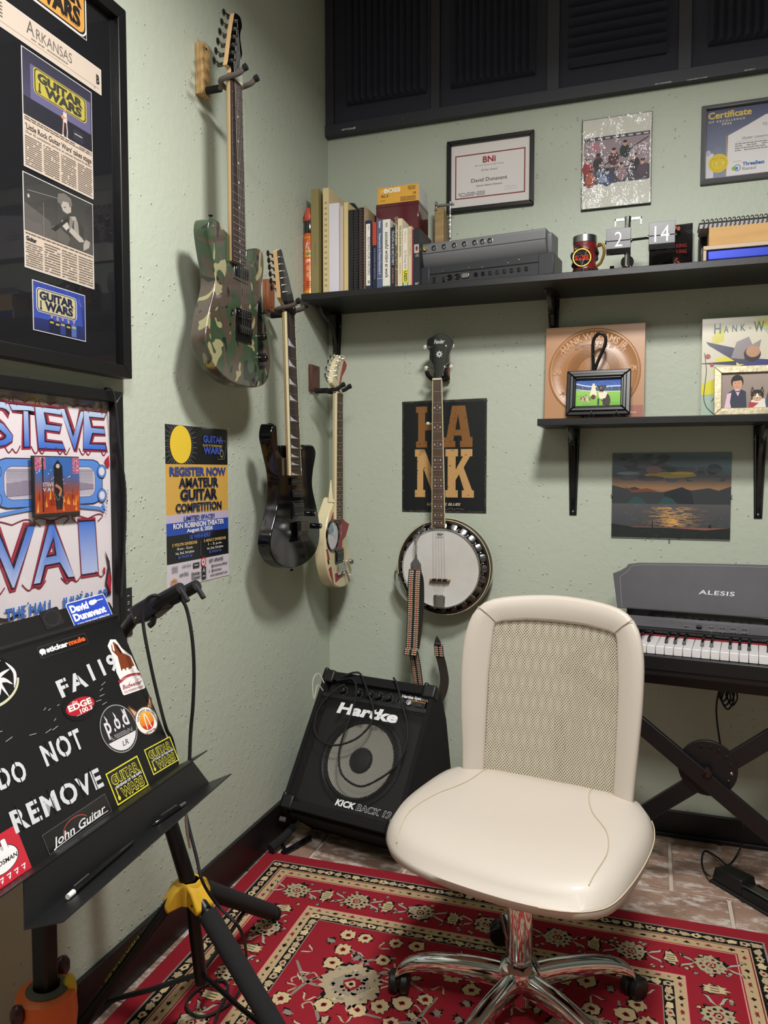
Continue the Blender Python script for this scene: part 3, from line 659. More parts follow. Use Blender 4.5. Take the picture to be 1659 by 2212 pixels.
leaf('book', 'navy book with a white spine panel reading Editing for Writers', 'book', 789, 803.5, 476, '232b44', .15, group=GB, extra=lambda a, h, w: a.rect(h * .05, w * .12, h * .93, w * .75, 'e5e0d8'), txt=[('EDITING FOR WRITERS', .24, .78, '33323a', .42, .0), ('NEW', .08, .14, '33323a', .2, 0), ('IIII', .86, .9, '22222a', .3, .03)])
leaf('book', 'slim navy book with red upper spine, right of the editing handbook', 'book', 804.5, 813.5, 480, '1c2036', .15, group=GB, extra=lambda a, h, w: a.rect(0, 0, h * .34, w, 'b8452f'), txt=[('THE DYNAMICS OF ADDICTION', .38, .84, '9aa0b8', .35, 0)])
leaf('book', 'slate blue book with white script title on the spine', 'book', 814, 826, 474, '55617c', .15, group=GB, txt=[('Masterworks: A Musical Discovery II', .2, .78, 'dfe2ea', .42, 0), ('Roman', .03, .12, 'dfe2ea', .4, .02)], extra=lambda a, h, w: a.rect(h * .84, 0, h * .845, w, 'c8ccd8'))
leaf('book', 'white book with the spine reading successful writing at work', 'book', 826.5, 843, 474, 'dcd9cf', .15, group=GB, txt=[('successful writing at work', .18, .84, '16181c', .45, .02), ('Philip Kolin', .05, .11, '16181c', .3, .02)], extra=lambda a, h, w: a.rect(h * .955, 0, h, w, '4c5c48'))
leaf('book', 'dark navy book reading Trauma and Recovery on the spine', 'book', 843.5, 852.5, 491, '1c2234', .14, group=GB, txt=[('TRAUMA AND RECOVERY', .05, .62, 'c6cbd8', .6, 0), ('JUDITH HERMAN, M.D.', .66, .92, 'd08a6a', .35, 0)])
leaf('book', 'very thin book with mottled black and cream spine, left of the jazz book', 'book', 853, 858.5, 468, '6a5f4c', .15, group=GB, extra=lambda a, h, w: [setattr(a, 'step', .1)] + [a.ell(h * random.random(), w * random.random(), .003, .001, random.choice(('1a1a1a', 'cfc09a', '8d3a30')), 6) for k in range(60)], txt=[('UNDERSTANDING RHYTHM', .12, .4, 'e4d9ba', .6, .02)])
leaf('book', 'cream book reading The Jazz Book Essential on its spine', 'book', 859, 869, 472, 'd3c6a6', .15, group=GB, txt=[('THE JAZZ BOOK ESSENTIAL', .1, .56, '2c2824', .42, .02), ('STANDARD CHORDS', .64, .8, '6a5f4c', .3, 0)])
leaf('book', 'white book On Writing Well with a yellow used sticker on its foot', 'book', 869.5, 881, 493, 'd8d2c2', .14, group=GB, extra=lambda a, h, w: (a.rect(h * .70, 0, h * .92, w, 'd6d22c'), a.rect(h * .92, 0, h, w, '3f9a7a')), txt=[('On Writing Well', .37, .68, '4a4640', .45, 0), ('William Zinsser', .05, .25, '8a847a', .3, 0), ('USED', .72, .90, '2a3020', .55, .03), ('ED', .93, .99, 'e8e8e0', .5, .03)])
leaf('book', 'cream book with small brown spine lettering, between the sticker book and the black one', 'book', 881.5, 889.5, 489, 'cbb894', .14, group=GB, txt=[('LISTEN: THE MUSIC EXPERIENCE', .05, .48, '6a4a38', .4, 0)])
leaf('book', 'very thin magenta edged booklet beside the black music book', 'book', 890, 892.5, 495, '8a2a52', .14, group=GB, boxy=True)
leaf('book', 'black softcover with a small photo on the spine, nearest the grey recorder', 'book', 893, 907, 494, '1d1e24', .14, group=GB, extra=lambda a, h, w: (a.rect(h * .27, w * .1, h * .42, w * .85, 'b9a49a'), a.ell(h * .34, w * .5, .008, .004, '4a3030', 10)), txt=[('MUSIC', .44, .49, 'b8b0a8', .5, 0), ('Classic', .93, .98, 'd8d4cc', .6, 0)])
# black cloth bag behind
q = MB(); x0 = .06
q.add([(x0, -.02, S1T + .001), (x0 + .12, -.02, S1T + .001), (x0 + .12, -.05, S1T + .001), (x0, -.05, S1T + .001), (x0 + .0, -.02, 2.205), (x0 + .055, -.02, 2.20), (x0 + .055, -.05, 2.185), (x0, -.05, 2.19), (x0 + .12, -.02, 2.11), (x0 + .12, -.05, 2.10)],
      [(3, 2, 1, 0), (3, 0, 4, 7), (4, 5, 6, 7), (5, 8, 9, 6), (1, 2, 9, 8), (0, 1, 8, 5, 4), (2, 3, 7, 6, 9)])
solo('cloth_bag', q, mat('black_cloth', '23262a', .9, bump=(90, .6, .003)), 'black cloth case standing behind the tall cream folder', 'bag', bevel=.006)
# spray can
t = thing('spray_can', 'orange spray can with black shoulder and red cap, left end of the upper shelf', 'spray can', (.0225, -.215, S1T)); C0 = (.0225, -.215, 0)
z0 = S1T + .0005; zc = zb(655, 503); zs = zb(655, 476); zt = zb(655, 447)
x = NT('orange_can_print'); co = x.n('ShaderNodeTexCoord'); sp = x.n('ShaderNodeSeparateXYZ'); x.l(co.outputs['Generated'], sp.inputs[0])
x.l(x.ramp(sp.outputs[2], [(0, 'd8d2c4'), (.03, 'c84a1c'), (.045, 'd89a2c'), (.085, 'd85f22'), (.10, 'd85f22'), (.90, 'd85f22'), (.915, 'd89a2c'), (.94, 'd85f22')], 'CONSTANT'), x.b.inputs['Base Color']); x.b.inputs['Roughness'].default_value = .25; x.b.inputs['Metallic'].default_value = .15
q = MB(); q.lathe([(.0, z0), (.0210, z0), (.0215, z0 + .002), (.0210, z0 + .006), (.0210, zc - .006), (.019, zc)], C0, n=32); part('can_body', q, x.m, t)
q = MB(); q.lathe([(.019, zc), (.0195, zc + .004), (.0190, zs - .01), (.0185, zs)], C0, n=32); part('shoulder', q, BLKG, t)
q = MB(); q.lathe([(.0185, zs), (.021, zs + .005), (.0205, zs + .022), (.012, zt), (.0, zt)], C0, n=10); part('cap', q, mat('red_cap', 'c4523f', .4), t)
def wrapc(cx, cy, r):
    F = Art(None); F.T = Matrix()
    def p(u, v, z, _p=MB.p): th = u / r - R(62); return _p(F, cx + (r + z) * math.cos(th), cy + (r + z) * math.sin(th), v)
    F.p = p; return F
a = wrapc(.0225, -.215, .0213)
H = zc - z0
a.ell(0, z0 + H * .76, .017, .028, '3a3d24', 20); a.ell(.002, z0 + H * .78, .011, .016, '16181a', 16); a.rect(-.018, z0 + H * .62, .018, z0 + H * .72, 'd8b84a', 8, 1)
a.text('GORILLA', .001, z0 + H * .645, .010, '1c1a12', w=.032, bold=.04); a.poly([(-.018, z0 + H * .50), (.02, z0 + H * .54), (.02, z0 + H * .61), (-.018, z0 + H * .58)], 'b8331c')
a.text('SPRAY', .001, z0 + H * .535, .0105, 'f0e6da', w=.030, bold=.03, rot=.05)
for k in (.44, .33): a.ring(-.006, z0 + H * k, .0075, .0085, .0014, 'e6d8c0', 18); a.ell(-.006, z0 + H * k, .005, .005, 'd8a070', 12)
a.lines(-.014, z0 + H * .24, .016, z0 + H * .12, 4, '5a2a14')
part('label_print', a, GLOSSY, t)
# maroon box and pedal box on the books
bx0, bx1 = xb(812, 470, .17), xb(904, 470, .17); zb0 = S1T + .2115
t = thing('keepsake_box', 'glossy maroon box lying on the book tops under the yellow pedal box', 'box', ((bx0 + bx1) / 2, -.10, zb0))
zm = onB(860, 437, .17).z
q = MB(); q.bx((bx0, -.17, zb0), (bx1, -.05, zm)); part('box_body', q, mat('maroon_lacquer', '571722', .15, coat=.5), t, bevel=.002)
q = MB(); q.bx((bx0 - .0005, -.171, zm - .012), (bx1 + .0005, -.0495, zm - .011)); part('lid_seam', q, mat('maroon_dark', '30090f', .5), t)
yz = onB(860, 401, .165).z; bx0, bx1 = xb(816, 420, .165), xb(904, 420, .165); zm += .0005
t = thing('pedal_box', 'yellow and white cardboard pedal box on the maroon box', 'box', ((bx0 + bx1) / 2, -.11, zm))
q = MB(); q.bx((bx0, -.163, zm), (bx1, -.055, yz)); part('carton', q, mat('white_card', 'd8d6d2', .5), t, bevel=.001)
q = MB(); q.bx((bx0 + .0002, -.1645, zm + .0004), (bx1 - .0006, -.163, yz - .0003)); part('printed_face', q, mat('yellow_card', 'e2a93f', .5), t)
F = frame((bx0, -.1646, zm), (1, 0, 0), (0, 0, 1)); a = Art(F, .0003); w_, h_ = bx1 - bx0, yz - zm
a.text('BOSS', w_ * .36, h_ * .66, h_ * .24, 'f4efe6', w=w_ * .40, bold=.05); a.text('H', w_ * .12, h_ * .66, h_ * .22, 'f0dfc0', w=w_ * .07); a.text('AC-3', w_ * .17, h_ * .40, h_ * .15, '2a2418', w=w_ * .18, bold=.02); a.lines(w_ * .07, h_ * .24, w_ * .18, h_ * .17, 1, '4a3f28')
a.lines(w_ * .74, h_ * .92, w_ * .93, h_ * .68, 5, '5a4a28'); a.text('CE', w_ * .90, h_ * .42, h_ * .12, '2a2418', w=w_ * .08, bold=.02); a.lines(w_ * .56, h_ * .34, w_ * .94, h_ * .06, 4, '4a3f28')
part('box_print', a, PAPER, t)
# wooden holder with spring clamp behind the boxes
t = thing('wooden_press', 'curved pale wooden block with a steel screw and spring, behind the maroon box', 'wooden tool', (.45, -.05, S1T + .001))
q = MB(frame((.430, -.072, 0), (0, 1, 0), (0, 0, 1)))
q.prism([(0, S1T + .001), (.065, S1T + .001), (.065, 2.06), (.055, 2.10), (.03, 2.125), (0, 2.135)], 0, .034); part('wooden_block', q, mat('pale_wood', 'a98d5f', .55, var=(14, '8f7448', (1, 1, 6))), t, bevel=.003)
q = MB(frame((.466, -.072, 0), (0, 1, 0), (0, 0, 1))); q.prism([(.0, S1T + .001), (.06, S1T + .001), (.06, 2.05), (.045, 2.09), (.02, 2.11), (0, 2.11)], 0, .003); part('wooden_rim', q, mat('rim_wood', '7d6a4a', .5), t)
q = MB(); q.bx((.433, -.077, 2.132), (.500, -.067, 2.139)); q.bx((.433, -.077, 2.12), (.440, -.067, 2.15)); part('clamp_bar', q, STEEL, t, bevel=.001)
q = MB(); q.cyl((.486, -.072, 1.97), (.486, -.072, 2.145), .0016, n=8); q.ball((.486, -.072, 2.02), .005, 8); q.ball((.486, -.072, 1.965), .004, 8); part('rod', q, STEEL, t)
q = MB(); q.tube([(.486 + .0052 * math.cos(k * .9), -.072 + .0052 * math.sin(k * .9), 2.03 + k * .0011) for k in range(90)], .0009, 4); part('spring', q, STEEL, t)

# ================================================================== UPPER SHELF: recorder and black unit
GREY = mat('grey_device_plastic', '6c6d70', .5, bump=(250, .12)); DGREY = mat('dark_device_plastic', '2b2c31', .42, bump=(200, .15))
P0 = Vector((.418, -.208, S1T + .001)); P1 = Vector((.862, -.256, S1T + .001)); UU = (P1 - P0).normalized(); LW = (P1 - P0).length
DF = frame(P0, UU, (0, 0, 1))            # n points to the viewer side
t = thing('rack_unit', 'low black sound unit with a row of round sockets, under the grey recorder', 'audio unit', tuple(P0 + UU * LW / 2)); hB = .066
q = MB(DF); q.prism([(.03, 0), (LW - .04, 0), (LW - .04, hB), (.03, hB)], -.112, -.004); part('chassis', q, DGREY, t, bevel=.001)
for a0, a1 in ((0, .036), (LW - .048, LW)):
    q = MB(DF); q.prism([(a0, 0), (a1, 0), (a1, hB), (a0, hB)], -.115, .004); part('end_block', q, DGREY, t, bevel=.002)
q = MB(DF); q.prism([(.036, hB * .63), (LW - .048, hB * .63), (LW - .048, hB * .66), (.036, hB * .66)], -.004, -.002); part('panel_seam', q, BLKM, t)
for k in range(8):
    u = .195 + k * .0235; q = MB(DF); q.lathe([(.0062, -.004), (.0062, .0), (.0045, .0), (.0035, -.003), (0, -.003)], (u, .026, 0), (0, 0, 1), 14); part('socket', q, BLKG, t)
for u in (.105, .132): q = MB(DF); q.lathe([(.009, -.004), (.009, 0), (.0075, 0), (.007, -.003), (0, -.003)], (u, .026, 0), (0, 0, 1), 16); part('socket', q, BLKG, t)
q = MB(DF); q.prism([(.146, .022), (.150, .018), (.168, .018), (.172, .022), (.172, .030), (.168, .034), (.150, .034), (.146, .030)], -.004, .0005); part('port', q, STEEL, t, bevel=.001)
q = MB(DF); q.prism([(.046, .012), (.058, .012), (.058, .032), (.046, .032)], -.004, .002); q.prism([(.082, .016), (.089, .016), (.089, .028), (.082, .028)], -.004, .003); part('switch', q, BLKG, t)
for u, v in ((.08, .048), (.17, .050), (.215, .046), (.3, .050), (.335, .056)): q = MB(DF); q.lathe([(.002, -.003), (.002, -.0015), (0, -.001)], (u, v, 0), (0, 0, 1), 8); part('screw', q, STEEL, t)
t = thing('tabletop_recorder', 'grey plastic recorder with a row of round jacks, resting on the black unit', 'audio recorder', tuple(P0 + UU * LW / 2 + Vector((0, 0, hB + .001))))
RW = LW - .028; g0 = hB + .001
def prof(u0, u1, pts, mm=GREY, nm='shell'):
    q = MB(frame(P0 + UU * u0, (0, 0, 0) if 0 else -Vector((UU.y * -1, UU.x, 0)), (0, 0, 1)))   # u runs towards the viewer, n along the unit
    n_ = q.T.col[2].xyz; s_ = 1 if n_.dot(UU) > 0 else -1
    q.prism(pts, 0, s_ * (u1 - u0)); return part(nm, q, mm, t, bevel=.004, seg=3, recalc=True)
prof(.004, RW, [(-.112, g0), (-.03, g0), (-.012, g0 + .014), (-.004, g0 + .034), (-.002, g0 + .042), (-.002, g0 + .074), (-.006, g0 + .078), (-.112, g0 + .082)])
q = MB(DF); q.prism([(.004, g0 + .0435), (RW, g0 + .0435), (RW, g0 + .045), (.004, g0 + .045)], -.004, -.0012); part('seam', q, BLKM, t)
for u in (.05, .085, .12, .155, .19, .216, .241):
    q = MB(DF); q.lathe([(.0078, -.004), (.0078, .0005), (.006, .001), (.0045, -.002), (0, -.003)], (u, g0 + .059, 0), (0, 0, 1), 16); part('jack', q, BLKG, t)
    q = MB(DF); q.lathe([(.0098, -.002), (.0098, -.0014), (.0078, -.0010)], (u, g0 + .059, 0), (0, 0, 1), 16, cap=False); part('jack_ring', q, STEEL, t)
q = MB(DF); q.lathe([(.006, -.002), (.006, .006), (.003, .006), (.003, .002), (0, .002)], (.021, g0 + .059, 0), (0, 0, 1), 14); part('gold_jack', q, mat('gold_jack_metal', 'c9b25c', .3, .8), t)
prof(RW, RW + .016, [(-.108, g0), (-.035, g0), (-.022, g0 + .02), (-.016, g0 + .06), (-.024, g0 + .068), (-.108, g0 + .074)], GREY, 'end_cap')
q = MB(DF); q.box((.12, hB + .0855, -.09), (.16, .0035, .03)); solo('paper_sheet', q, mat('white_paper', 'e2e0da', .7), 'white sheet of paper lying on top of the grey recorder', 'paper')

# ================================================================== mug, clock, bag
mx_, my_ = .949, -.205; z0 = S1T + .0008
t = thing('metal_mug', 'black and red sculpted mug with steel rim and a gold ringed star emblem', 'mug', (mx_, my_, z0))
x = NT('sculpted_black_resin'); x.b.inputs['Base Color'].default_value = lin('17151a'); x.b.inputs['Roughness'].default_value = .18
x.bump(x.noise(110, x.coord(), 5, .7), 1., .006)
zr = zb(1260, 521, .24)
prof_ = [(.0, z0), (.036, z0), (.037, z0 + .006), (.0335, z0 + .03), (.0335, zr - .015), (.035, zr)]
q = MB(); q.lathe(prof_, (mx_, my_, 0), n=36); rr = random.Random(3)
part('mug_body', q, mat('mug_red', '6d1a20', .35, bump=(60, .8, .003)), t)
q = MB()
for k in range(34):
    th = R(-62 - 200 + rr.uniform(10, 150)) if k % 2 else R(-62 + rr.uniform(50, 150)); zz = rr.uniform(z0 + .01, zr - .01); s_ = rr.uniform(.006, .011)
    q.ball((mx_ + .034 * math.cos(th), my_ + .034 * math.sin(th), zz), (s_, s_, s_ * 1.2), 8)
for k in range(22): th = R(k * 16.4); q.ball((mx_ + .033 * math.cos(th), my_ + .033 * math.sin(th), z0 + .008), (.007, .007, .008), 6)
part('skull_relief', q, x.m, t)
q = MB(); q.lathe([(.035, zr), (.0362, zr + .001), (.0362, zr + .021), (.0345, zr + .022), (.0335, zr + .002)], (mx_, my_, 0), n=36); part('steel_rim', q, STEEL, t)
# emblem on the side that faces the room
ef = frame((mx_ - .006, my_ - .034, (z0 + zr) / 2 - .002), (1, .18, 0), (0, 0, 1)); GOLD = mat('old_gold', 'a8843a', .35, .8, bump=(200, .5))
q = MB(ef); q.tube([(.026 * math.cos(a_), .026 * math.sin(a_), .003) for a_ in [2 * math.pi * k / 28 for k in range(29)]], .0026, 6); q.ball((-.018, .026, .002), .005, 8); q.ball((.018, .026, .002), .005, 8); part('gold_ring', q, GOLD, t)
q = MB(ef); q.lathe([(.0, 0), (.024, 0), (.024, .0015), (0, .0015)], (0, 0, 0), (0, 0, 1), 28); part('emblem_plate', q, BLKG, t)
q = MB(ef); st = [(.023 * math.cos(R(-90 + 144 * k)), .023 * math.sin(R(-90 + 144 * k)), .003) for k in range(6)]
for k in range(5): q.tube([st[k], st[k + 1]], .0011, 5)
part('star_lines', q, STEEL, t)
a = Art(ef, .0045); a.text('SLAYER', 0, -.007, .014, 'c2331f', w=.042, bold=.03, shear=.12, rot=.06); part('lettering', a, MATTE, t)
q = MB(); q.tube(spline([(mx_ + .032, my_, zr - .012), (mx_ + .052, my_ - .002, zr - .006), (mx_ + .058, my_ - .002, zr - .03), (mx_ + .048, my_, zr - .06), (mx_ + .033, my_, zr - .07)], 5), .0045, 8)
q.ball((mx_ + .044, my_ - .002, zr - .006), .007, 8); part('handle', q, GOLD, t)
q = MB(); p = onB(1322, 575, .10); q.box((p.x, -.10, S1T + .0245), (.013, .013, .047)); q.box((p.x, -.10, S1T + .002), (.03, .02, .003)); solo('wooden_peg', q, mat('dark_peg_wood', '6b4a2e', .5, var=(60, '4a3220', (1, 1, 3))), 'small upright brown wooden peg between mug and flip clock', 'ornament')
# flip clock
kx, ky = 1.075, -.20
t = thing('flip_clock', 'chrome flip clock with two grey number blocks reading 2 and 14', 'clock', (kx, ky, S1T))
q = MB(); q.lathe([(.0, 0), (.033, 0), (.033, .003), (.022, .013), (.008, .019), (0, .019)], (kx, ky, S1T + .0006), n=32); part('base', q, mat('clock_base_steel', '58585a', .18, .95), t)
zk = onB(1383, 466, .20).z
q = MB(); q.cyl((kx, ky, S1T + .018), (kx, ky, zk), .0095, n=24); part('column', q, CHR, t, bevel=.001)
q = MB(); q.lathe([(.0105, zk - .008), (.0105, zk), (.004, zk + .003), (0, zk + .003)], (kx, ky, 0)); part('column_cap', q, CHR, t)
q = MB(); q.bx((kx - .038, ky - .002, zk - .010), (kx + .040, ky + .002, zk - .003)); q.bx((kx - .038, ky - .002, zk - .026), (kx - .034, ky + .002, zk - .003)); q.bx((kx + .036, ky - .002, zk - .026), (kx + .040, ky + .002, zk - .003)); part('top_arm', q, STEEL, t, bevel=.0006)
FLAP = mat('flap_grey', '55565a', .35); fy = ky - .012
def flap(px0, py0, px1, py1, s_, w_):
    A, B_ = onB(px0, py0, -fy + .012), onB(px1, py1, -fy + .012); cx, cz = (A.x + B_.x) / 2, (A.z + B_.z) / 2; hw, hh = (B_.x - A.x) / 2, (A.z - B_.z) / 2
    q = MB(); q.bx((cx - hw, fy - .010, cz + .0008), (cx + hw, fy + .012, cz + hh)); part('upper_flap', q, FLAP, t, bevel=.0008)
    q = MB(); q.bx((cx - hw, fy - .010, cz - hh * .62), (cx + hw, fy + .012, cz - .0008)); part('lower_flap', q, FLAP, t, bevel=.0008)
    for k in range(4):
        z_ = cz - hh * (.64 + .09 * k); q = MB(); q.bx((cx - hw, fy - .010 + k * .0015, z_ - hh * .07), (cx + hw, fy + .012, z_)); part('leaf', q, BLKG, t)
    F = frame((cx, fy - .0102, cz), (1, 0, 0), (0, 0, 1)); a = Art(F, .0003); a.text(s_, 0, -hh * .48, hh * 1.22, 'efeee8', w=w_, bold=-.004); part('numeral', a, PAPER, t)
    q = MB(); q.cyl((cx - hw - .004, fy, cz), (cx + hw + .004, fy, cz), .006, n=12); q.cyl((cx, fy, cz), (kx, ky, cz), .004, n=8); part('spindle', q, BLKG, t)
    return cx, cz
flap(1310, 495, 1362, 544, '2', .022); flap(1402, 481, 1458, 534, '14', .042)
q = MB(); q.cyl((kx, ky - .004, S1T + .032), (kx, ky + .006, S1T + .032), .019, n=28); part('motor_housing', q, BLKG, t, bevel=.002)
# dark foil pouch standing by the wall
A, B_ = onB(1404, 452, .07), onB(1498, 563, .07); F = frame((A.x, -.085, S1T + .001), (1, 0, 0), (0, .22, 1)); w_, h_ = onB(1498, 450, .07).x - A.x, .178
t = thing('foil_pouch', 'glossy black foil pouch with red lettering standing behind the flip clock', 'pouch', (A.x + w_ / 2, -.08, S1T))
q = MB(F); n = 8
for j in range(n + 1):
    for i in range(n + 1):
        uu, vv = i / n, j / n; z = .018 * math.sin(math.pi * uu) * max(.06, math.sin(math.pi * min(1, vv * 1.1 + .18))) + .002 * math.sin(9 * uu + 5 * vv)
        q.p(uu * w_, vv * h_, z)
for j in range(n + 1):
    for i in range(n + 1): q.p(i / n * w_, j / n * h_, -.001)
m_ = (n + 1) * (n + 1)
for j in range(n):
    for i in range(n):
        k = j * (n + 1) + i; q.f.append((k, k + 1, k + n + 2, k + n + 1)); q.f.append((m_ + k, m_ + k + n + 1, m_ + k + n + 2, m_ + k + 1))
for i in range(n):
    for k, d in ((i, 1), ((n + 1) * n + i, 1)): q.f.append((k, k + d, m_ + k + d, m_ + k)) if k < n else q.f.append((k + d, k, m_ + k, m_ + k + d))
    for k, d in ((i * (n + 1), n + 1), (i * (n + 1) + n, n + 1)): q.f.append((k + d, k, m_ + k, m_ + k + d)) if k % (n + 1) == 0 else q.f.append((k, k + d, m_ + k + d, m_ + k))
part('pouch_body', q, mat('black_foil', '1d1a1c', .16, .3, bump=(26, .5, .004)), t, ang=60)
a = Art(F, .0215); a.text('KING', w_ * .74, h_ * .50, .012, '8f2a26', w=.030, bold=.01); a.text('KING', w_ * .74, h_ * .39, .012, '8f2a26', w=.030, bold=.01)
for k in range(5): a.ell(w_ * (.35 + .08 * k), h_ * .86 + .004 * (k % 2), .005, .008, 'a85c48', 8)
a.line([(w_ * .5, h_ * .08), (w_ * .62, h_ * .14), (w_ * .70, h_ * .2), (w_ * .6, h_ * .27), (w_ * .66, h_ * .30)], .006, 'a8483e', 4)
part('pouch_print', a, MATTE, t)
# stack at the right: binder, cardboard, blue pack, spiral album
xs = onB(1531, 540, .25).x - .002
q = MB(); q.bx((1.283, -.02, S1T + .001), (1.60, -.152, 1.952)); solo('black_case', q, mat('black_card', '1e1e22', .35, bump=(90, .2)), 'tall black case against the wall, behind the cardboard and blue packs', 'case', bevel=.003)
x0 = onB(1519, 550, .25).x
t = thing('blue_pack', 'shiny blue pack in a beige tray, lowest of the stack at the right end', 'pack', (x0 + .13, -.2, S1T + .001))
q = MB(); q.bx((x0, -.155, S1T + .001), (x0 + .28, -.250, S1T + .004)); q.bx((x0, -.155, S1T + .034), (x0 + .28, -.252, S1T + .046)); q.bx((x0, -.157, S1T + .004), (x0 + .009, -.250, S1T + .034)); part('tray', q, mat('beige_plastic', 'b39f86', .45), t, bevel=.002)
q = MB(); q.bx((x0 + .011, -.158, S1T + .0045), (x0 + .275, -.247, S1T + .0335)); part('blue_cover', q, mat('metallic_blue', '2438a8', .3, .4), t, bevel=.004)
q = MB(); z1 = S1T + .047; q.bx((xs + .002, -.155, z1), (xs + .26, -.245, z1 + .052)); solo('cardboard_box', q, mat('cardboard', 'c29b63', .7, bump=(40, .2), var=(5, 'b98f58', (1, 1, 8))), 'plain tan cardboard box, middle of the stack at the right end', 'box', bevel=.0015)
z2 = z1 + .053
t = thing('spiral_album', 'thick spiral bound album with silver wire lying on the cardboard box, topmost of the stack', 'album', (1.42, -.15, z2))
q = MB(); q.bx((1.276, -.153, z2 + .0), (1.60, -.240, z2 + .013)); part('pages', q, mat('album_pages', '9a9aa0', .6, bump=(200, .4)), t)
q = MB(); q.bx((1.274, -.153, z2 + .013), (1.60, -.244, z2 + .016)); part('cover', q, mat('black_card', '1e1e22'), t, bevel=.001)
for k in range(26):
    q = MB(); xx = 1.284 + k * .0118; q.tube([(xx + .004 * math.sin(th), -.236 - .013 * math.sin(th), z2 + .0085 - .0125 * math.cos(th) + .004) for th in [math.pi * (j / 7) for j in range(-1, 9)]], .0016, 5); part('wire_loop', q, STEEL, t)

# ================================================================== LOWER SHELF
# copper record sleeve leaning on the wall
A = onB(1177, 905, .05); L_ = .317
F = frame((A.x, -.072, S2T + .001), (1, 0, 0), (0, .10, 1))
t = thing('record_sleeve', 'copper coloured record sleeve with an embossed round medallion, leaning behind the small dog photo', 'record sleeve', (A.x + L_ / 2, -.05, S2T + .001))
COP = mat('copper_sleeve', 'b08056', .38, bump=(30, .1)); q = MB(F); q.prism([(0, 0), (L_, 0), (L_, L_ - .003), (0, L_ - .003)], -.003, 0); part('sleeve', q, COP, t, bevel=.0008)
def colmat(name, c, r=.4): return mat(name, c, r)
cx, cy, rr_ = L_ * .50, L_ * .50, L_ * .465
q = MB(F); q.lathe([(0, .0002), (rr_, .0002), (rr_ - .003, .0022), (rr_ - .010, .0022), (rr_ - .012, .001), (rr_ * .62, .001), (rr_ * .60, .002), (rr_ * .35, .001), (rr_ * .33, .0022), (0, .003)], (cx, cy, 0), (0, 0, 1), 48); part('embossed_disc', q, mat('copper_emboss', 'a67448', .34, bump=(40, .1)), t)
q = MB(F)
for k in range(9):
    r_ = rr_ * (.36 + .026 * k); q.tube([(cx + r_ * math.cos(a_), cy + r_ * math.sin(a_), .0016) for a_ in [2 * math.pi * j / 40 for j in range(41)]], .0008, 4)
part('groove_rings', q, mat('copper_dark', '7d5232', .4), t)
a = Art(F, .0026); a.text('HANK WILLIAMS JR.', cx, cy + rr_ * .74, .023, 'c99868', w=rr_ * 1.45, bold=.02, arc=rr_ * .85, vs=1)
a.text('Greatest Hits III', cx, cy + rr_ * .56, .017, '8a5a38', w=.125, shear=.3, bold=.01, arc=.3)
a.text('CMA', cx - rr_ * .80, cy - .005, .017, 'c99868', w=.030, bold=.02); a.text('ACM', cx + rr_ * .80, cy - .0, .017, 'c99868', w=.030, bold=.02)
for sx, sy in ((-.68, .46), (.62, .50), (-.66, -.46), (.6, -.5)):
    px_, py_ = cx + sx * rr_, cy + sy * rr_; a.poly([(px_ + (.014 if k % 2 else .005) * math.cos(R(90 + 36 * k)), py_ + (.014 if k % 2 else .005) * math.sin(R(90 + 36 * k))) for k in range(10)], 'c08a5a'); a.ell(px_, py_, .004, .004, '7d3a28')
a.rect(L_ * .80, .002, L_ - .003, .045, '9a5a48'); a.text('Beer', L_ * .90, .020, .006, 'e0c8b8', w=.02)
part('embossed_print', a, artmat('copper_print', .4, 0, .5), t, kind='stuff')
# colourful record sleeve, right
A = onB(1513, 893, .05)
F = frame((A.x, -.072, S2T + .001), (1, 0, 0), (0, .10, 1))
t = thing('record_sleeve', 'cream record sleeve with green capitals and bright drawn shapes, behind the silver framed photo', 'record sleeve', (A.x + L_ / 2, -.05, S2T + .001))
q = MB(F); q.prism([(0, 0), (L_, 0), (L_, L_ - .003), (0, L_ - .003)], -.003, 0); part('sleeve', q, mat('cream_card', 'c9c2ad', .4), t, bevel=.0008)
a = Art(F, .0003); a.rect(.001, .001, L_ - .001, L_ - .004, 'cfc8b4'); a.rect(.001, .001, .09, .085, 'a3b8a8')
a.poly([(.17, .28), (.24, .18), (.316, .2), (.316, .285), (.22, .31)], '9cb5a6'); a.poly([(.03, .255), (.065, .29), (.065, .24), (.03, .225)], 'c9c04a'); a.rect(.155, .275, .20, .306, 'c9c04a')
for k, (ch, x_) in enumerate(zip('HANK', (.045, .070, .094, .118))): a.text(ch, x_, .262 + x_ * .06, .032 if k == 0 else .022, '1f5a54', w=.020 if k == 0 else .014, bold=.02)
a.text('*', .138, .268, .012, '222222')
for k, (ch, x_) in enumerate(zip('WILLIAMS', (.163, .190, .203, .220, .234, .252, .276, .298))): a.text(ch, x_, .268 + x_ * .03 - (.004 if k else .008), .032 if k == 0 else .022, '1f5a54', w=.030 if k == 0 else (.004 if ch == 'I' else .013), bold=.02)
for pts, c in ((((.04, .185), (.12, .2), (.09, .172), (.042, .17)), 'd8cf34'), (((.03, .15), (.12, .165), (.13, .13), (.04, .12)), 'd8cf34'), (((.0, .105), (.06, .13), (.055, .075), (.0, .07)), 'd8cf34'), (((.012, .24), (.10, .215), (.145, .165), (.11, .165), (.02, .228)), '3c3d58'), (((.0, .172), (.10, .176), (.10, .162), (.0, .170)), '2e2e48')):
    a.poly(list(pts), c)
a.poly([(.10, .155), (.16, .18), (.2, .175), (.23, .11), (.11, .11)], '3b3a78'); a.poly([(.085, .185), (.10, .235), (.135, .25), (.145, .225), (.17, .24), (.165, .215), (.12, .18)], '8e8688')
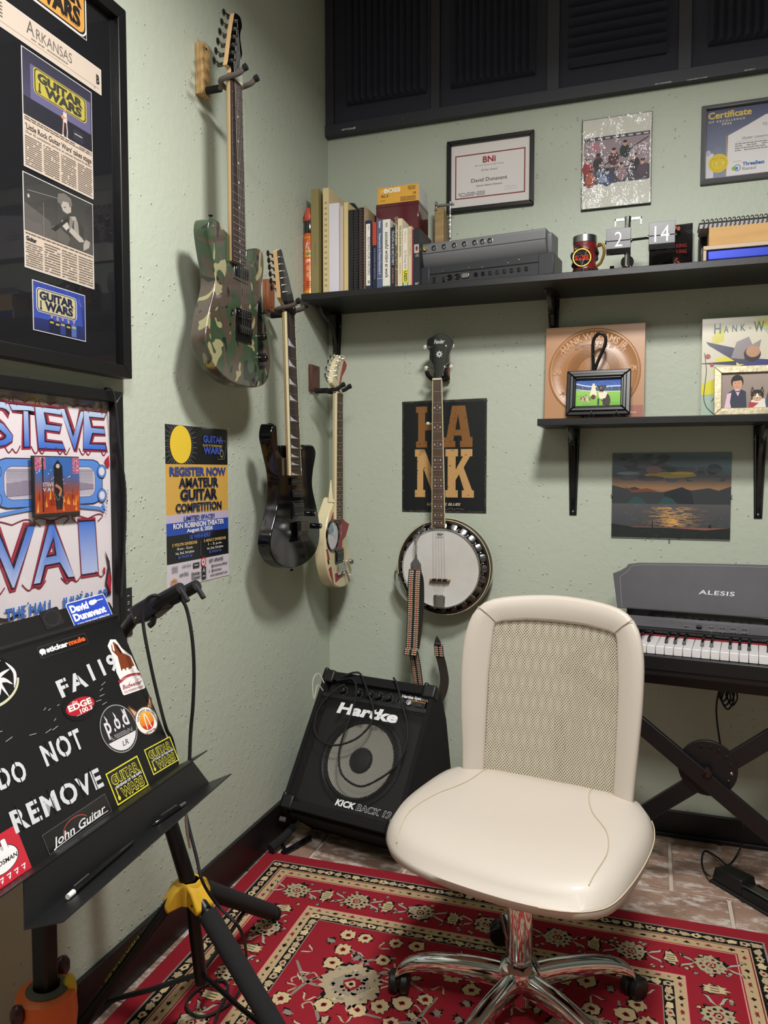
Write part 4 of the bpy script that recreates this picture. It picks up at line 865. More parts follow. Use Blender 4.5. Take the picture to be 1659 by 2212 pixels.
a.ell(.145, .195, .024, .024, '2c2420'); a.ell(.147, .203, .020, .018, 'b98a6c'); a.poly([(.215, .235), (.24, .24), (.235, .215), (.22, .212)], 'b8404a'); a.line([(.225, .21), (.262, .12)], .010, '3a3a3a')
for k in range(6): a.rect(.224 + k * .006, .196 - k * .0135, .232 + k * .006, .202 - k * .0135, 'e0dcd0')
a.poly([(.215, .15), (.23, .165), (.26, .12), (.25, .1), (.22, .11)], 'c03a48'); a.ell(.018, .193, .008, .008, 'a04a3c'); a.ell(.030, .165, .006, .006, 'a04a3c')
a.line([(.008, .205), (.014, .15), (.010, .10), (.008, .06), (.018, .03), (.045, .004)], .0022, '3a3a38', 5); a.line([(.03, .05), (.045, .07), (.05, .05), (.04, .035), (.06, .045)], .0018, '33403a', 4)
for k in range(4): a.line([(.04 + .01 * k, .145), (.07 + .02 * k, .16)], .001, '3a3a3a')
part('sleeve_print', a, GLOSSY, t)
# iron hook behind the dog photo
q = MB(); bp = onB(1280, 806, .11); hx, hz = bp.x, bp.z
def hb(px, py): p = onB(px, py, .115); return (p.x, -.115, p.z)
t = thing('bottle_opener', 'dark forged steel loop handle sticking up behind the small dog photo', 'metal tool', (bp.x, -.115, S2T + .001))
IR = mat('forged_steel', '3a3836', .28, .9, bump=(60, .5, .002))
q.tube(spline([(bp.x - .03, -.115, S2T + .002), hb(1268, 830), hb(1280, 800), hb(1284, 772), hb(1281, 745), hb(1283, 728), hb(1296, 719), hb(1308, 724), hb(1309, 740), hb(1302, 756), hb(1293, 776), hb(1287, 795)], 5), [.006] * 12 + [.0055] * 20 + [.0062] * 24, 10, flat=.7) if False else None
pts = spline([(bp.x - .03, -.115, S2T + .004), hb(1268, 830), hb(1281, 800), hb(1281, 772), hb(1281, 742), hb(1286, 727), hb(1298, 720), hb(1308, 729), hb(1307, 745), hb(1300, 762), hb(1291, 782), hb(1284, 802)], 6)
q.tube(pts, [.0055] * len(pts), 10); part('forged_loop', q, IR, t)
for z_ in ((1283, 743), (1283, 765)): q = MB(); q.ball(hb(*z_), (.005, .007, .005), 8); part('rivet', q, STEEL, t)
# dog photo in black frame on little easel
A, Bq = onB(1224, 800, .13), onB(1361, 897, .13); w_ = Bq.x - A.x; z0 = S2T + .009
F = frame((A.x + .001, -.150, z0), (1, -.03, 0), (0, .20, 1)); h_ = .148
t = thing('dog_photo_frame', 'small black moulded frame with a photo of a brown dog on green grass', 'photo frame', (A.x + w_ / 2, -.145, z0))
framebars(F, 0, 0, w_, h_, .030, .014, BF, t, bev=.003, z0=0, lip=.8); framebars(F, .012, .012, w_ - .012, h_ - .012, .012, .019, BF, t, bev=.003, name='inner_rail')
q = MB(F); q.prism([(.004, .004), (w_ - .004, .004), (w_ - .004, h_ - .004), (.004, h_ - .004)], -.004, .0); part('back_board', q, BLK, t)
a = Art(F, .004); i0, j0, i1, j1 = .026, .026, w_ - .026, h_ - .026; ww, hh = i1 - i0, j1 - j0
def PP(l): return [(i0 + p * ww, j0 + r_ * hh) for p, r_ in l]
a.rect(i0, j0, i1, j1, lambda u, v: mix('6fae3a', 'a9d668', (v - j0) / hh), 4, 4); a.rect(i0, j0 + hh * .6, i1, j1, lambda u, v: mix('3c6fc0', '1d3f8c', (v - j0) / hh * 2 - 1.2), 3, 2)
a.poly(PP([(0, .80), (.35, .68), (1, .70), (1, .52), (.4, .56), (0, .64)]), '3b4f72'); a.line(PP([(0, .84), (.35, .72), (1, .72)]), .003, 'dfe8f0', 4); a.line(PP([(0, .64), (.4, .56), (1, .53)]), .0025, 'cfd8d0', 4)
a.step = .08
for k in range(60): a.ell(i0 + ww * random.random(), j0 + hh * random.uniform(.58, .70), .0008, .0012, random.choice(('c8ccd8', '20304a', '6a84b8')), 5)
for k in range(26): a.ell(i0 + ww * random.random(), j0 + hh * random.uniform(.76, .98), .0007, .0007, 'cfe0f5', 5)
for k in range(14): y_ = random.uniform(.06, .48); x_ = random.random() * .8; a.rect(i0 + ww * x_, j0 + hh * y_, i0 + ww * (x_ + .18), j0 + hh * (y_ + .012), random.choice(('5d9a30', '8fc34c')))
a.step = 1; a.poly(PP([(.32, .40), (.38, .82), (.42, .82), (.48, .40)]), 'e6ddc0')
a.step = .1
for k in range(26): th = random.random() * 6.28; r_ = random.random() ** .5; a.ell(i0 + ww * (.25 + .12 * r_ * math.cos(th)), j0 + hh * (.32 + .10 * r_ * math.sin(th)), .0026, .0026, random.choice(('e2cfc8', '7d2a30', 'c8a8a0')), 7)
a.step = 1; a.ell(i0 + ww * .40, j0 + hh * .36, .007, .008, '5a2a20'); a.ell(i0 + ww * .68, j0 + hh * .25, .012, .022, '3a2a20', rot=.15); a.ell(i0 + ww * .62, j0 + hh * .36, .010, .016, '2c211b')
a.poly(PP([(.50, .50), (.58, .56), (.70, .50), (.66, .32), (.60, .25), (.53, .32)]), 'e6dcc4'); a.ell(i0 + ww * .57, j0 + hh * .63, .0085, .012, '33261d'); a.poly(PP([(.46, .74), (.52, .76), (.54, .66), (.49, .68)]), '1f1713'); a.poly(PP([(.60, .76), (.68, .74), (.64, .66)]), '1f1713')
a.ell(i0 + ww * .56, j0 + hh * .66, .004, .004, '8a6a48'); a.ell(i0 + ww * .56, j0 + hh * .57, .004, .003, '14100e'); a.ell(i0 + ww * .565, j0 + hh * .525, .003, .002, 'd88a84'); a.rect(i0 + ww * .49, j0 + hh * .08, i0 + ww * .53, j0 + hh * .3, '33261d'); a.rect(i0 + ww * .60, j0 + hh * .08, i0 + ww * .64, j0 + hh * .3, '33261d')
part('dog_photo', a, PAPER, t); q = MB(F); q.prism([(i0 - .004, j0 - .004), (i1 + .004, j0 - .004), (i1 + .004, j1 + .004), (i0 - .004, j1 + .004)], .009, .0102); part('glass', q, PGLASS, t)
t = thing('wire_easel', 'little black wire easel under the small dog photo', 'easel', (A.x + w_ / 2, -.15, S2T))
for fx in (.42, .80):
    X = A.x + w_ * fx; q = MB(); q.tube(spline([(X, -.120, S2T + .006), (X, -.15, S2T + .005), (X, -.178, S2T + .006), (X, -.181, S2T + .02), (X, -.176, S2T + .026)], 4), .0018, 6); q.tube([(X + .009 * math.cos(k), -.180, S2T + .0065 + .005 * math.sin(k)) for k in [j * .7 for j in range(10)]], .0014, 5); part('hook', q, BLKM, t)
# family photo in silver-gold frame
A = onB(1541, 890, .13); w_, h_ = .235, .150; F = frame((A.x, -.140, S2T + .001), (1, 0, 0), (0, .16, 1)); z0 = S2T + .001
t = thing('family_photo_frame', 'pale champagne frame holding a photo of two children and a dog', 'photo frame', (A.x + w_ / 2, -.135, z0))
CHAMP = mat('champagne_frame', 'b3a88a', .4, .45, bump=(120, .5), var=(50, '8f866e', (1, 1, 1)))
framebars(F, 0, 0, w_, h_, .021, .013, CHAMP, t, bev=.0015); q = MB(F); q.prism([(.004, .004), (w_ - .004, .004), (w_ - .004, h_ - .004), (.004, h_ - .004)], -.003, 0); part('back_board', q, BLK, t)
a = Art(F, .004); i0, j0, i1, j1 = .020, .020, w_ - .02, h_ - .02; ww, hh = i1 - i0, j1 - j0
a.rect(i0, j0, i1, j1, lambda u, v: mix('8a7a72', 'a09088', (v - j0) / hh))
def person(x, sh, arm, hair, skin, tie):
    def E(dx, dy, rx, ry, c, rot=0): a.ell(i0 + x + dx, j0 + dy, rx, ry, c, 18, rot)
    a.poly([(i0 + x - .030, j0), (i0 + x - .024, j0 + .050), (i0 + x - .010, j0 + .060), (i0 + x + .010, j0 + .060), (i0 + x + .024, j0 + .052), (i0 + x + .026, j0)], sh)
    a.poly([(i0 + x - .036, j0), (i0 + x - .028, j0 + .046), (i0 + x - .016, j0 + .050), (i0 + x - .020, j0 + .02), (i0 + x - .016, j0)], arm)
    a.poly([(i0 + x - .008, j0 + .060), (i0 + x + .010, j0 + .060), (i0 + x + .002, j0 + .038)], arm if tie else skin)
    E(0, .083, .0175, .022, hair); E(.0005, .076, .0135, .017, skin); a.poly([(i0 + x - .015, j0 + .084), (i0 + x + .015, j0 + .088), (i0 + x + .014, j0 + .098), (i0 + x - .013, j0 + .098)], hair)
    for s_ in (-1, 1): E(s_ * .005, .079, .0016, .0011, '1c1412')
    E(0, .073, .0013, .0018, mix(skin, '8a4a3a', .35)); a.line([(i0 + x - .005, j0 + .068), (i0 + x, j0 + .066), (i0 + x + .005, j0 + .068)], .0012, 'a85048', 3)
    if tie: a.poly([(i0 + x - .007, j0 + .057), (i0 + x + .008, j0 + .051), (i0 + x + .008, j0 + .058), (i0 + x - .007, j0 + .051)], '6a6480')
person(.045, '2e3348', 'd8bcc8', '1b1716', 'cf9a7c', True); person(.155, '2f4256', '3a5068', '4a3026', 'd9a88c', False)
a.ell(i0 + .100, j0 + .022, .018, .024, '2b2422'); a.poly([(i0 + .078, j0), (i0 + .084, j0 + .026), (i0 + .12, j0 + .03), (i0 + .124, j0)], 'e0d8cc'); a.poly([(i0 + .076, j0), (i0 + .078, j0 + .02), (i0 + .104, j0 + .016), (i0 + .086, j0)], 'b03440')
for s_ in (-1, 1): a.poly([(i0 + .1 + s_ * .006, j0 + .050), (i0 + .1 + s_ * .014, j0 + .068), (i0 + .1 + s_ * .019, j0 + .048)], '241d1b'); a.poly([(i0 + .1 + s_ * .010, j0 + .050), (i0 + .1 + s_ * .014, j0 + .060), (i0 + .1 + s_ * .016, j0 + .048)], '9a7460')
a.ell(i0 + .1, j0 + .041, .018, .016, '231c1a'); a.ell(i0 + .1, j0 + .031, .013, .009, 'c9a078'); a.ell(i0 + .1, j0 + .034, .004, .012, 'e8e0d4'); a.ell(i0 + .1, j0 + .031, .003, .002, '0e0c0c'); a.ell(i0 + .1, j0 + .025, .004, .002, 'c87880')
for s_ in (-1, 1): a.ell(i0 + .1 + s_ * .007, j0 + .043, .0016, .0014, 'c8a070')
part('family_photo', a, PAPER, t); q = MB(F); q.prism([(i0 - .003, j0 - .003), (i1 + .003, j0 - .003), (i1 + .003, j1 + .003), (i0 - .003, j1 + .003)], .008, .0092); part('glass', q, PGLASS, t)
# ================================================================== LEFT WALL
def Lp(px, py, off): p = onL(px, py, off); return (p.y, p.z)
# --- big framed newspaper display
fr_ = onL(279, 400, .032).y; fb = onL(281, 818, .032).z; ft = onL(278, 28, .032).z; fl_ = fr_ - .425
t = thing('framed_newspaper_display', 'large black framed display of newspaper clippings and photos on black matting, upper left', 'framed display', (0, (fr_ + fl_) / 2, fb))
framebars(LWF, fl_, fb, fr_, ft, .028, .032, BF, t, bev=.002)
q = MB(LWF); q.prism([(fl_ + .02, fb + .02), (fr_ - .02, fb + .02), (fr_ - .02, ft - .02), (fl_ + .02, ft - .02)], .002, .010); part('mat_board', q, mat('black_matboard', '0f0f13', .8, spec=.2), t)
def card(name, c, x0, z0, x1, z1, draw, z=.0104):
    q = MB(LWF); q.prism([(x0, z0), (x1, z0), (x1, z1), (x0, z1)], z, z + .0012); o = part(name, q, mat('core_white', 'dcd8d4', .6), t)
    a = Art(LWF, z + .0014); draw(a, x0 + .0015, z0 + .0015, x1 - .0015, z1 - .0015); p_ = part('print', a, PAPER, o); return o
def warlogo(a, cx, cy, w, h, bg, fg, out=None, skew=0., sub=None):
    """boxed two-line GUITAR / WARS lettering"""
    r = h * .16
    if out: a.rrect(cx - w * .54, cy - h * .57, cx + w * .54, cy + h * .57, r * 1.25, out); a.rrect(cx - w * .52, cy - h * .54, cx + w * .52, cy + h * .54, r * 1.1, fg)
    a.rrect(cx - w * .5, cy - h * .5, cx + w * .5, cy + h * .5, r, bg)
    a.text('GUITAR', cx, cy + h * .05, h * .36, fg, w=w * .92, bold=.06); a.text('WARS', cx + w * .05, cy - h * .40, h * .38, fg, w=w * .76, bold=.06)
    a.rect(cx - w * .44, cy - h * .42, cx - w * .41, cy - h * .02, fg); a.ell(cx - w * .425, cy - h * .40, w * .03, h * .06, fg, 10)
    if sub: a.text(sub, cx + w * .26, cy - h * .47, h * .07, bg, w=w * .30, bold=.02)
def dx(v): return v
cc = (fl_ + fr_) / 2
card('logo_cutout', None, -1.50, 2.128, -1.318, 2.236, lambda a, x0, z0, x1, z1: (a.rect(x0, z0, x1, z1, '0f0f13'), warlogo(a, (x0 + x1) / 2, (z0 + z1) / 2, .168, .092, 'd79a48', '14120f', 'e8e4de', sub='LITTLE ROCK')))
def strip_(a, x0, z0, x1, z1):
    a.rect(x0, z0, x1, z1, 'c9b9aa'); h = z1 - z0; m = (x0 + x1) / 2
    a.text('A', m - .052, z0 + h * .42, .026, '55504a', w=.020); a.text('RKANSAS', m + .012, z0 + h * .42, .020, '55504a', w=.098)
    a.lines(m - .05, z0 + h * .36, m + .05, z0 + h * .24, 1, '6a625a'); a.rect(x0 + .004, z0 + h * .16, x1 - .006, z0 + h * .175, '6a625a'); a.text('B', x1 - .010, z0 + h * .35, .018, '1c1a18', w=.010, bold=.05)
    a.text('B', x1 - .02, z0 + h * .08, .005, '55504a'); a.lines(x0 + .006, z1 - .006, x0 + .03, z1 - .036, 5, '4a4640')
def onz(p): return onL(*p, .012)
zst = onz((232, 161)).z; zsb = onz((232, 215)).z
card('newspaper_banner', None, cc - .152, zsb, cc + .150, zst, strip_)
c1x0, c1x1 = onz((46, 97)).y, onz((198, 203)).y; c1t, c1b = onz((46, 97)).z, onz((47, 355)).z
def clip1(a, x0, z0, x1, z1):
    h = z1 - z0; w = x1 - x0; pb = z0 + h * .44
    a.rect(x0, z0, x1, z1, 'c4b3a3'); a.rect(x0, pb, x1, z1, lambda u, v: mix('4d4763', '2c2b3c', (v - pb) / (z1 - pb)), 2, 6); a.rect(x0, pb, x1, pb + h * .16, '1f1f2a')
    a.rect(x0 + w * .1, pb + h * .16, x1 - w * .02, z1 - h * .10, '5f5a7e'); warlogo(a, x0 + w * .53, z1 - h * .215, w * .72, h * .20, 'b3a544', '35342c', 'b3a544')
    a.rect(x0 + w * .7, pb + h * .02, x0 + w * .86, pb + h * .12, '2c2c36'); a.rect(x0 + w * .72, pb + h * .075, x0 + w * .84, pb + h * .085, 'b0a8a0')
    X, Z = x0 + w * .58, pb + h * .055     # seated player
    a.line([(X - .004, Z + .018), (X - .006, Z), (X - .007, Z - .010)], .0035, 'c0988a'); a.line([(X + .004, Z + .018), (X + .006, Z), (X + .005, Z - .012)], .0035, 'c0988a')
    a.poly([(X - .006, Z + .016), (X + .006, Z + .016), (X + .005, Z + .036), (X - .005, Z + .036)], 'c9bdb8'); a.ell(X, Z + .041, .0032, .0042, 'b08a7a', 10); a.ell(X - .006, Z + .024, .005, .004, 'c08a4a', 10); a.line([(X - .006, Z + .024), (X + .010, Z + .028)], .0012, 'a87a40')
    a.rect(X - .009, Z - .013, X - .004, Z - .010, 'e0dcd8'); a.rect(X + .003, Z - .015, X + .008, Z - .012, 'e0dcd8')
    a.lines(x0 + .002, pb - .002, x1 - .002, pb - .010, 2, '5c524a'); a.text("'Little Rock Guitar Wars' takes stage", (x0 + x1) / 2, pb - .026, .0105, '2a2622', w=w * .96, bold=.01)
    a.text('Over 45 contestants perform at contest hosted by library', (x0 + x1) / 2, pb - .034, .0048, '5c524a', w=w * .96)
    for k in range(4): a.lines(x0 + .002 + k * w * .25, pb - .038, x0 + w * .235 + k * w * .25, z0 + .002, 14, '6b6057')
card('newspaper_clipping', None, c1x0, c1b, c1x1, c1t, clip1)
c2t, c2b = onz((48, 368)).z, onz((50, 575)).z
def clip2(a, x0, z0, x1, z1):
    h = z1 - z0; w = x1 - x0; pb = z0 + h * .39
    a.rect(x0, z0, x1, z1, 'c4b3a3'); a.rect(x0, pb, x1, z1, lambda u, v: mix('4a4744', '2f2e2d', (v - pb) / (z1 - pb)), 2, 4)
    a.poly([(x0, pb), (x0, pb + h * .30), (x0 + w * .35, pb + h * .2), (x0 + w * .42, pb)], '57534f'); a.line([(x0 + w * .05, pb + h * .44), (x0 + w * .5, pb + h * .50)], .001, '8a8682'); a.ell(x0 + w * .06, pb + h * .38, .003, .004, 'b0aca6', 8); a.line([(x0 + w * .26, pb), (x0 + w * .26, pb + h * .38)], .0008, '8a8682')
    def Q(l): return [(x0 + w * p, pb + (z1 - pb) * r_) for p, r_ in l]
    for l, c in ((((.52, .05), (.54, .50), (.62, .60), (.76, .60), (.86, .42), (.84, .05)), '33312f'), (((.70, .30), (.70, .56), (.76, .54), (.78, .28)), '8d8780'), (((.64, .58), (.70, .60), (.66, .30), (.62, .32)), '7a746e'),
                 (((.66, .58), (.72, .62), (.75, .56), (.68, .52)), '9a938b'), (((.50, .74), (.53, .84), (.62, .86), (.66, .78), (.66, .66), (.60, .60), (.54, .62)), 'a79f97'), (((.46, .74), (.47, .90), (.56, .96), (.66, .92), (.68, .80), (.64, .74), (.62, .82), (.54, .80), (.52, .72)), '6a645e'),
                 (((.54, .70), (.58, .72), (.58, .69)), '4a4642'), (((.38, .02), (.37, .26), (.46, .30), (.62, .20), (.70, .02)), '57524d'), (((.60, .02), (.66, .22), (.86, .20), (.90, .02)), '413e3b'), (((.62, .28), (.78, .16), (.86, .20), (.82, .26), (.66, .38)), 'a8a098'),
                 (((.50, .36), (.52, .44), (.60, .44), (.63, .36), (.58, .28)), 'b5ada5'), (((.36, .20), (.60, .52), (.63, .50), (.42, .18)), '242220'), (((.84, .02), (.93, .12), (.95, .24), (.88, .26), (.84, .14)), '9a938c')):
        a.poly(Q(l), c)
    a.lines(x0 + .002, pb - .002, x1 - .002, pb - .007, 1, '5c524a'); a.text('Guitar', x0 + .003, pb - .018, .008, '1f1c1a', al='l', w=.027, bold=.05)
    for k in range(4): a.lines(x0 + .002 + k * w * .25, pb - (.021 if k == 0 else .010), x0 + w * .235 + k * w * .25, z0 + .002, 11, '6b6057')
card('newspaper_clipping', None, c1x0 - .004, c2b, c1x1 - .003, c2t, clip2)
p3x0, p3x1, p3t, p3b = onz((70, 603)).y, onz((184, 640)).y, onz((70, 603)).z, onz((184, 738)).z
def ph3(a, x0, z0, x1, z1):
    h = z1 - z0; w = x1 - x0; a.rect(x0, z0, x1, z1, lambda u, v: mix('1e2450', '2c3f94', (v - z0) / h), 2, 4); a.poly([(x0, z0 + h * .25), (x0, z1 - h * .1), (x0 + w * .9, z1 - h * .1), (x0 + w * .95, z0 + h * .3)], '34489c')
    warlogo(a, x0 + w * .44, z0 + h * .64, w * .72, h * .44, 'b9b28a', '1a1c3a', 'c8c8c8', sub='LITTLE ROCK')
    for k, p in enumerate((.33, .44, .54, .65, .76)):
        X = x0 + w * p; s_ = 1 - .08 * (k % 2); a.poly([(X - .007, z0 + .002), (X - .008, z0 + h * .27 * s_), (X, z0 + h * .31 * s_), (X + .008, z0 + h * .27 * s_), (X + .007, z0 + .002)], ('151838', '171a30', '2c3a78', '14162a', '4a62a0')[k]); a.ell(X, z0 + h * .36 * s_, .0035, .0048, '9a8292', 10)
        a.rect(X - .005, z0 + h * .21 * s_, X + .005, z0 + h * .25 * s_, 'b3a544')
card('stage_photo', None, p3x0, p3b, p3x1, p3t, ph3)
q = MB(LWF); q.prism([(fl_ + .024, fb + .024), (fr_ - .024, fb + .024), (fr_ - .024, ft - .024), (fl_ + .024, ft - .024)], .018, .0195); part('glass', q, PGLASS, t)

# --- framed concert poster
gr = onL(269, 1000, .026).y; gt = onL(266, 847, .026).z; gl = gr - .40; gb = .80
t = thing('framed_concert_poster', 'black framed white concert poster with swirling blue and red letters, below the newspaper display', 'framed poster', (0, (gr + gl) / 2, gb))
framebars(LWF, gl, gb, gr, gt, .025, .026, BF, t, bev=.002)
q = MB(LWF); q.prism([(gl + .01, gb + .01), (gr - .01, gb + .01), (gr - .01, gt - .01), (gl + .01, gt - .01)], .002, .006); part('backing_board', q, mat('grey_mount', '8c857e', .7), t)
a = Art(LWF, .0062); px1 = gr - .024; px0 = gl + .024; a.rect(px0, gb + .03, px1, gt - .042, 'e3dade')
REDL, INK, BLU = '8a1f35', '2d1a24', '4f7fd0'
def acid(s_, x0, x1, zb_, zt_, sc=.55):
    """hand drawn bulging letters: outline, red edge, blue fading fill"""
    n = len(s_); w = (x1 - x0) / n
    cx = (x0 + x1) / 2
    grad = lambda u, v: mix('3f6fd0', 'c2d0ea', max(0, min(1, (v - zb_) / (zt_ - zb_)))) if s_ == 'STEVE' else mix('b9c4ea', '4373cf', max(0, min(1, (v - zb_) / (zt_ - zb_) * 1.6)))
    for k, ch in enumerate(s_):
        u = x0 + w * (k + .5); hh = zt_ - zb_
        def wp(uu, vv, u=u, k=k):
            f = (vv - zb_) / hh; return (u + (uu - u) * (1 + .30 * abs(f - .5) ** 1.2 * 2) + .004 * math.sin(f * 9 + k), vv + .0012 * math.sin((uu - u) / w * 7 + k))
        a.warp = wp
        for bo, c in ((.052, REDL), (.042, 'a8304a'), (.024, INK), (.0, grad)):
            a.text(ch, u, zb_, hh, c, w=w * (.86 + bo * 1.2) * (.45 if ch == 'I' else 1), bold=bo)
        a.warp = None
    for k in range(n):
        u = x0 + w * (k + .5)
        for sx in (-1, 1):
            a.line([(u + sx * w * .30, zt_ - .004), (u + sx * w * .46, zt_ + .008), (u + sx * w * .30, zt_ + .012), (u, zt_ + .004)], .0022, REDL, 5)
            a.line([(u + sx * w * .2, zb_ + .002), (u + sx * w * .36, zb_ - .012), (u + sx * w * .5, zb_ - .004)], .0026, REDL, 5)
sz1, sz0 = onL(120, 880, .0062).z, onL(120, 968, .0062).z
acid('STEVE', px0 + .004, px1 - .014, sz0, sz1)
vz1, vz0 = onL(120, 1130, .0062).z, onL(120, 1262, .0062).z
acid('VAI', px0 + .012, px1 - .026, vz0 + .01, vz1)
# blue scroll cartouche with lined grey centre
mz1, mz0 = onL(60, 985, .0062).z, onL(60, 1110, .0062).z; mc = (px0 + px1) / 2 - .003; mh = (mz1 - mz0)
a.rrect(mc - .150, mz0 + .012, mc + .150, mz1 - .004, .03, INK); a.rrect(mc - .148, mz0 + .014, mc + .148, mz1 - .006, .029, '5a8ad6'); a.rrect(mc - .126, mz0 + .028, mc + .126, mz1 - .020, .02, INK); a.rrect(mc - .125, mz0 + .029, mc + .125, mz1 - .021, .019, 'cfc8d4')
for k in range(24): z_ = mz0 + .032 + k * (mh - .056) / 24; a.rect(mc - .120, z_, mc + .120, z_ + .0010, 'a79fb0')
a.poly([(mc - .12, mz0 + .06), (mc - .02, mz0 + .07), (mc + .12, mz0 + .055), (mc + .12, mz0 + .045), (mc - .12, mz0 + .035)], '8e8398')
for sx in (-1, 1):
    for cz_ in (mz0 + .03, mz1 - .03): a.ell(mc + sx * .146, cz_, .015, .015, '5a8ad6'); a.ell(mc + sx * .146, cz_, .009, .009, 'e3dade'); a.ring(mc + sx * .146, cz_, .015, .015, .0012, INK)
    a.line([(mc + sx * .148, mz0 + .012), (mc + sx * .152, mz0 - .004), (mc + sx * .135, mz0 + .002), (mc + sx * .06, mz0 + .010)], .007, '5a8ad6', 5)
    # red flames at the sides
    a.poly([(mc + sx * .168, vz0 - .05), (mc + sx * .150, vz0 - .02), (mc + sx * .160, vz0 + .02), (mc + sx * .152, vz0 + .055), (mc + sx * .166, vz0 + .03), (mc + sx * .172, vz0 - .01)], INK)
    a.poly([(mc + sx * .170, vz0 - .045), (mc + sx * .156, vz0 - .018), (mc + sx * .165, vz0 + .01), (mc + sx * .170, vz0 - .01)], 'b5243c')
    a.ell(mc + sx * .148, vz0 + .012, .004, .006, 'b5243c'); a.line([(mc + sx * .165, vz0 - .04), (mc + sx * .13, vz0 - .05), (mc + sx * .10, vz0 - .045), (mc + sx * .085, vz0 - .049)], lambda s_: .009 * (1 - s_) + .001, INK, 5)
    for k in range(8): a.ell(mc + sx * (.165 - .001 * k), mz0 + .05 - k * .0075 - .01, .0012 + .0012 * (k == 3), .0016 + .001 * (k == 3), INK, 8); a.ell(mc + sx * (.04 + .005 * k), vz0 - .046 + .0004 * k * k, .0018, .0022, INK, 8)
    a.poly([(mc + sx * .17, mz1 + .006), (mc + sx * .155, mz1 - .006), (mc + sx * .163, mz1 - .02), (mc + sx * .172, mz1 - .02)], 'b5243c')
hz = onL(60, 1330, .0062).z; a.text('THE HALL', mc - .070, hz, .022, '3a6fc0', w=.125, bold=.035); a.text('JULY 31, 20', mc + .085, hz - .002, .022, '3a6fc0', w=.14, bold=.035)
part('poster_print', a, PAPER, t)
q = MB(LWF); q.prism([(gl + .022, gb + .022), (gr - .022, gb + .022), (gr - .022, gt - .022), (gl + .022, gt - .022)], .012, .0135); part('glass', q, PGLASS, t)
# signed disc case fixed on the poster glass
A, B_ = onL(72, 984, .022), onL(172, 985, .022); zb_ = onL(70, 1116, .022).z
t = thing('disc_case', 'clear disc case with a fiery orange and blue sleeve stuck on the concert poster', 'disc case', (.018, (A.y + B_.y) / 2, zb_))
q = MB(LWF); q.prism([(A.y, zb_ - .003), (B_.y, zb_ - .005), (B_.y, A.z), (A.y, A.z)], .0142, .0205); part('case', q, mat('case_dark', '2b2626', .3), t, bevel=.001)
a = Art(LWF, .0207); x0, x1, z1 = A.y + .004, B_.y - .001, A.z - .002; w = x1 - x0; z0 = zb_ + .004; h = z1 - z0
a.rect(x0, z0, x1, z1, lambda u, v: mix('b0401f', '3a6ab4', max(0, min(1, ((v - z0) / h - .3) * 2.4))), 4, 14); a.rect(x0, z1 - h * .22, x0 + w * .24, z1, 'b86a86'); a.rect(x1 - w * .16, z1 - h * .3, x1, z1, 'b86a86'); rr = random.Random(8)
a.step = .1
for k in range(70): a.ell(x0 + w * rr.choice((rr.uniform(.02, .22), rr.uniform(.85, .98))), z1 - h * rr.uniform(.02, .28), .0018, .0016, rr.choice(('d88aa0', '8a3a5a', 'e0b0c0')), 6)
for k in range(34): X = x0 + w * rr.uniform(.03, .95); Z = z0 + h * rr.uniform(.02, .25); L_ = h * rr.uniform(.1, .25); a.poly([(X - .003, Z), (X + .003, Z), (X + rr.uniform(-.004, .004), Z + L_)], rr.choice(('e07a28', 'c0401c', 'e8a040', '8a2a18')))
for k in range(20): a.ell(x0 + w * rr.uniform(.25, .8), z1 - h * rr.uniform(.2, .5), .0012, .0012, 'dfe8f4', 6)
a.step = 1; a.rect(x0 + w * .15, z0 + h * .03, x0 + w * .18, z1 - h * .02, '241f2a'); a.poly([(x0 + w * .42, z0 + h * .30), (x0 + w * .40, z1 - h * .16), (x0 + w * .5, z1 - h * .05), (x0 + w * .6, z1 - h * .16), (x0 + w * .62, z0 + h * .30), (x0 + w * .58, z0 + h * .06), (x0 + w * .46, z0 + h * .06)], '221d24')
a.ell(x0 + w * .5, z1 - h * .16, w * .045, h * .04, 'c8b8b0'); a.line([(x0 + w * .44, z0 + h * .5), (x0 + w * .56, z0 + h * .42), (x0 + w * .52, z0 + h * .3)], .006, 'b87a58', 3)
a.text('STEVE', x0 + w * .28, z0 + h * .48, .0075, 'e8e4e0', w=w * .24); a.text('VAI', x0 + w * .27, z0 + h * .39, .0075, 'e8e4e0', w=w * .22, sp=1.4)
a.line([(x0 + w * .42, z0 + h * .34), (x0 + w * .5, z0 + h * .22), (x0 + w * .55, z0 + h * .34), (x0 + w * .62, z0 + h * .25), (x0 + w * .7, z0 + h * .36), (x0 + w * .85, z0 + h * .33)], .0009, '9a9488', 5)
part('sleeve_print', a, GLOSSY, t)
q = MB(LWF); q.prism([(A.y, zb_), (B_.y, zb_ - .002), (B_.y, A.z), (A.y, A.z)], .0222, .0230); part('clear_lid', q, PLAS, t)
# black braided cord hanging over the poster frame
def Lw(px, py, off): p = onL(px, py, off); return (off, p.y, p.z)
q = MB(); pts = spline([Lw(226, 841, .006), Lw(231, 838, .02), Lw(242, 842, .032), Lw(249, 870, .033), Lw(255, 930, .034), Lw(262, 990, .034), Lw(270, 1050, .032), Lw(271, 1110, .031), Lw(268, 1200, .030), Lw(262, 1290, .031)], 8)
q.tube(pts, [.0024 + .0006 * (k % 2) for k in range(len(pts))], 8)
solo('braided_cord', q, mat('black_cord', '19191b', .8, bump=(700, .8)), 'black braided cord hanging over the corner of the concert poster frame', 'cord')
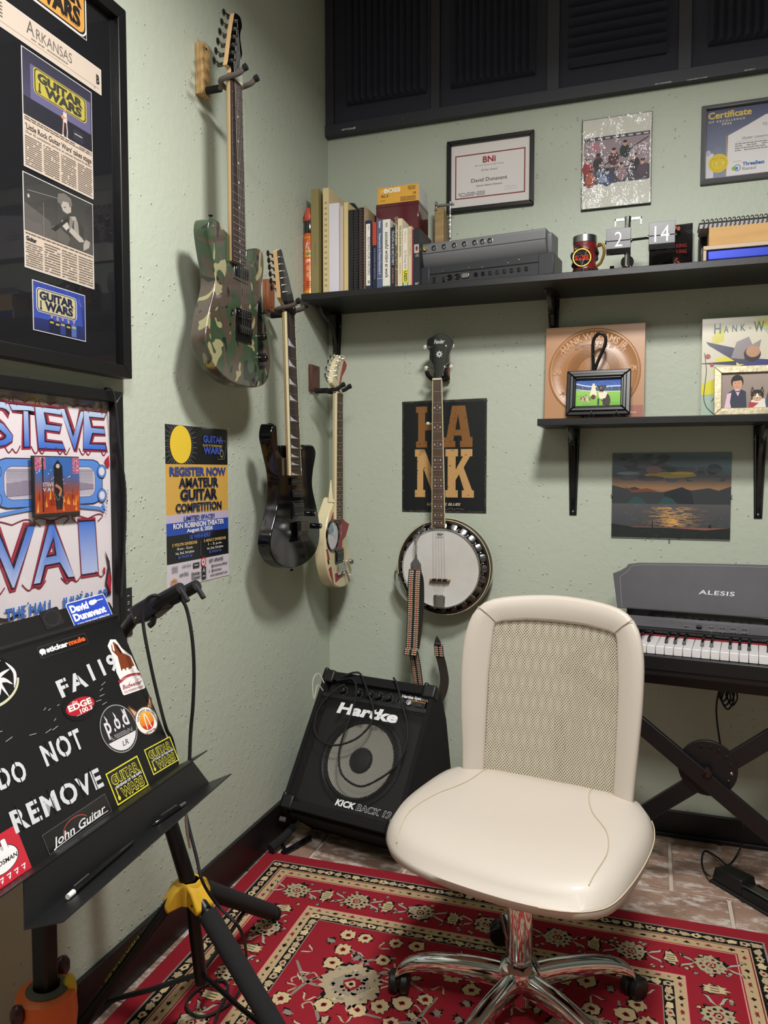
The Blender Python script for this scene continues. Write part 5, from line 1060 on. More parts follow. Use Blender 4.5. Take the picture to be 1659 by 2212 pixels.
# small dark card by the frame
u0_, u1_ = onL(258, 1330, .003).y, onL(286, 1330, .003).y; z1_, z0_ = onL(283, 1269, .003).z, onL(283, 1372, .003).z
t = thing('wall_card', 'narrow black card with white letters on the wall behind the stand yoke', 'card', (0, (u0_ + u1_) / 2, z0_))
q = MB(LWF); q.prism([(u0_ - .03, z0_), (u1_, z0_), (u1_, z1_), (u0_ - .03, z1_)], .0005, .003); part('card', q, mat('black_card', '1e1e22'), t)
a = Art(LWF, .0033)
for k, ch in enumerate('TITANI'): a.text(ch, u1_ - .010, z0_ + .012 + k * .0165, .008, 'b8b4b0', w=.002 if ch == 'I' else .007, rot=1.57)
a.poly([(u0_, z0_ + .03), (u0_ + .02, z0_ + .06), (u0_ + .02, z0_ + .05), (u0_, z0_ + .02)], 'a8523a'); part('lettering', a, MATTE, t)

# --- competition poster
u0, u1 = onL(359, 1090, .002).y, onL(493, 1090, .002).y; z1 = onL(425, 922, .002).z; z0 = onL(425, 1259, .002).z
t = thing('competition_poster', 'black, yellow and blue paper poster announcing an amateur guitar competition, left of the black guitar', 'poster', (0, (u0 + u1) / 2, z0))
q = MB(LWF); q.prism([(u0, z0), (u1, z0), (u1, z1), (u0, z1)], .0004, .0012); part('sheet', q, mat('poster_stock', 'd8d4d4', .6), t)
a = Art(LWF, .0013); w, h = u1 - u0, z1 - z0
def zf(f): return z1 - h * f
a.rect(u0, zf(.24), u1, z1, '17181a'); a.rect(u0, zf(.55), u1, zf(.24), 'cfa24c'); a.rect(u0, zf(.60), u1, zf(.55), 'bdb0c8'); a.rect(u0, zf(.677), u1, zf(.60), '2b4aa8'); a.rect(u0, zf(.85), u1, zf(.677), '191a1e'); a.rect(u0, z0, u1, zf(.85), 'cfc7d0')
cx, cz = u0 + w * .22, zf(.118)
for k in range(64):
    th = 2 * math.pi * k / 64; r1 = .06 + .016 * (k % 2)
    p0, p1 = (cx + .040 * math.cos(th), cz + .045 * math.sin(th)), (cx + r1 * math.cos(th), cz + r1 * math.sin(th))
    p1 = (max(u0, p1[0]), min(z1, max(zf(.24), p1[1]))); a.line([p0, p1], .0008, '8c8a94')
a.ell(cx, cz, .048, .049, 'e6c438', 40)
a.text('GUITAR', u0 + w * .74, zf(.095), .018, '3a50a8', w=w * .34, bold=.05); a.text('PLAY IT FORWARD', u0 + w * .73, zf(.122), .006, 'b39a4c', w=w * .33, bold=.02); a.text('WARS', u0 + w * .73, zf(.168), .018, '3a50a8', w=w * .32, bold=.05)
a.line([(u0 + w * .82, zf(.075)), (u0 + w * .97, zf(.08)), (u0 + w * .965, zf(.12)), (u0 + w * .93, zf(.20)), (u0 + w * .82, zf(.205)), (u0 + w * .82, zf(.185))], .0008, 'a89a78'); a.ell(u0 + w * .885, zf(.165), .009, .012, '8a7c5c'); a.ell(u0 + w * .885, zf(.165), .006, .008, '17181a')
def ctext(s_, f, hh, c, ww, sh=None, bo=.03, cu=.5, vs=1.0):
    if sh: a.text(s_, u0 + w * cu + .0014, zf(f) - .0012, hh, sh, w=w * ww, bold=bo)
    a.text(s_, u0 + w * cu, zf(f), hh, c, w=w * ww, bold=bo)
ctext('REGISTER NOW', .308, .021, '2f4596', .90, '5a5040'); ctext('AMATEUR', .382, .0235, '17161e', .64, '6a74a4', .04); ctext('GUITAR', .463, .027, '17161e', .60, '6a74a4', .045); ctext('COMPETITION', .535, .021, '17161e', .74, '6a74a4', .035)
ctext('LIMITED SPACE!!', .591, .0115, '2f4596', .50, None, .03); ctext('RON ROBINSON THEATER', .637, .0130, 'e8e6ea', .82, None, .03); ctext('August 8, 2026', .667, .0095, 'e8e6ea', .42, None, .03)
ctext('18 WINNERS', .712, .0105, '3550b0', .34, None, .05)
for cu, l1, l2 in ((.26, '3 YOUTH DIVISIONS', '10 a.m. - 12 p.m.'), (.75, '3 ADULT DIVISIONS', '1 - 5 p.m.')):
    ctext(l1, .745, .0075, 'd2b064', .38, None, .03, cu); ctext(l2, .770, .0065, 'd8d2c0', .24, None, .02, cu); ctext('1st, 2nd, 3rd place', .797, .0065, 'd8d2c0', .28, None, .02, cu); ctext('$$ PRIZES $$', .822, .0065, '4a62b8', .22, None, .02, cu)
a.rect(u0 + w * .505, zf(.83), u0 + w * .508, zf(.73), '7a7a80'); a.rect(u0 + w * .60, z0, u0 + w * .603, zf(.85), '8a868e')
a.text('GET UPDATES', u0 + w * .64, zf(.885), .009, '26242a', al='l', w=w * .25, bold=.02); a.text('@guitarwarsofficial', u0 + w * .68, zf(.917), .0065, '26242a', al='l', w=w * .28, bold=.02); a.text('f', u0 + w * .645, zf(.95), .007, '26242a', bold=.03); a.text('@guitarwars', u0 + w * .68, zf(.948), .0065, '26242a', al='l', w=w * .18, bold=.02); a.text('www.guitarwarslr.com', u0 + w * .66, zf(.978), .0065, '26242a', al='l', w=w * .30, bold=.02)
a.lines(u0 + w * .06, zf(.865), u0 + w * .15, zf(.905), 4, '6a666e'); a.text('Little Rock', u0 + w * .28, zf(.885), .0085, '3a3840', w=w * .14, shear=.4); a.rect(u0 + w * .38, zf(.90), u0 + w * .48, zf(.868), '1c1c20'); a.text('Nati', u0 + w * .43, zf(.889), .006, 'd8d4dc', w=w * .07, shear=.3)
for r_, c in ((.012, 'b8242c'), (.008, 'e4dce0'), (.004, 'b8242c')): a.ell(u0 + w * .545, zf(.873), r_, r_ * 1.15, c, 20)
a.text('one1CALL', u0 + w * .24, zf(.935), .009, '2a2830', w=w * .14, bold=.02); a.rect(u0 + w * .515, zf(.985), u0 + w * .585, zf(.905), '1c1c20'); a.text('A', u0 + w * .55, zf(.94), .012, 'd8d4dc', w=w * .04); a.text('arts', u0 + w * .55, zf(.97), .006, 'd8d4dc', w=w * .045)
a.text('David', u0 + w * .355, zf(.945), .0085, '232228', al='l', w=w * .09, bold=.03); a.text('Dunavant', u0 + w * .355, zf(.970), .0085, '232228', al='l', w=w * .14, bold=.03); a.ell(u0 + w * .465, zf(.938), .004, .003, '232228', 10); a.rect(u0 + w * .465, zf(.94), u0 + w * .51, zf(.937), '232228')
for k in range(5): a.rect(u0 + w * (.04 + .022 * k), zf(.985), u0 + w * (.050 + .022 * k), zf(.955), 'cf9250')
a.poly([(u0 + w * .03, zf(.953)), (u0 + w * .15, zf(.953)), (u0 + w * .09, zf(.937))], 'cf9250')
part('poster_print', a, artmat('poster_gloss', .35, .1), t)
for px_, py_, sx, sz in ((492, 945, .02, .06), (497, 1250, .015, .03)):
    p = onL(px_, py_, .002); q = MB(LWF); q.prism([(p.y - sx / 2, p.z - sz / 2), (p.y + sx / 2, p.z - sz / 2 + .006), (p.y + sx / 2, p.z + sz / 2), (p.y - sx / 2, p.z + sz / 2 - .004)], .0016, .0020); part('clear_tape', q, PLAS, t)

# ================================================================== GUITARS ON THE LEFT WALL
def outline(pts, sc, ox, oy, off, k=5, closed=True):
    P = [onL(ox + x / sc, oy + y / sc, off) for x, y in pts]; P = [(p.y, p.z, 0) for p in P]
    return [(p.x, p.y) for p in (spline(P, k, closed) if k else [Vector(p) for p in P])]
def camo():
    x = NT('camouflage_lacquer'); co = x.coord('Object', (1, 1, .8)); b = x.b
    def thr(sc, lo, seed, det=1.):
        mp = x.n('ShaderNodeMapping'); mp.inputs['Location'].default_value = (seed, seed * 1.7, seed * .6); x.l(co, mp.inputs[0])
        n = x.n('ShaderNodeTexNoise'); n.inputs['Scale'].default_value = sc; n.inputs['Detail'].default_value = det; n.inputs['Distortion'].default_value = 1.1; x.l(mp.outputs[0], n.inputs['Vector'])
        g = x.n('ShaderNodeMath', operation='GREATER_THAN', i_1=lo); x.l(n.outputs['Fac'], g.inputs[0]); return g.outputs[0]
    cur = None
    prev = lin('33452f')
    for sc, lo, sd, c in ((13, .50, 3.1, '4d4036'), (15, .60, 9.3, '1a1c1c'), (17, .61, 21.7, '938d68')):
        m = x.n('ShaderNodeMix', data_type='RGBA'); x.l(thr(sc, lo, sd), m.inputs[0])
        if cur is None: m.inputs[6].default_value = prev
        else: x.l(cur, m.inputs[6])
        m.inputs[7].default_value = lin(c); cur = m.outputs[2]
    x.l(cur, b.inputs['Base Color']); b.inputs['Roughness'].default_value = .25; b.inputs['Coat Weight'].default_value = .8; b.inputs['Coat Roughness'].default_value = .04; return x.m
MAPLE = mat('maple_neck', 'dcb989', .35, var=(30, 'd0a976', (1, 1, .15)), coat=.3); ROSE = mat('rosewood_board', '2a2020', .45, var=(40, '3a2a26', (1, 1, .1))); ROSEB = mat('brown_rosewood_board', '4a3428', .5, var=(40, '5a4030', (1, 1, .1)))
IVB = mat('cream_binding', 'd9cfa8', .4); FRET = mat('fret_wire', 'b8b8b4', .25, 1.)
def neck(t, N, E, xf, mw, mb_, nfr, inlay, bind=None, th=.020, sc_end=None, wood=None):
    """N=(left px,right px,y px) at the nut, E=(...) at the board end, both on plane x=xf"""
    nl, nr = onL(N[0], N[2], xf), onL(N[1], N[3] if len(N) > 3 else N[2], xf); el, er = onL(E[0], E[2], xf), onL(E[1], E[3] if len(E) > 3 else E[2], xf)
    nl, nr, el, er = (nl.y, nl.z), (nr.y, nl.z), (el.y, el.z), (er.y, el.z)
    q = MB(LWF); q.prism([el, er, nr, nl], xf - .006, xf); part('fingerboard', q, mb_, t, bevel=.0008)
    # rounded back of the neck
    q = MB(LWF); rows = 6; m = 9
    for j in range(rows + 1):
        f = j / rows; z = nl[1] + (el[1] - nl[1]) * f; a_, b_ = nl[0] + (el[0] - nl[0]) * f, nr[0] + (er[0] - nr[0]) * f; c_, r_ = (a_ + b_) / 2, (b_ - a_) / 2
        for k in range(m): an = math.pi * k / (m - 1); q.p(c_ - r_ * math.cos(an), z, xf - .006 - th * (math.sin(an) ** .7))
    for j in range(rows):
        for k in range(m - 1): q.f.append((j * m + k, j * m + k + 1, (j + 1) * m + k + 1, (j + 1) * m + k))
    q.f.append(tuple(range(m))); q.f.append(tuple(rows * m + k for k in reversed(range(m)))); part('neck', q, mw, t, ang=50)
    L_ = nl[1] - el[1]; total = L_ / (1 - 2 ** (-nfr / 12)); zs = [nl[1] - total * (1 - 2 ** (-k / 12)) for k in range(nfr + 1)]
    def at(z): f = (nl[1] - z) / L_; return nl[0] + (el[0] - nl[0]) * f, nr[0] + (er[0] - nr[0]) * f
    for k in range(1, nfr + 1):
        a_, b_ = at(zs[k]); q = MB(LWF); q.bx((a_, zs[k] - .0010, xf - .001), (b_, zs[k] + .0010, xf + .0009)); part('fret', q, FRET, t)
    for k in (3, 5, 7, 9, 12, 15, 17, 19, 21, 24):
        if k > nfr: continue
        zc = (zs[k] + zs[k - 1]) / 2; a_, b_ = at(zc); c_ = (a_ + b_) / 2; hh = (zs[k - 1] - zs[k]) * .36; q = MB(LWF)
        if inlay == 'shark': q.prism([(c_ - (b_ - a_) * .42, zc - hh), (c_ + (b_ - a_) * .40, zc - hh), (c_ - (b_ - a_) * .1, zc - hh * .1), (c_ - (b_ - a_) * .42, zc + hh)], xf, xf + .0004)
        elif inlay == 'dot': q.lathe([(0, 0), (.0028, 0), (.0028, .0004), (0, .0004)], (c_, zc, xf), (0, 0, 1), 10)
        part('inlay', q, mat('pearl_inlay', 'b9b8bf', .25), t)
    if bind:
        for s_, (A_, B2) in ((-1, (nl, el)), (1, (nr, er))):
            q = MB(LWF); q.prism([(A_[0] + s_ * .0000, A_[1]), (A_[0] + s_ * .0022, A_[1]), (B2[0] + s_ * .0022, B2[1]), (B2[0], B2[1])], xf - .007, xf + .0002); part('binding', q, bind, t)
    q = MB(LWF); q.bx((nl[0], nl[1], xf - .004), (nr[0], nl[1] + .005, xf + .002)); part('nut', q, mat('bone_nut', 'd8d0b8', .4) if inlay != 'shark' else BLKM, t)
    return nl, nr, el, er
def strings(t, top, bot, n, xt, xb_, name='string', r=.00024):
    for k in range(n):
        f = (k + .5) / n; q = MB(LWF); q.tube([(top[0] + (top[1] - top[0]) * f, top[2], xt), (bot[0] + (bot[1] - bot[0]) * f, bot[2], xb_)], [r * (1.5 - f)] * 2, 5); part(name, q, WIRE2, t)
def poststrings(t, nl, nr, posts):
    for k in range(6):
        p_ = posts[5 - k]; q = MB(LWF); q.tube([(nl[0] + .003 + (nr[0] - nl[0] - .006) * (k + .5) / 6, nl[1] + .004, .137), (p_[0], p_[1], .136)], .00022, 4); part('string', q, WIRE2, t)
WIRE2 = mat('dark_string', '77756f', .4, .8)
def pickup(t, c, w, h, x, m=BLKG, ring=None, poles=0, nm='pickup'):
    q = MB(LWF); q.box((c[0], c[1], x + .003), (w, h, .007)); o = part(nm, q, m, t, bevel=.002)
    if ring: q = MB(LWF); q.box((c[0], c[1], x + .0005), (w + .010, h + .012, .004)); part('pickup_ring', q, ring, t, bevel=.0015)
    if poles:
        q = MB(LWF)
        for r_ in ((-.3, .3) if h > .025 else (0,)):
            for k in range(6): q.lathe([(0, 0), (.0022, 0), (.0018, .0012), (0, .0012)], (c[0] - w * .38 + w * .152 * k, c[1] + r_ * h, x + .0065), (0, 0, 1), 6)
        part('pole_pieces', q, STEEL, o, kind='stuff')
def tuner(t, p, m, h, body=None):
    """p = knob centre, h = headstock edge point"""
    q = MB(LWF); q.tube([h, p], .0022, 6); q.ball(p, (.0075, .0095, .004), 10); q.lathe([(0, -.012), (.005, -.012), (.005, .004), (0, .004)], h, (0, 0, 1), 10); part('tuning_machine', q, m, t)
def hanger(yc, z, xe, block, bcol, lab, arm=.085, foam='5a524e', spread=.029):
    t = thing('guitar_hanger', lab, 'wall hanger', (0, yc, z), 'guitar hangers with foam yokes'); (y0, y1, z0, z1, th) = block
    q = MB(); q.bx((.0005, y0, z0), (th, y1, z1)); part('wood_block', q, mat('block_' + bcol, bcol, .5, var=(18, mix(bcol, '000000', .25), (8, 8, .6))), t, bevel=.0015)
    for zz in (z0 + .012, z1 - .012): q = MB(); q.cyl((th - .001, (y0 + y1) / 2, zz), (th + .001, (y0 + y1) / 2, zz), .0028, n=8); part('screw', q, BLKM, t)
    yb = (y0 + y1) / 2; q = MB(); q.cyl((th, yb, z), (th + (arm - th) * .62, yb, z), .0095, n=14); part('arm_sleeve', q, RUB, t)
    fm = mat('foam_' + foam, foam, .85); q = MB()
    q.tube(spline([(th + (arm - th) * .55, yb, z), (arm - .012, (yb + yc) / 2, z - .006), (arm, yc, z - .012)], 4), .0065, 10); part('neck_rod', q, fm, t)
    for s_ in (-1, 1):
        q = MB(); q.tube(spline([(arm, yc, z - .012), (arm + .004, yc + s_ * spread * .7, z - .012), (arm + .018, yc + s_ * spread, z - .010), (xe - .012, yc + s_ * spread, z - .004), (xe + .004, yc + s_ * spread, z + .006)], 5), .0068, 10); o = part('yoke_prong', q, fm, t)
        q = MB(); q.lathe([(0, 0), (.0085, 0), (.0085, .009), (0, .009)], (xe + .004, yc + s_ * spread, z + .006), (1, 0, .35), 12); part('prong_cap', q, RUB, o)
    return t
# ---- camouflage guitar
FB = .120
g1o = [(350, 165), (338, 260), (352, 400), (378, 560), (402, 700), (408, 830), (388, 950), (350, 1100), (322, 1270), (310, 1400), (330, 1510), (372, 1620), (430, 1720), (520, 1812), (620, 1872), (750, 1908), (850, 1906), (930, 1868), (975, 1760), (985, 1600), (965, 1440), (935, 1250), (905, 1100), (893, 950), (893, 850), (907, 760), (916, 650), (910, 540), (890, 486), (850, 463), (790, 466), (742, 482), (735, 540), (725, 575), (620, 575), (597, 500), (585, 400), (560, 325), (510, 270), (470, 210), (430, 168), (390, 152)]
bd = onL(510, 700, FB)
t = thing('electric_guitar', 'camouflage painted electric guitar with black hardware, hanging highest', 'electric guitar', (FB, bd.y, bd.z))
q = MB(LWF); q.prism(outline(g1o, 4.81, 380, 440, FB, 4), .076, FB); part('body', q, camo(), t, bevel=.007, seg=3, ang=50)
nl, nr, el, er = neck(t, (501.5, 523, 166), (505, 532, 562), .133, MAPLE, ROSE, 21, 'dot', th=.020)
ho = [(650, 145), (700, 188), (718, 290), (702, 350), (700, 430), (718, 560), (716, 610), (700, 670), (690, 790), (612, 800), (600, 730), (562, 700), (572, 640), (600, 400), (636, 165)]
q = MB(LWF); q.prism(outline(ho, 5.03, 380, 0, .130, 3), .1155, .1285); hd = part('headstock', q, MAPLE, t, bevel=.001)
q = MB(LWF); q.prism(outline(ho, 5.03, 380, 0, .130, 3), .1286, .130); part('headstock_face', q, BLKG, t); POSTS = []
for k in range(6):
    kx, ky = 488 - 21 * k / 5, 26 + 104 * k / 5; p = onL(kx, ky, .118); hx_ = onL(kx + 12, ky + 4, .118); tuner(t, (p.y, p.z, .112), BLKG, (hx_.y + .01, hx_.z, .112))
    q = MB(LWF); c_ = onL(509 - k * 1.5, 45 + k * 17, .132); POSTS.append((c_.y, c_.z)); q.lathe([(0, 0), (.0045, 0), (.0045, .002), (.003, .003), (.0028, .009), (0, .009)], (c_.y, c_.z, .130), (0, 0, 1), 10); part('string_post', q, STEEL, t)
pk = onL(520, 590, FB); pickup(t, (pk.y, pk.z), .066, .030, FB + .001, BLKG, STEEL, 6)
bt = onL(526, 705, FB); q = MB(LWF); q.box((bt.y, bt.z, FB + .001), (.084, .088, .003)); part('bridge_plate', q, BLKG, t, bevel=.002)
pickup(t, (bt.y - .002, bt.z + .030), .062, .016, FB + .001, BLKG, None, 6, 'bridge_pickup')
for k in range(6): q = MB(LWF); q.box((bt.y - .027 + k * .0108, bt.z - .012, FB + .007), (.009, .020, .008)); part('saddle', q, BLKM, t, bevel=.001)
strings(t, (nl[0] + .003, nr[0] - .003, nl[1]), (bt.y - .030, bt.y + .030, bt.z - .022), 6, .137, FB + .012)
poststrings(t, nl, nr, POSTS)
cp = onL(562, 720, FB); q = MB(LWF); pr = [(cp.y + x_, cp.z + z_) for x_, z_ in ((-.013, -.085), (-.006, -.100), (.008, -.098), (.015, -.085), (.006, .070), (.0, .088), (-.012, .088), (-.018, .072))]
q.prism(pr, FB, FB + .002); part('control_plate', q, BLKG, t, bevel=.0008)
for dz in (-.070, -.012): q = MB(LWF); q.lathe([(0, .001), (.010, .001), (.0095, .016), (.008, .018), (0, .018)], (cp.y + (.002 if dz < -.05 else -.004), cp.z + dz, FB + .001), (0, 0, 1), 20); part('control_knob', q, BLKG, t)
q = MB(LWF); q.tube([(cp.y - .006, cp.z + .05, FB + .002), (cp.y - .004, cp.z + .055, FB + .016)], .003, 8); q.ball((cp.y - .004, cp.z + .056, FB + .018), .005, 8); part('selector_switch', q, BLKG, t)
for px_, py_, dirz in ((455, 468, 1), (509, 832, -1)):
    p = onL(px_, py_, .098); q = MB(LWF); q.lathe([(0, 0), (.006, 0), (.003, .005), (.003, .009), (.0065, .013), (0, .014)], (p.y, p.z + (-.010 if dirz > 0 else .012), .098), (0, dirz, 0), 12); part('strap_button', q, BLKM, t)
bl0, bl1 = onL(421, 150, 0).y, onL(450, 150, .024).y
hanger((nl[0] + nr[0]) / 2, nl[1] + .008, .165, (bl0, bl0 + .036, onL(424, 205, 0).z, onL(424, 95, 0).z, .024), 'd2ab72', 'pale pine block hanger with grey foam yoke carrying the camouflage guitar', arm=.092, foam='5e5652')
# ---- black guitar
g2o = [(236, 700), (222, 800), (240, 900), (262, 1000), (284, 1110), (290, 1220), (275, 1400), (240, 1550), (216, 1650), (212, 1750), (238, 1835), (295, 1898), (380, 1930), (470, 1912), (560, 1850), (615, 1760), (637, 1640), (628, 1500), (606, 1380), (582, 1280), (572, 1190), (582, 1080), (600, 980), (602, 930), (588, 890), (570, 874), (520, 872), (490, 880), (484, 960), (484, 1100), (388, 1100), (384, 990), (340, 985), (302, 960), (282, 900), (274, 800), (268, 712), (252, 697)]
bd = onL(640, 1100, FB)
t = thing('electric_guitar', 'gloss black electric guitar with pointed horn and sharktooth inlays', 'electric guitar', (FB, bd.y, bd.z))
GBLK = mat('gloss_black_lacquer', '060608', .10, coat=.25)
q = MB(LWF); q.prism(outline(g2o, 3.95, 530, 740, FB, 3), .078, FB); part('body', q, GBLK, t, bevel=.005, seg=3, ang=50)
q = MB(LWF); nb = [onL(603, 962, .10), onL(627, 962, .10), onL(627, 1000, .10), onL(603, 1000, .10)]; q.prism([(p.y, p.z) for p in nb], .079, .105); part('neck_joint', q, GBLK, t, bevel=.003)
nl, nr, el, er = neck(t, (619.5, 636.5, 673), (629, 651, 1027), .134, MAPLE, ROSE, 24, 'shark', bind=IVB, th=.018)
ho = [(343, 128), (388, 103), (402, 130), (430, 250), (480, 430), (540, 690), (562, 800), (560, 885), (462, 885), (440, 800), (395, 712), (370, 400)]
hO = outline(ho, 5.82, 540, 520, .131, 0)
q = MB(LWF); q.prism(hO, .116, .1295); part('headstock', q, MAPLE, t, bevel=.0008)
q = MB(LWF); q.prism(hO, .1296, .131); part('headstock_face', q, BLKG, t); POSTS = []
for k in range(6):
    kx, ky = 583 + 8 * k / 5, 547 + 74 * k / 5; p = onL(kx, ky, .118); hx_ = onL(kx + 14, ky + 3, .118); tuner(t, (p.y, p.z, .112), mat('smoked_chrome', '4c4642', .15, .9), (hx_.y + .01, hx_.z, .112))
    c_ = onL(605 + k * 2.4, 556 + k * 15, .132); POSTS.append((c_.y, c_.z)); q = MB(LWF); q.lathe([(0, 0), (.0045, 0), (.0045, .002), (.003, .003), (.0028, .008), (0, .008)], (c_.y, c_.z, .131), (0, 0, 1), 10); part('string_post', q, STEEL, t)
q = MB(LWF); q.box(((nl[0] + nr[0]) / 2, nl[1] + .012, .134), (abs(nr[0] - nl[0]), .018, .010)); part('locking_nut', q, BLKM, t, bevel=.001)
for k in range(3): q = MB(LWF); q.box((nl[0] + .007 + k * .0135, nl[1] + .012, .1405), (.009, .012, .004)); part('nut_clamp', q, mat('smoked_chrome', '4c4642'), t, bevel=.001)
for (x_, y_, h_) in ((635, 1040, .022), (638, 1066, .022), (640, 1101, .042)):
    p = onL(x_, y_, FB); pickup(t, (p.y + .008, p.z), .070, h_, FB + .001, mat('pickup_black', '151517', .35), BLKG if h_ > .03 else None, 6)
br = onL(647, 1142, FB); q = MB(LWF); q.box((br.y, br.z - .004, FB + .010), (.072, .050, .006), rx=0); part('tremolo_plate', q, mat('smoked_chrome', '4c4642'), t, bevel=.002)
for k in range(6): q = MB(LWF); q.box((br.y - .026 + k * .0105, br.z + .008, FB + .016), (.0088, .026, .010)); part('saddle', q, mat('dark_nickel', '6a625c', .2, .9), t, bevel=.001)
for k in range(6): q = MB(LWF); q.cyl((br.y - .026 + k * .0105, br.z - .022, FB + .014), (br.y - .026 + k * .0105, br.z - .040, FB + .022), .0034, n=8); part('fine_tuner', q, mat('dark_nickel', '6a625c'), t)
strings(t, (nl[0] + .003, nr[0] - .003, nl[1]), (br.y - .028, br.y + .028, br.z + .018), 6, .138, FB + .024); poststrings(t, nl, nr, POSTS)
for (x_, y_) in ((668, 1109), (680, 1136)):
    p = onL(x_, y_, FB); q = MB(LWF); q.lathe([(0, 0), (.009, 0), (.009, .020), (.0075, .023), (0, .023)], (p.y, p.z, FB), (0, 0, 1), 20); part('control_knob', q, BLKG, t)
for px_, py_, dirz in ((583, 918, 1), (630, 1228, -1)):
    p = onL(px_, py_, .098); q = MB(LWF); q.lathe([(0, 0), (.006, 0), (.003, .005), (.003, .009), (.0065, .013), (0, .014)], (p.y, p.z + (-.008 if dirz > 0 else .006), .098), (0, dirz, 0), 12); part('strap_button', q, BLKM, t)
b0 = onL(567, 640, 0).y
hanger((nl[0] + nr[0]) / 2, nl[1] + .020, .165, (b0, b0 + .045, onL(575, 673, 0).z, onL(575, 607, 0).z, .02), '9a5a38', 'reddish wooden block hanger with foam yoke carrying the gloss black guitar', arm=.092, foam='4c443e')
# ---- cream guitar with red patches
g3o = [(770, 1318), (738, 1400), (712, 1480), (694, 1580), (686, 1700), (690, 1850), (706, 1950), (738, 2045), (790, 2086), (842, 2084), (882, 2048), (906, 1980), (910, 1900), (892, 1800), (866, 1720), (862, 1650), (888, 1545), (850, 1522), (834, 1500), (832, 1420), (800, 1380)]
bd = onL(730, 1180, FB)
t = thing('electric_guitar', 'small cream electric guitar with red patches and a round speaker grille', 'electric guitar', (FB, bd.y, bd.z))
CRM = mat('aged_cream_lacquer', 'd9cda8', .3, coat=.4, var=(7, 'd2c49a', (1, 1, 1)))
q = MB(LWF); q.prism(outline(g3o, 3.95, 530, 740, FB, 3), .076, FB); part('body', q, CRM, t, bevel=.005, seg=3, ang=50)
q = MB(LWF); nb = [onL(723, 1086, .1275), onL(735, 1088, .1275), onL(733, 1042, .1275), onL(728.5, 1036, .1275)]; q.prism([(p.y, p.z) for p in nb], .100, .1275); part('neck_heel', q, CRM, t, bevel=.003)
nl, nr, el, er = neck(t, (728.5, 741, 849), (727, 741, 1122), .134, CRM, ROSEB, 24, 'dot', bind=IVB, th=.018)
ho = [(1040, 1782), (1060, 1600), (1090, 1505), (1140, 1442), (1190, 1447), (1215, 1500), (1220, 1560), (1195, 1640), (1165, 1720), (1150, 1850), (1165, 1940), (1100, 1915), (1075, 1850)]
hO = outline(ho, 5.82, 540, 520, .131, 3)
q = MB(LWF); q.prism(hO, .115, .1310); part('headstock', q, CRM, t, bevel=.0008)
RDP = mat('red_patch', '962a34', .4)
def patch(pts, sc, ox, oy, off=FB + .0008, nm='red_patch', m=RDP, k=0):
    q = MB(LWF); q.prism(outline(pts, sc, ox, oy, off, k), off - .0006, off); return part(nm, q, m, t)
patch([(1195, 1510), (1217, 1560), (1205, 1620), (1160, 1700), (1125, 1900), (1112, 1900), (1140, 1700), (1160, 1600), (1175, 1530)], 5.82, 540, 520, .1322)
for k, (kx, ky) in enumerate(((723, 764), (717, 772), (712, 782), (708, 796), (706, 811), (709, 818))):
    p = onL(kx, ky, .122); hx_ = onL(kx + 9, ky + 5, .122); tuner(t, (p.y, p.z, .116), CHR, (hx_.y, hx_.z, .116))
for kx, ky in ((737, 772), (733, 779), (729, 790), (727, 801), (726, 812), (742, 775)):
    c_ = onL(kx, ky, .133); q = MB(LWF); q.lathe([(0, 0), (.005, 0), (.005, .002), (.0032, .003), (.003, .009), (0, .009)], (c_.y, c_.z, .131), (0, 0, 1), 10); part('string_post', q, CHR, t)
patch([(766, 1395), (748, 1450), (728, 1520), (728, 1560), (770, 1530), (800, 1620), (770, 1760), (800, 1775), (822, 1770), (828, 1690), (858, 1650), (886, 1548), (850, 1525), (832, 1502), (775, 1502)], 3.95, 530, 740)
patch([(690, 1765), (703, 1762), (722, 1850), (706, 1862)], 3.95, 530, 740); patch([(712, 1930), (734, 1910), (750, 2020), (755, 2065), (725, 1990)], 3.95, 530, 740); patch([(765, 1970), (845, 1975), (770, 2050)], 3.95, 530, 740)
patch([(700, 1850), (714, 1862), (720, 1885), (708, 1895)], 3.95, 530, 740, nm='black_sticker', m=BLK)
sp_ = onL(530 + 742 / 3.95, 740 + 1645 / 3.95, FB); rz_ = .052; q = MB(LWF); q.T = LWF; c0 = (sp_.y, sp_.z, FB)
q.tube([(c0[0] + rz_ * math.cos(a_), c0[1] + rz_ * math.sin(a_), FB + .002) for a_ in [2 * math.pi * k / 30 for k in range(31)]], .004, 6); part('speaker_ring', q, BLKG, t)
a = Art(LWF, FB + .0012); a.ell(c0[0], c0[1], rz_, rz_, 'cfc8d0', 30); rr = random.Random(5)
a.poly([(c0[0] - .05, c0[1] + .0), (c0[0] - .035, c0[1] + .034), (c0[0] - .02, c0[1] + .01)], 'a83a50'); a.ell(c0[0] - .01, c0[1] + .02, .02, .02, '7aa8b8')
for k in range(34): x_, z_ = rr.gauss(-.004, .016), rr.gauss(.002, .018); a.line([(c0[0] + x_, c0[1] + z_), (c0[0] + x_ + rr.uniform(-.01, .01), c0[1] + z_ + rr.uniform(-.01, .01))], .0011, rr.choice(('2a2428', '5a5058', 'e8e4e8')))
part('grille_sticker', a, GLOSSY, t)
a = Art(LWF, FB + .0016); em = onL(736, 1142, FB); a.poly([(em.y - .008, em.z + .022), (em.y + .004, em.z + .022), (em.y + .009, em.z), (em.y + .004, em.z - .022), (em.y - .008, em.z - .022)], 'c9c4b8'); a.poly([(em.y - .0065, em.z + .020), (em.y + .003, em.z + .020), (em.y + .007, em.z), (em.y + .003, em.z - .020), (em.y - .0065, em.z - .020)], '962a34')
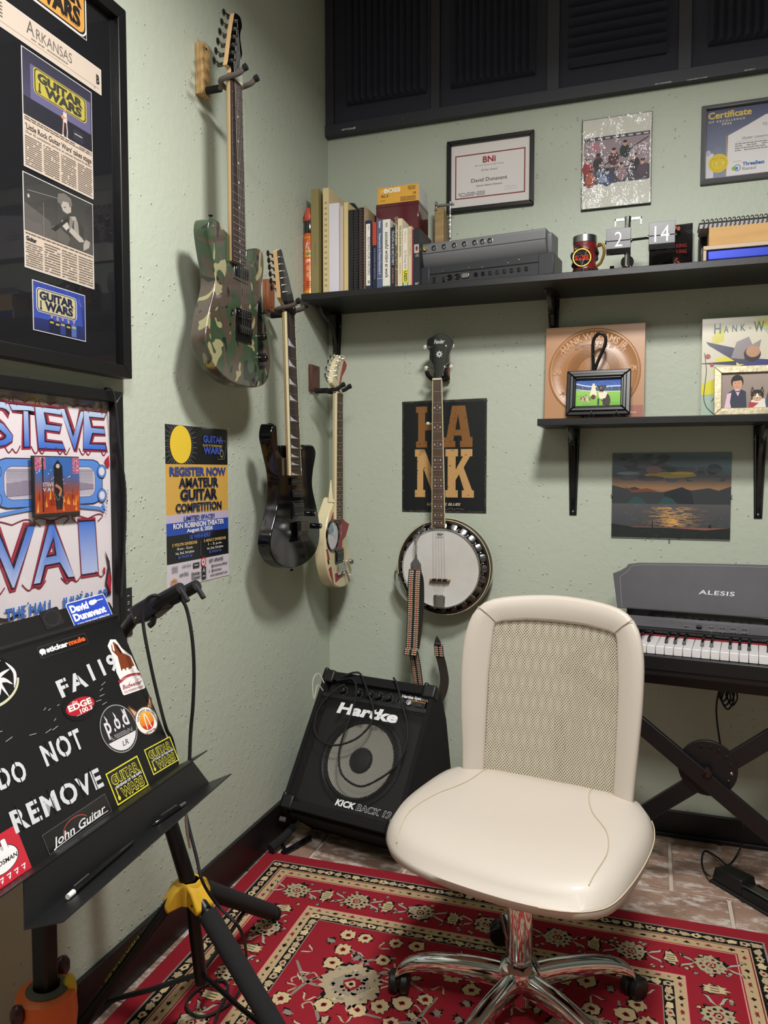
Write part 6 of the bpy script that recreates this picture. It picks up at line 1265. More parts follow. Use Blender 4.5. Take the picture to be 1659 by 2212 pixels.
for k, ch in enumerate('FRAN'): a.text(ch, em.y - .001, em.z + .010 - k * .0095, .007, 'e0dccf', w=.006)
part('emblem', a, MATTE, t)
p = onL(732, 1200, FB); pickup(t, (p.y, p.z), .062, .040, FB + .001, mat('pickup_black', '151517'), BLKG, 6)
br = onL(734, 1228, FB); q = MB(LWF); q.box((br.y, br.z, FB + .004), (.066, .040, .006)); part('bridge_plate', q, CHR, t, bevel=.001)
for k in range(6): q = MB(LWF); q.box((br.y - .026 + k * .0105, br.z + .002, FB + .011), (.0085, .022, .008)); part('saddle', q, CHR, t, bevel=.001)
q = MB(LWF); q.tube(spline([(br.y + .026, br.z - .008, FB + .012), (br.y + .030, br.z - .03, FB + .020), (br.y + .034, br.z - .05, FB + .022)], 4), .003, 8); part('tremolo_arm', q, STEEL, t)
strings(t, (nl[0] + .003, nr[0] - .003, nl[1]), (br.y - .028, br.y + .028, br.z + .012), 6, .138, FB + .017)
p = onL(752, 1212, FB); q = MB(LWF); q.lathe([(0, 0), (.008, 0), (.008, .006), (.011, .012), (.010, .022), (.005, .026), (0, .026)], (p.y - .01, p.z, FB), (0, 0, 1), 20); part('control_knob', q, CHR, t)
p = onL(750, 1241, FB); q = MB(LWF); q.tube([(p.y - .01, p.z, FB), (p.y - .005, p.z, FB + .016)], .0022, 8); part('toggle_switch', q, STEEL, t)
p = onL(715, 1271, .098); q = MB(LWF); q.lathe([(0, 0), (.006, 0), (.003, .005), (.003, .009), (.0065, .013), (0, .014)], (p.y, p.z + .01, .098), (0, -1, 0), 12); part('strap_button', q, STEEL, t)
b0 = onL(666, 820, 0).y
hanger((nl[0] + nr[0]) / 2, nl[1] + .020, .150, (b0, b0 + .075, onL(676, 846, 0).z, onL(676, 790, 0).z, .012), '5f3426', 'dark walnut block hanger with black rubber yoke carrying the cream guitar', arm=.088, foam='17171a')
# ================================================================== helpers for tilted planes
def onP(px, py, F, n0=0.):
    o = F.translation + F.col[2].xyz * n0; n = F.col[2].xyz; d = _ray(px, py); return CAM + d * ((o - CAM).dot(n) / d.dot(n))
def uvP(px, py, F, n0=0.):
    q = F.inverted() @ onP(px, py, F, n0); return (q.x, q.y)
def sub(F, bl, br, n0=0.):
    """frame on plane F whose u axis runs from pixel bl to pixel br; returns frame and width"""
    a_, b_ = onP(*bl, F, n0), onP(*br, F, n0); u = b_ - a_; n = F.col[2].xyz; return frame(a_, u, n.cross(u)), u.length
def hgt(F, p): return uvP(*p, F)[1]
def holes(name, c, pu, pv, r, rough=.5, metal=0., vary=None, aniso=1.):
    """perforated sheet: round holes on a staggered grid laid out in metres of the UV map"""
    x = NT(name); uv = x.n('ShaderNodeUVMap', uv_map='metres'); sp = x.n('ShaderNodeSeparateXYZ'); x.l(uv.outputs[0], sp.inputs[0])
    def M(op, a, b=None, c_=None):
        m = x.n('ShaderNodeMath', operation=op)
        for i, v in enumerate((a, b, c_)):
            if v is None: continue
            if isinstance(v, (int, float)): m.inputs[i].default_value = v
            else: x.l(v, m.inputs[i])
        return m.outputs[0]
    V_ = M('DIVIDE', sp.outputs[1], pv); row = M('FLOOR', V_); off = M('MULTIPLY', M('FLOORED_MODULO', row, 2.), .5); U_ = M('ADD', M('DIVIDE', sp.outputs[0], pu), off)
    fu = M('MULTIPLY', M('SUBTRACT', M('FRACT', U_), .5), pu); fv = M('MULTIPLY', M('SUBTRACT', M('FRACT', V_), .5), pv * aniso)
    d = M('SQRT', M('ADD', M('MULTIPLY', fu, fu), M('MULTIPLY', fv, fv))); al = M('GREATER_THAN', d, r)
    x.b.inputs['Base Color'].default_value = lin(c); x.b.inputs['Roughness'].default_value = rough; x.b.inputs['Metallic'].default_value = metal
    x.l(al, x.b.inputs['Alpha']); return x.m
def sheet(name, F, pts_uv, m, t, n0=0., bend=None, th=.0012, grid=None):
    """flat sheet with a metre-scaled UV map"""
    u0, v0, u1, v1 = pts_uv; nu, nv = grid or (1, 1); q = MB(F)
    for j in range(nv + 1):
        for i in range(nu + 1):
            u, v = u0 + (u1 - u0) * i / nu, v0 + (v1 - v0) * j / nv; q.p(u, v, n0 + (bend(u, v) if bend else 0))
    for j in range(nv):
        for i in range(nu): k = j * (nu + 1) + i; q.f.append((k, k + 1, k + nu + 2, k + nu + 1))
    o = part(name, q, m, t); me = o.data; uvl = me.uv_layers.new(name='metres')
    Fi = F.inverted(); off = Vector(t['wl'])
    for lp in me.loops: w_ = Fi @ (me.vertices[lp.vertex_index].co + off); uvl.data[lp.index].uv = (w_.x, w_.y)
    return o

# ================================================================== BANJO
bc = onB(952, 1228, .105); BX, BZ = bc.x, bc.z
t = thing('banjo', 'banjo with white drum head and sunburst of inlays, hung in front of the metal sign', 'banjo', (BX, -.06, BZ))
q = MB(BWF); q.lathe([(0, .018), (.13, .018), (.160, .024), (.171, .034), (.1725, .040), (.171, .070), (.166, .074), (.158, .074), (.152, .06)], (BX, BZ, 0), (0, 0, 1), 64); part('resonator', q, mat('walnut_resonator', '2a211d', .2, coat=.6), t, ang=50)
for r_, n_ in ((.1725, .041), (.168, .0735)):
    q = MB(BWF); q.tube([(BX + r_ * math.cos(a_), BZ + r_ * math.sin(a_), n_) for a_ in [2 * math.pi * k / 64 for k in range(65)]], .0014, 6); part('binding', q, IVB, t)
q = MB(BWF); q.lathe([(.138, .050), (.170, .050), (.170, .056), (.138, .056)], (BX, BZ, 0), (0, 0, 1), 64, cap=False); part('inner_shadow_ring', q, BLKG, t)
NH = 24; q = MB(BWF)
pts = []
for k in range(NH * 8):
    th = 2 * math.pi * k / (NH * 8); ph = (k % 8) / 8; pts.append((BX + (.1385 + .0205 * abs(math.cos(math.pi * ph)) ** .7) * math.cos(th), BZ + (.1385 + .0205 * abs(math.cos(math.pi * ph)) ** .7) * math.sin(th)))
inner = [(BX + .136 * math.cos(2 * math.pi * k / (NH * 8)), BZ + .136 * math.sin(2 * math.pi * k / (NH * 8))) for k in range(NH * 8)]
m_ = len(pts)
for z_, pp in ((.070, pts), (.078, inner), (.066, pts)):
    for p_ in pp: q.p(p_[0], p_[1], z_)
for k in range(m_): k2 = (k + 1) % m_; q.f.append((k, k2, m_ + k2, m_ + k)); q.f.append((2 * m_ + k2, 2 * m_ + k, k, k2)[::-1])
part('scalloped_flange', q, mat('satin_nickel', 'a9a9ac', .25, 1.), t, ang=40)
q = MB(BWF); q.lathe([(.1345, .060), (.1415, .060), (.1415, .104), (.1400, .109), (.1360, .109), (.1345, .104)], (BX, BZ, 0), (0, 0, 1), 64, cap=False); part('tension_hoop', q, CHR, t)
q = MB(BWF); q.lathe([(.134, .098), (.1355, .1065), (.133, .1062), (.0, .1062)], (BX, BZ, 0), (0, 0, 1), 64); part('drum_head', q, mat('frosted_head', 'd2d0cd', .7, var=(6, 'c6c2bc', (1, 1, 1))), t)
for k in range(NH):
    th = 2 * math.pi * (k + .5) / NH; c_, s_ = math.cos(th), math.sin(th)
    if abs(BX + .14 * c_ - BX) < .02 and s_ > 0: continue
    q = MB(BWF); q.tube([(BX + .1385 * c_, BZ + .1385 * s_, .109), (BX + .1435 * c_, BZ + .1435 * s_, .109), (BX + .1445 * c_, BZ + .1445 * s_, .103), (BX + .1445 * c_, BZ + .1445 * s_, .070)], .0018, 6); q.ball((BX + .1445 * c_, BZ + .1445 * s_, .071), .0032, 6); part('tension_hook', q, CHR, t)
# neck, board, headstock
nA, nB, eA, eB = onB(935, 821, .118), onB(953.5, 821, .118), onB(933.4, 1140, .118), onB(960.5, 1140, .118)
q = MB(BWF); q.prism([(eA.x, eA.z), (eB.x, eB.z), (nB.x, nB.z), (nA.x, nA.z)], .113, .118); part('fingerboard', q, ROSEB, t, bevel=.0006)
q = MB(BWF)
for j in range(6):
    f = j / 5; xa, xb_, z = nA.x + (eA.x - nA.x) * f, nB.x + (eB.x - nB.x) * f, nA.z + (eA.z - nA.z) * f; cx, r_ = (xa + xb_) / 2, (xb_ - xa) / 2
    for k in range(9): an = math.pi * k / 8; q.p(cx - r_ * math.cos(an), z, .113 - .022 * math.sin(an) ** .7)
for j in range(5):
    for k in range(8): q.f.append((j * 9 + k, j * 9 + k + 1, j * 9 + k + 10, j * 9 + k + 9))
q.f.append(tuple(range(9))); q.f.append(tuple(reversed(range(45, 54)))); part('neck', q, mat('mahogany_neck', '3a241c', .3, coat=.4), t, ang=50)
for s_, A_, B2 in ((-1, nA, eA), (1, nB, eB)):
    q = MB(BWF); q.prism([(A_.x, A_.z), (A_.x + s_ * .0018, A_.z), (B2.x + s_ * .0018, B2.z), (B2.x, B2.z)], .112, .1184); part('neck_binding', q, IVB, t)
L_ = nA.z - eA.z; tot = L_ / (1 - 2 ** (-22 / 12)); zs = [nA.z - tot * (1 - 2 ** (-k / 12)) for k in range(23)]
def bat(z): f = (nA.z - z) / L_; return nA.x + (eA.x - nA.x) * f, nB.x + (eB.x - nB.x) * f
for k in range(1, 22): a_, b_ = bat(zs[k]); q = MB(BWF); q.bx((a_, zs[k] - .0009, .117), (b_, zs[k] + .0009, .1190)); part('fret', q, FRET, t)
PRL = mat('pearl_inlay', 'b9b8bf')
for k in (3, 5, 7, 9, 10, 12, 13, 15, 17, 19, 21):
    zc = (zs[k] + zs[k - 1]) / 2; a_, b_ = bat(zc); c_ = (a_ + b_) / 2; w_ = (b_ - a_); hh = (zs[k - 1] - zs[k]) / 2
    for dx_, dz_ in (((-.28, 0), (.28, 0), (0, .4), (0, -.4)) if k in (3, 5, 7) else ((-.25, 0), (.25, 0), (0, .0))):
        q = MB(BWF); e = .0034 if abs(dx_) > .1 else .0022; q.prism([(c_ + dx_ * w_ - e, zc + dz_ * hh), (c_ + dx_ * w_, zc + dz_ * hh - e), (c_ + dx_ * w_ + e, zc + dz_ * hh), (c_ + dx_ * w_, zc + dz_ * hh + e)], .118, .1184); part('inlay', q, PRL, t)
q = MB(BWF); q.bx((nA.x - .001, nA.z, .112), (nB.x + .001, nA.z + .006, .121)); part('nut', q, mat('bone_nut', 'd8d0b8'), t)
hs = [(385, 405), (395, 340), (385, 290), (360, 250), (362, 200), (343, 160), (348, 112), (384, 90), (415, 68), (442, 66), (472, 76), (500, 95), (522, 112), (530, 150), (510, 195), (498, 240), (502, 270), (472, 300), (456, 340), (447, 405)]
H_ = [onB(820 + x / 3.35, 700 + y / 3.35, .112) for x, y in hs]; H_ = [(p.x, p.y * 0 + p.z) for p in H_]
Hs = [(p.x, p.y) for p in spline([(a_, b_, 0) for a_, b_ in H_], 2, True)]
q = MB(BWF); q.prism(Hs, .098, .112); part('headstock', q, BLKG, t, bevel=.001)
hx = (nA.x + nB.x) / 2; ho_ = onB(949, 745, .112)
a = Art(BWF, .1122); a.text('Fender', ho_.x, onB(949, 742, .112).z, .0135, 'c9c9cc', w=.038, shear=.35, bold=.02)
fz = onB(949, 765, .112).z
for k in range(8):
    th = R(45 * k); a.poly([(ho_.x + .0035 * math.cos(th - .5), fz + .0035 * math.sin(th - .5)), (ho_.x + .0085 * math.cos(th - .28), fz + .0085 * math.sin(th - .28)), (ho_.x + .013 * math.cos(th), fz + .013 * math.sin(th)), (ho_.x + .0085 * math.cos(th + .28), fz + .0085 * math.sin(th + .28)), (ho_.x + .0035 * math.cos(th + .5), fz + .0035 * math.sin(th + .5))], 'c9c9cc')
part('headstock_inlay', a, GLOSSY, t, kind='stuff')
PG = mat('pearl_peg', 'c6c4b8', .3)
for (px_, py_, sx) in ((929, 750, -1), (966, 748, 1), (931, 795, -1), (963, 793, 1)):
    p = onB(px_, py_, .105); q = MB(BWF); q.tube([(p.x - sx * .012, p.z, .112), (p.x + sx * .012, p.z, .104)], .0028, 6); q.lathe([(0, 0), (.005, 0), (.005, .002), (.003, .004), (.003, .010), (0, .010)], (p.x, p.z, .110), (0, 0, 1), 10); o = part('tuning_peg', q, CHR, t)
    q = MB(BWF); q.ball((p.x + sx * .018, p.z + .001, .102), (.0075, .0085, .005), 10); part('peg_button', q, PG, o)
p = onB(928, 915, .112); q = MB(BWF); q.tube([(p.x + .012, p.z, .112), (p.x, p.z, .112)], .003, 8); o = part('fifth_peg', q, CHR, t); q = MB(BWF); q.ball((p.x - .006, p.z, .112), (.0075, .0065, .006), 10); part('peg_button', q, PG, o)
br_ = onB(950, 1255, .115); tp = onB(949, 1300, .112)
q = MB(BWF); q.prism([(br_.x - .036, br_.z), (br_.x + .036, br_.z), (br_.x + .036, br_.z + .006), (br_.x - .036, br_.z + .006)], .1055, .122); part('bridge', q, mat('maple_bridge', '9a6a3a', .5), t, bevel=.001)
for k in range(3): q = MB(BWF); q.bx((br_.x - .026 + k * .019, br_.z - .001, .1060), (br_.x - .012 + k * .019, br_.z + .007, .1225)); part('bridge_slot', q, BLKM, t)
q = MB(BWF); q.prism([(tp.x - .019, tp.z - .022), (tp.x + .019, tp.z - .022), (tp.x + .021, tp.z + .024), (tp.x - .021, tp.z + .024)], .1075, .117); part('tailpiece', q, mat('mirror_nickel', 'c2c4c8', .05, 1.), t, bevel=.003)
for k in range(5):
    f = (k + .5) / 5; q = MB(BWF); q.tube([(nA.x + (nB.x - nA.x) * f, nA.z + .004, .1225), (br_.x - .026 + .052 * f, br_.z + .003, .1228), (tp.x - .012 + .024 * f, tp.z + .022, .115)], .00036, 5); part('string', q, WIRE, t)
    if k in (0, 1, 3, 4):
        P4 = ((929, 750), (931, 795), None, (963, 793), (966, 748))[k]; pp = onB(*P4, .118); q = MB(BWF); q.tube([(nA.x + (nB.x - nA.x) * f, nA.z + .004, .1225), (pp.x, pp.z, .118)], .00036, 5); part('string', q, WIRE, t)
a = Art(BWF, .1064); lz = onB(950, 1157, .107); a.text('REMO', lz.x, lz.z - .002, .004, '3a3a3c', w=.016, bold=.03); a.poly([(lz.x - .012, lz.z + .003), (lz.x - .008, lz.z + .009), (lz.x - .004, lz.z + .005), (lz.x, lz.z + .010), (lz.x + .004, lz.z + .005), (lz.x + .008, lz.z + .009), (lz.x + .012, lz.z + .003)], '55555a'); a.lines(lz.x - .014, lz.z - .004, lz.x + .014, lz.z - .010, 2, '66666a'); part('head_stamp', a, MATTE, t)
q = MB(BWF); ar = [(BX + .176 * math.cos(R(d_)), BZ + .176 * math.sin(R(d_)), .075) for d_ in range(186, 232, 5)]; q.tube(ar, [.004, .010, .013, .014, .014, .013, .012, .010, .006, .004][:len(ar)], 8, flat=.45); part('armrest', q, CHR, t)
b0, b1 = onB(955, 826, .0), onB(975, 764, .0)
hanger_y = None
t = thing('guitar_hanger', 'small brown block hanger with black yoke behind the banjo headstock', 'wall hanger', (hx, 0, nA.z + .03), 'guitar hangers with foam yokes')
q = MB(); q.bx((b0.x, -.0005, b0.z), (b1.x - .004, -.024, b1.z)); part('wood_block', q, mat('block_7a4a2e', '7a4a2e', .5), t, bevel=.0015)
q = MB(); q.cyl((b0.x + .012, -.02, b0.z + .045), (hx, -.06, nA.z + .010), .009, n=12); part('arm_sleeve', q, RUB, t)
for s_ in (-1, 1): q = MB(); q.tube(spline([(hx, -.066, nA.z + .008), (hx + s_ * .022, -.068, nA.z + .008), (hx + s_ * .029, -.085, nA.z + .010), (hx + s_ * .031, -.120, nA.z + .016), (hx + s_ * .033, -.132, nA.z + .028)], 5), .0075, 10); part('yoke_prong', q, RUB, t)
# strap
def webmat():
    x = NT('woven_strap'); uv = x.n('ShaderNodeVertexColor', layer_name='Col'); x.l(uv.outputs[0], x.b.inputs['Base Color']); x.b.inputs['Roughness'].default_value = .9; x.bump(x.noise(500, x.coord(), 2), .6, .001); return x.m
WEB = webmat(); LEA = mat('brown_leather', '3d342d', .65, bump=(80, .3)); GLEA = mat('grey_leather', '5b5856', .55, bump=(90, .3))
t = thing('instrument_strap', 'black woven strap with red, white and orange stitching hanging down from the banjo', 'strap', (onB(897, 1300, .17).x, -.17, .7))
def sb(px, py, off): return onB(px, py, off)
def webbing(path, w, rows_per=.0072, name='woven_band'):
    P = spline(path, 10); q = MB(); q.ribbon(P, (1, -.12, 0), w, .0028); q.col = None; o = part(name, q, mat('black_webbing', '141214', .9, bump=(600, .6, .001)), t)
    # stitched pattern laid on the band
    s = Art(None, 0); s.T = Matrix(); d = Vector((1, -.12, 0)).normalized(); acc = 0; last = P[0]; k = 0
    for i in range(1, len(P)):
        seg = (P[i] - P[i - 1]); Ls = seg.length; tn = seg.normalized(); nn = tn.cross(d); nn = nn if nn.y < 0 else -nn
        while acc < Ls:
            c_ = P[i - 1] + tn * acc + nn * .0017
            for x_ in (-.26, .26):
                for sgn in (-1, 1):
                    col = lin('ccbea4'); b = len(s.v)
                    for a_, e in ((.03, .30), (.14, .26), (.21, 0), (.14, -.26), (.03, -.30)):
                        s.col = col; s.v.append(c_ + d * (x_ * w + sgn * a_ * w) + tn * (e * rows_per)); s.c.append(col)
                    s.f.append(tuple(range(b, b + 5)))
                b = len(s.v); col = lin('b4321e' if k % 3 else 'c8641e')
                for a_, e in ((-.035, -.5), (.035, -.5), (.035, .5), (-.035, .5)): s.v.append(c_ + nn * .0002 + d * (x_ * w + a_ * w) + tn * (e * rows_per * .9)); s.c.append(col)
                s.f.append(tuple(range(b, b + 4)))
            acc += rows_per; k += 1
        acc -= Ls
    part('stitching', s, WEB, o, kind='stuff')
webbing([sb(897, 1230, .165), sb(895, 1260, .172), sb(893, 1330, .172), sb(890, 1400, .170)], .047)
webbing([sb(888, 1404, .176), sb(886, 1416, .178)], .050)
webbing([sb(893, 1408, .165), sb(899, 1440, .150), sb(904, 1480, .14)], .036)
q = MB(); q.ribbon(spline([sb(905, 1232, .160), sb(911, 1260, .150), sb(910, 1330, .150), sb(901, 1400, .160)], 8), (.7, -.7, 0), .03, .002); part('leather_backing', q, LEA, t)
q = MB(frame(sb(898, 1228, .168), (1, -.1, 0), (0, 0, 1))); q.prism([(-.019, -.002), (.021, -.002), (.019, .016), (.006, .034), (.004, .050), (-.002, .050), (-.005, .034), (-.019, .016)], -.002, .002); part('leather_tab', q, GLEA, t, bevel=.001)
for dx_ in (-.009, .010): q = MB(); c_ = sb(898, 1228, .168); q.ball((c_.x + dx_, c_.y - .003, c_.z + .008), (.003, .002, .003), 8); part('rivet', q, STEEL, t)
q = MB(); ch = spline([sb(898, 1196, .160), sb(899, 1180, .150), sb(897, 1165, .135), sb(906, 1142, .122)], 6)
for i, c_ in enumerate(ch[:-1]): q.tube([c_ + Vector((.0028 * math.cos(k), 0 if i % 2 else .0028 * math.cos(k), .0045 * math.sin(k))) for k in [j * math.pi / 4 for j in range(9)]], .0008, 4)
q.tube([sb(900, 1160, .13), sb(914, 1138, .122), sb(918, 1134, .12)], .0017, 6); part('chain_hook', q, STEEL, t, kind='stuff')
q = MB(frame(sb(945, 1392, .10), (1, -.1, 0), (-.1, 0, 1))); q.prism([(-.012, -.004), (.014, -.006), (.012, .010), (.001, .028), (-.004, .030), (-.010, .012)], -.002, .002); part('leather_tip', q, mat('dark_leather', '2a2624', .6), t, bevel=.001)
webbing([sb(947, 1394, .10), sb(949, 1418, .10)], .034)
q = MB(); q.ribbon(spline([sb(950, 1416, .098), sb(956, 1440, .09), sb(960, 1470, .085), sb(955, 1498, .08), sb(944, 1520, .075)], 8), [Vector((1, -.15, 0))] * 33, .033, .0024); part('leather_backing', q, LEA, t)
q = MB(); q.ribbon(spline([sb(904, 1478, .14), sb(912, 1530, .09), sb(930, 1548, .07), sb(944, 1518, .075)], 8), (1, -.12, 0), .034, .0024); part('leather_backing', q, LEA, t)
q = MB(); c_ = sb(948, 1390, .103); q.bx((c_.x - .018, c_.y - .004, c_.z - .003), (c_.x + .018, c_.y + .002, c_.z + .001)); part('buckle', q, STEEL, t, bevel=.001)

# ================================================================== AMPLIFIER
AU = Vector((math.cos(R(-10.63)), math.sin(R(-10.63)), 0)); AN = Vector((-AU.y, AU.x, 0)); A0 = Vector((.047, -.521, .149)); AWD = .427
AF = frame(A0, AU, AN * .262 + Vector((0, 0, .381)))      # front face: u right, v up the slope, n towards the room
AH = .4624; CARP = mat('black_carpet_cloth', '0a0a0c', .95, bump=(700, .8, .002))
t = thing('bass_amplifier', 'black tilted bass amplifier with round speaker behind a metal grille, in the corner', 'amplifier', tuple(A0 + AU * AWD / 2 - Vector((0, 0, .149)) + AN * .25))
side = [(0, .149), (.262, .530), (.300, .505), (.345, .40), (.40, .14), (.385, .006), (.17, .004), (.02, .118)]
def sidebox(u0, u1, prof, m, nm, bev=.004):
    q = MB(frame(A0 * 1 - Vector((0, 0, A0.z)) + AU * u0, AN, (0, 0, 1))); s_ = 1 if q.T.col[2].xyz.dot(AU) > 0 else -1
    q.prism(prof, 0, s_ * (u1 - u0)); return part(nm, q, m, t, bevel=bev, recalc=True)
inset = [(.022, .150), (.275, .518), (.300, .500), (.345, .40), (.40, .14), (.385, .006), (.17, .004), (.03, .122)]
sidebox(0, .016, side, CARP, 'side_panel'); sidebox(AWD - .016, AWD, side, CARP, 'side_panel')
sidebox(.016, AWD - .016, [(.31, .46), (.345, .40), (.40, .14), (.385, .006), (.17, .004), (.02, .118), (.03, .135), (.12, .18)], CARP, 'cabinet', .003)
def fbox(u0, v0, u1, v1, n0, n1, m, nm, bev=.002, par=None): q = MB(AF); q.bx((u0, v0, n0), (u1, v1, n1)); return part(nm, q, m, par or t, bevel=bev)
fbox(.016, 0, AWD - .016, .022, -.03, .0, CARP, 'lower_rail'); fbox(.016, AH - .030, AWD - .016, AH, -.03, 0, CARP, 'top_rail')
fbox(.016, .372, AWD - .016, .388, -.02, -.004, BLK, 'panel_divider')
for u in (0, AWD - .040):
    for v in (-.004, AH - .040):
        q = MB(AF); q.bx((u - .003, v, -.035), (u + .043, v + .044, .004)); q.bx((u - .003, v, -.035), (u + .012, v + .05, .004)); part('corner_guard', q, BLK, t, bevel=.006, seg=3)
o = fbox(.030, .388, AWD - .030, .446, -.030, -.020, BLKM, 'control_panel', .001)
a = Art(AF, -.0198); a.rect(.045, .430, AWD * .72, .440, '1c2c4a'); F2, w2 = sub(AF, (841, 1489), (900, 1497), -.0198)
i_ = AF.inverted() @ F2.translation; a.text('Hartke Systems', .355, .417, .0095, 'd8d8dc', w=.094, bold=.05); a.text('Transient Attack', .370, .409, .0050, 'c98a2c', w=.056, bold=.02, shear=.2)
a.text('KICKBACK BASS AMPLIFIER 120 WATTS', .16, .4325, .0055, 'c8c8cc', w=.16, bold=.02); part('panel_print', a, MATTE, o)
for k, u in enumerate((.085, .145, .190, .225, .262)):
    q = MB(AF); q.lathe([(0, -.02), (.0125, -.02), (.0115, -.004), (.009, -.002), (0, -.002)], (u, .405, 0), (0, 0, 1), 18); kb = part('control_knob', q, BLK, t)
    a = Art(AF, -.0196)
    for d_ in range(-130, 140, 26): a.ell(u + .0165 * math.sin(R(d_)), .405 + .0165 * math.cos(R(d_)), .0009, .0009, 'b8b8bc', 6)
    a.text('IIII', u, .391, .002, 'b8b8bc', w=.012); part('dial_marks', a, MATTE, o)
for u, r_ in ((.308, .0135), (.340, .009)): q = MB(AF); q.lathe([(r_ * .7, -.0195), (r_, -.0195), (r_, -.014), (r_ * .72, -.014), (r_ * .6, -.018), (0, -.018)], (u, .402, 0), (0, 0, 1), 18); part('socket', q, BLKG if r_ > .01 else STEEL, t)
fbox(.366, .392, .388, .406, -.0195, -.014, BLKG, 'power_switch', .001)
# speaker behind the grille
fbox(.018, .020, AWD - .018, .372, -.058, -.050, mat('baffle_black', '232223', .9), 'baffle_board', None)
sc = uvP(778, 1642, AF, -.045); q = MB(AF); q.lathe([(.148, -.050), (.148, -.042), (.138, -.040), (.133, -.044)], (sc[0], sc[1], 0), (0, 0, 1), 48, cap=False); q.lathe([(.133, -.044), (.126, -.036), (.118, -.045)], (sc[0], sc[1], 0), (0, 0, 1), 48, cap=False); part('speaker_surround', q, BLK, t)
q = MB(AF); q.lathe([(.118, -.0445), (.105, -.047), (.042, -.050)], (sc[0], sc[1], 0), (0, 0, 1), 48, cap=False); part('aluminium_cone', q, mat('aluminium_cone', 'd4d0c6', .35, .25, bump=(20, .1)), t)
q = MB(AF); q.lathe([(.042, -.0495), (.036, -.042), (.020, -.038), (0, -.037)], (sc[0], sc[1], 0), (0, 0, 1), 32, cap=False); part('dust_cap', q, mat('dark_cap', '333336', .35, .3), t)
sheet('grille', AF, (.018, .021, AWD - .018, .372), holes('perforated_grille_steel', '302e2d', .0068, .0034, .00225, .45, .4, aniso=1.), t, -.006)
a = Art(AF, -.004); h0 = uvP(727, 1537, AF, -.004); h1 = uvP(857, 1560, AF, -.004); a.text('Hartke', (h0[0] + h1[0]) / 2, (h0[1] + h1[1]) / 2 - .002, .034, 'e6e6e8', w=h1[0] - h0[0], bold=.045, shear=.12); part('brand_badge', a, MATTE, t)
k0, k1, k2 = uvP(722, 1741, AF, -.004), uvP(765, 1750, AF, -.004), uvP(842, 1765, AF, -.004); a = Art(AF, -.004); v_ = (k0[1] + k2[1]) / 2
a.text('KICK', k0[0], v_, .018, 'e6e6e8', al='l', w=k1[0] - k0[0], bold=.04, shear=.2); a.text('BACK 12', k1[0] + .003, v_, .018, 'c8c8cc', al='l', w=k2[0] - k1[0], bold=.04, shear=.2); a.text('BACK 12', k1[0] + .0036, v_ + .0006, .0168, '1c1b1b', al='l', w=k2[0] - k1[0] - .0012, bold=.012, shear=.2); part('model_badge', a, MATTE, t)
def onA(px, py, n0=.0): return onP(px, py, AF, n0)
q = MB(); q.tube(spline([onA(745, 1478, .004), onA(722, 1492, .012), onA(690, 1528, .008), onA(679, 1568, .006), onA(686, 1592, .006), onA(708, 1608, .006), onA(738, 1608, .006), onA(775, 1592, .006), onA(803, 1560, .006), onA(806, 1530, .008), onA(795, 1496, .014), onA(780, 1458, .006), onA(765, 1453, .012), onA(745, 1460, .012), onA(728, 1470, .010), onA(760, 1466, .010), onA(770, 1490, .012), onA(761, 1535, .006), onA(738, 1600, .004), onA(732, 1640, .004), onA(740, 1675, .004), onA(770, 1697, .004), onA(800, 1693, .004), onA(850, 1660, .004), onA(874, 1620, .004), onA(880, 1570, .006), onA(868, 1520, .010), onA(858, 1480, .012), onA(850, 1464, .010)], 8), .0034, 8)
solo('audio_cable', q, RUB, 'black instrument cable looped over the front of the amplifier', 'cable')
q = MB(); q.tube(spline([atZ(700, 1475, 2.45), atZ(688, 1455, 2.45), atZ(676, 1470, 2.43), atZ(678, 1510, 2.42), atZ(686, 1480, 2.44), atZ(698, 1492, 2.45)], 6), .0018, 6); solo('paper_tag_string', q, mat('pale_string', 'b8b4a4', .7), 'thin pale cord looped beside the amplifier corner by the left wall', 'cord')
# folded stand on the floor by the amplifier
p0 = onF(575, 1830, .03); t = thing('folded_stand', 'small folded black stand lying on the floor against the wall by the amplifier', 'stand', (p0.x + .05, p0.y + .08, 0))
b = .045
q = MB(); q.tube([(.040, -.575, .030), (.050, -.54, .038), (.062, -.50, .048), (.070, -.47, .06)], [.015, .013, .013, .012], 12); part('foam_tube', q, FOAMR, t)
q = MB(); q.tube([(.075, -.560, .014), (.095, -.50, .014), (.115, -.44, .016)], .009, 8); q.tube([(.04, -.50, .018), (.08, -.545, .014), (.10, -.50, .016)], .007, 8); part('frame_tube', q, BLKM, t)
q = MB(); q.tube([(.03, -.49, .09), (.05, -.485, .086)], .008, 8); part('end_cap', q, mat('cloudy_plastic', '6a6866', .4), t)

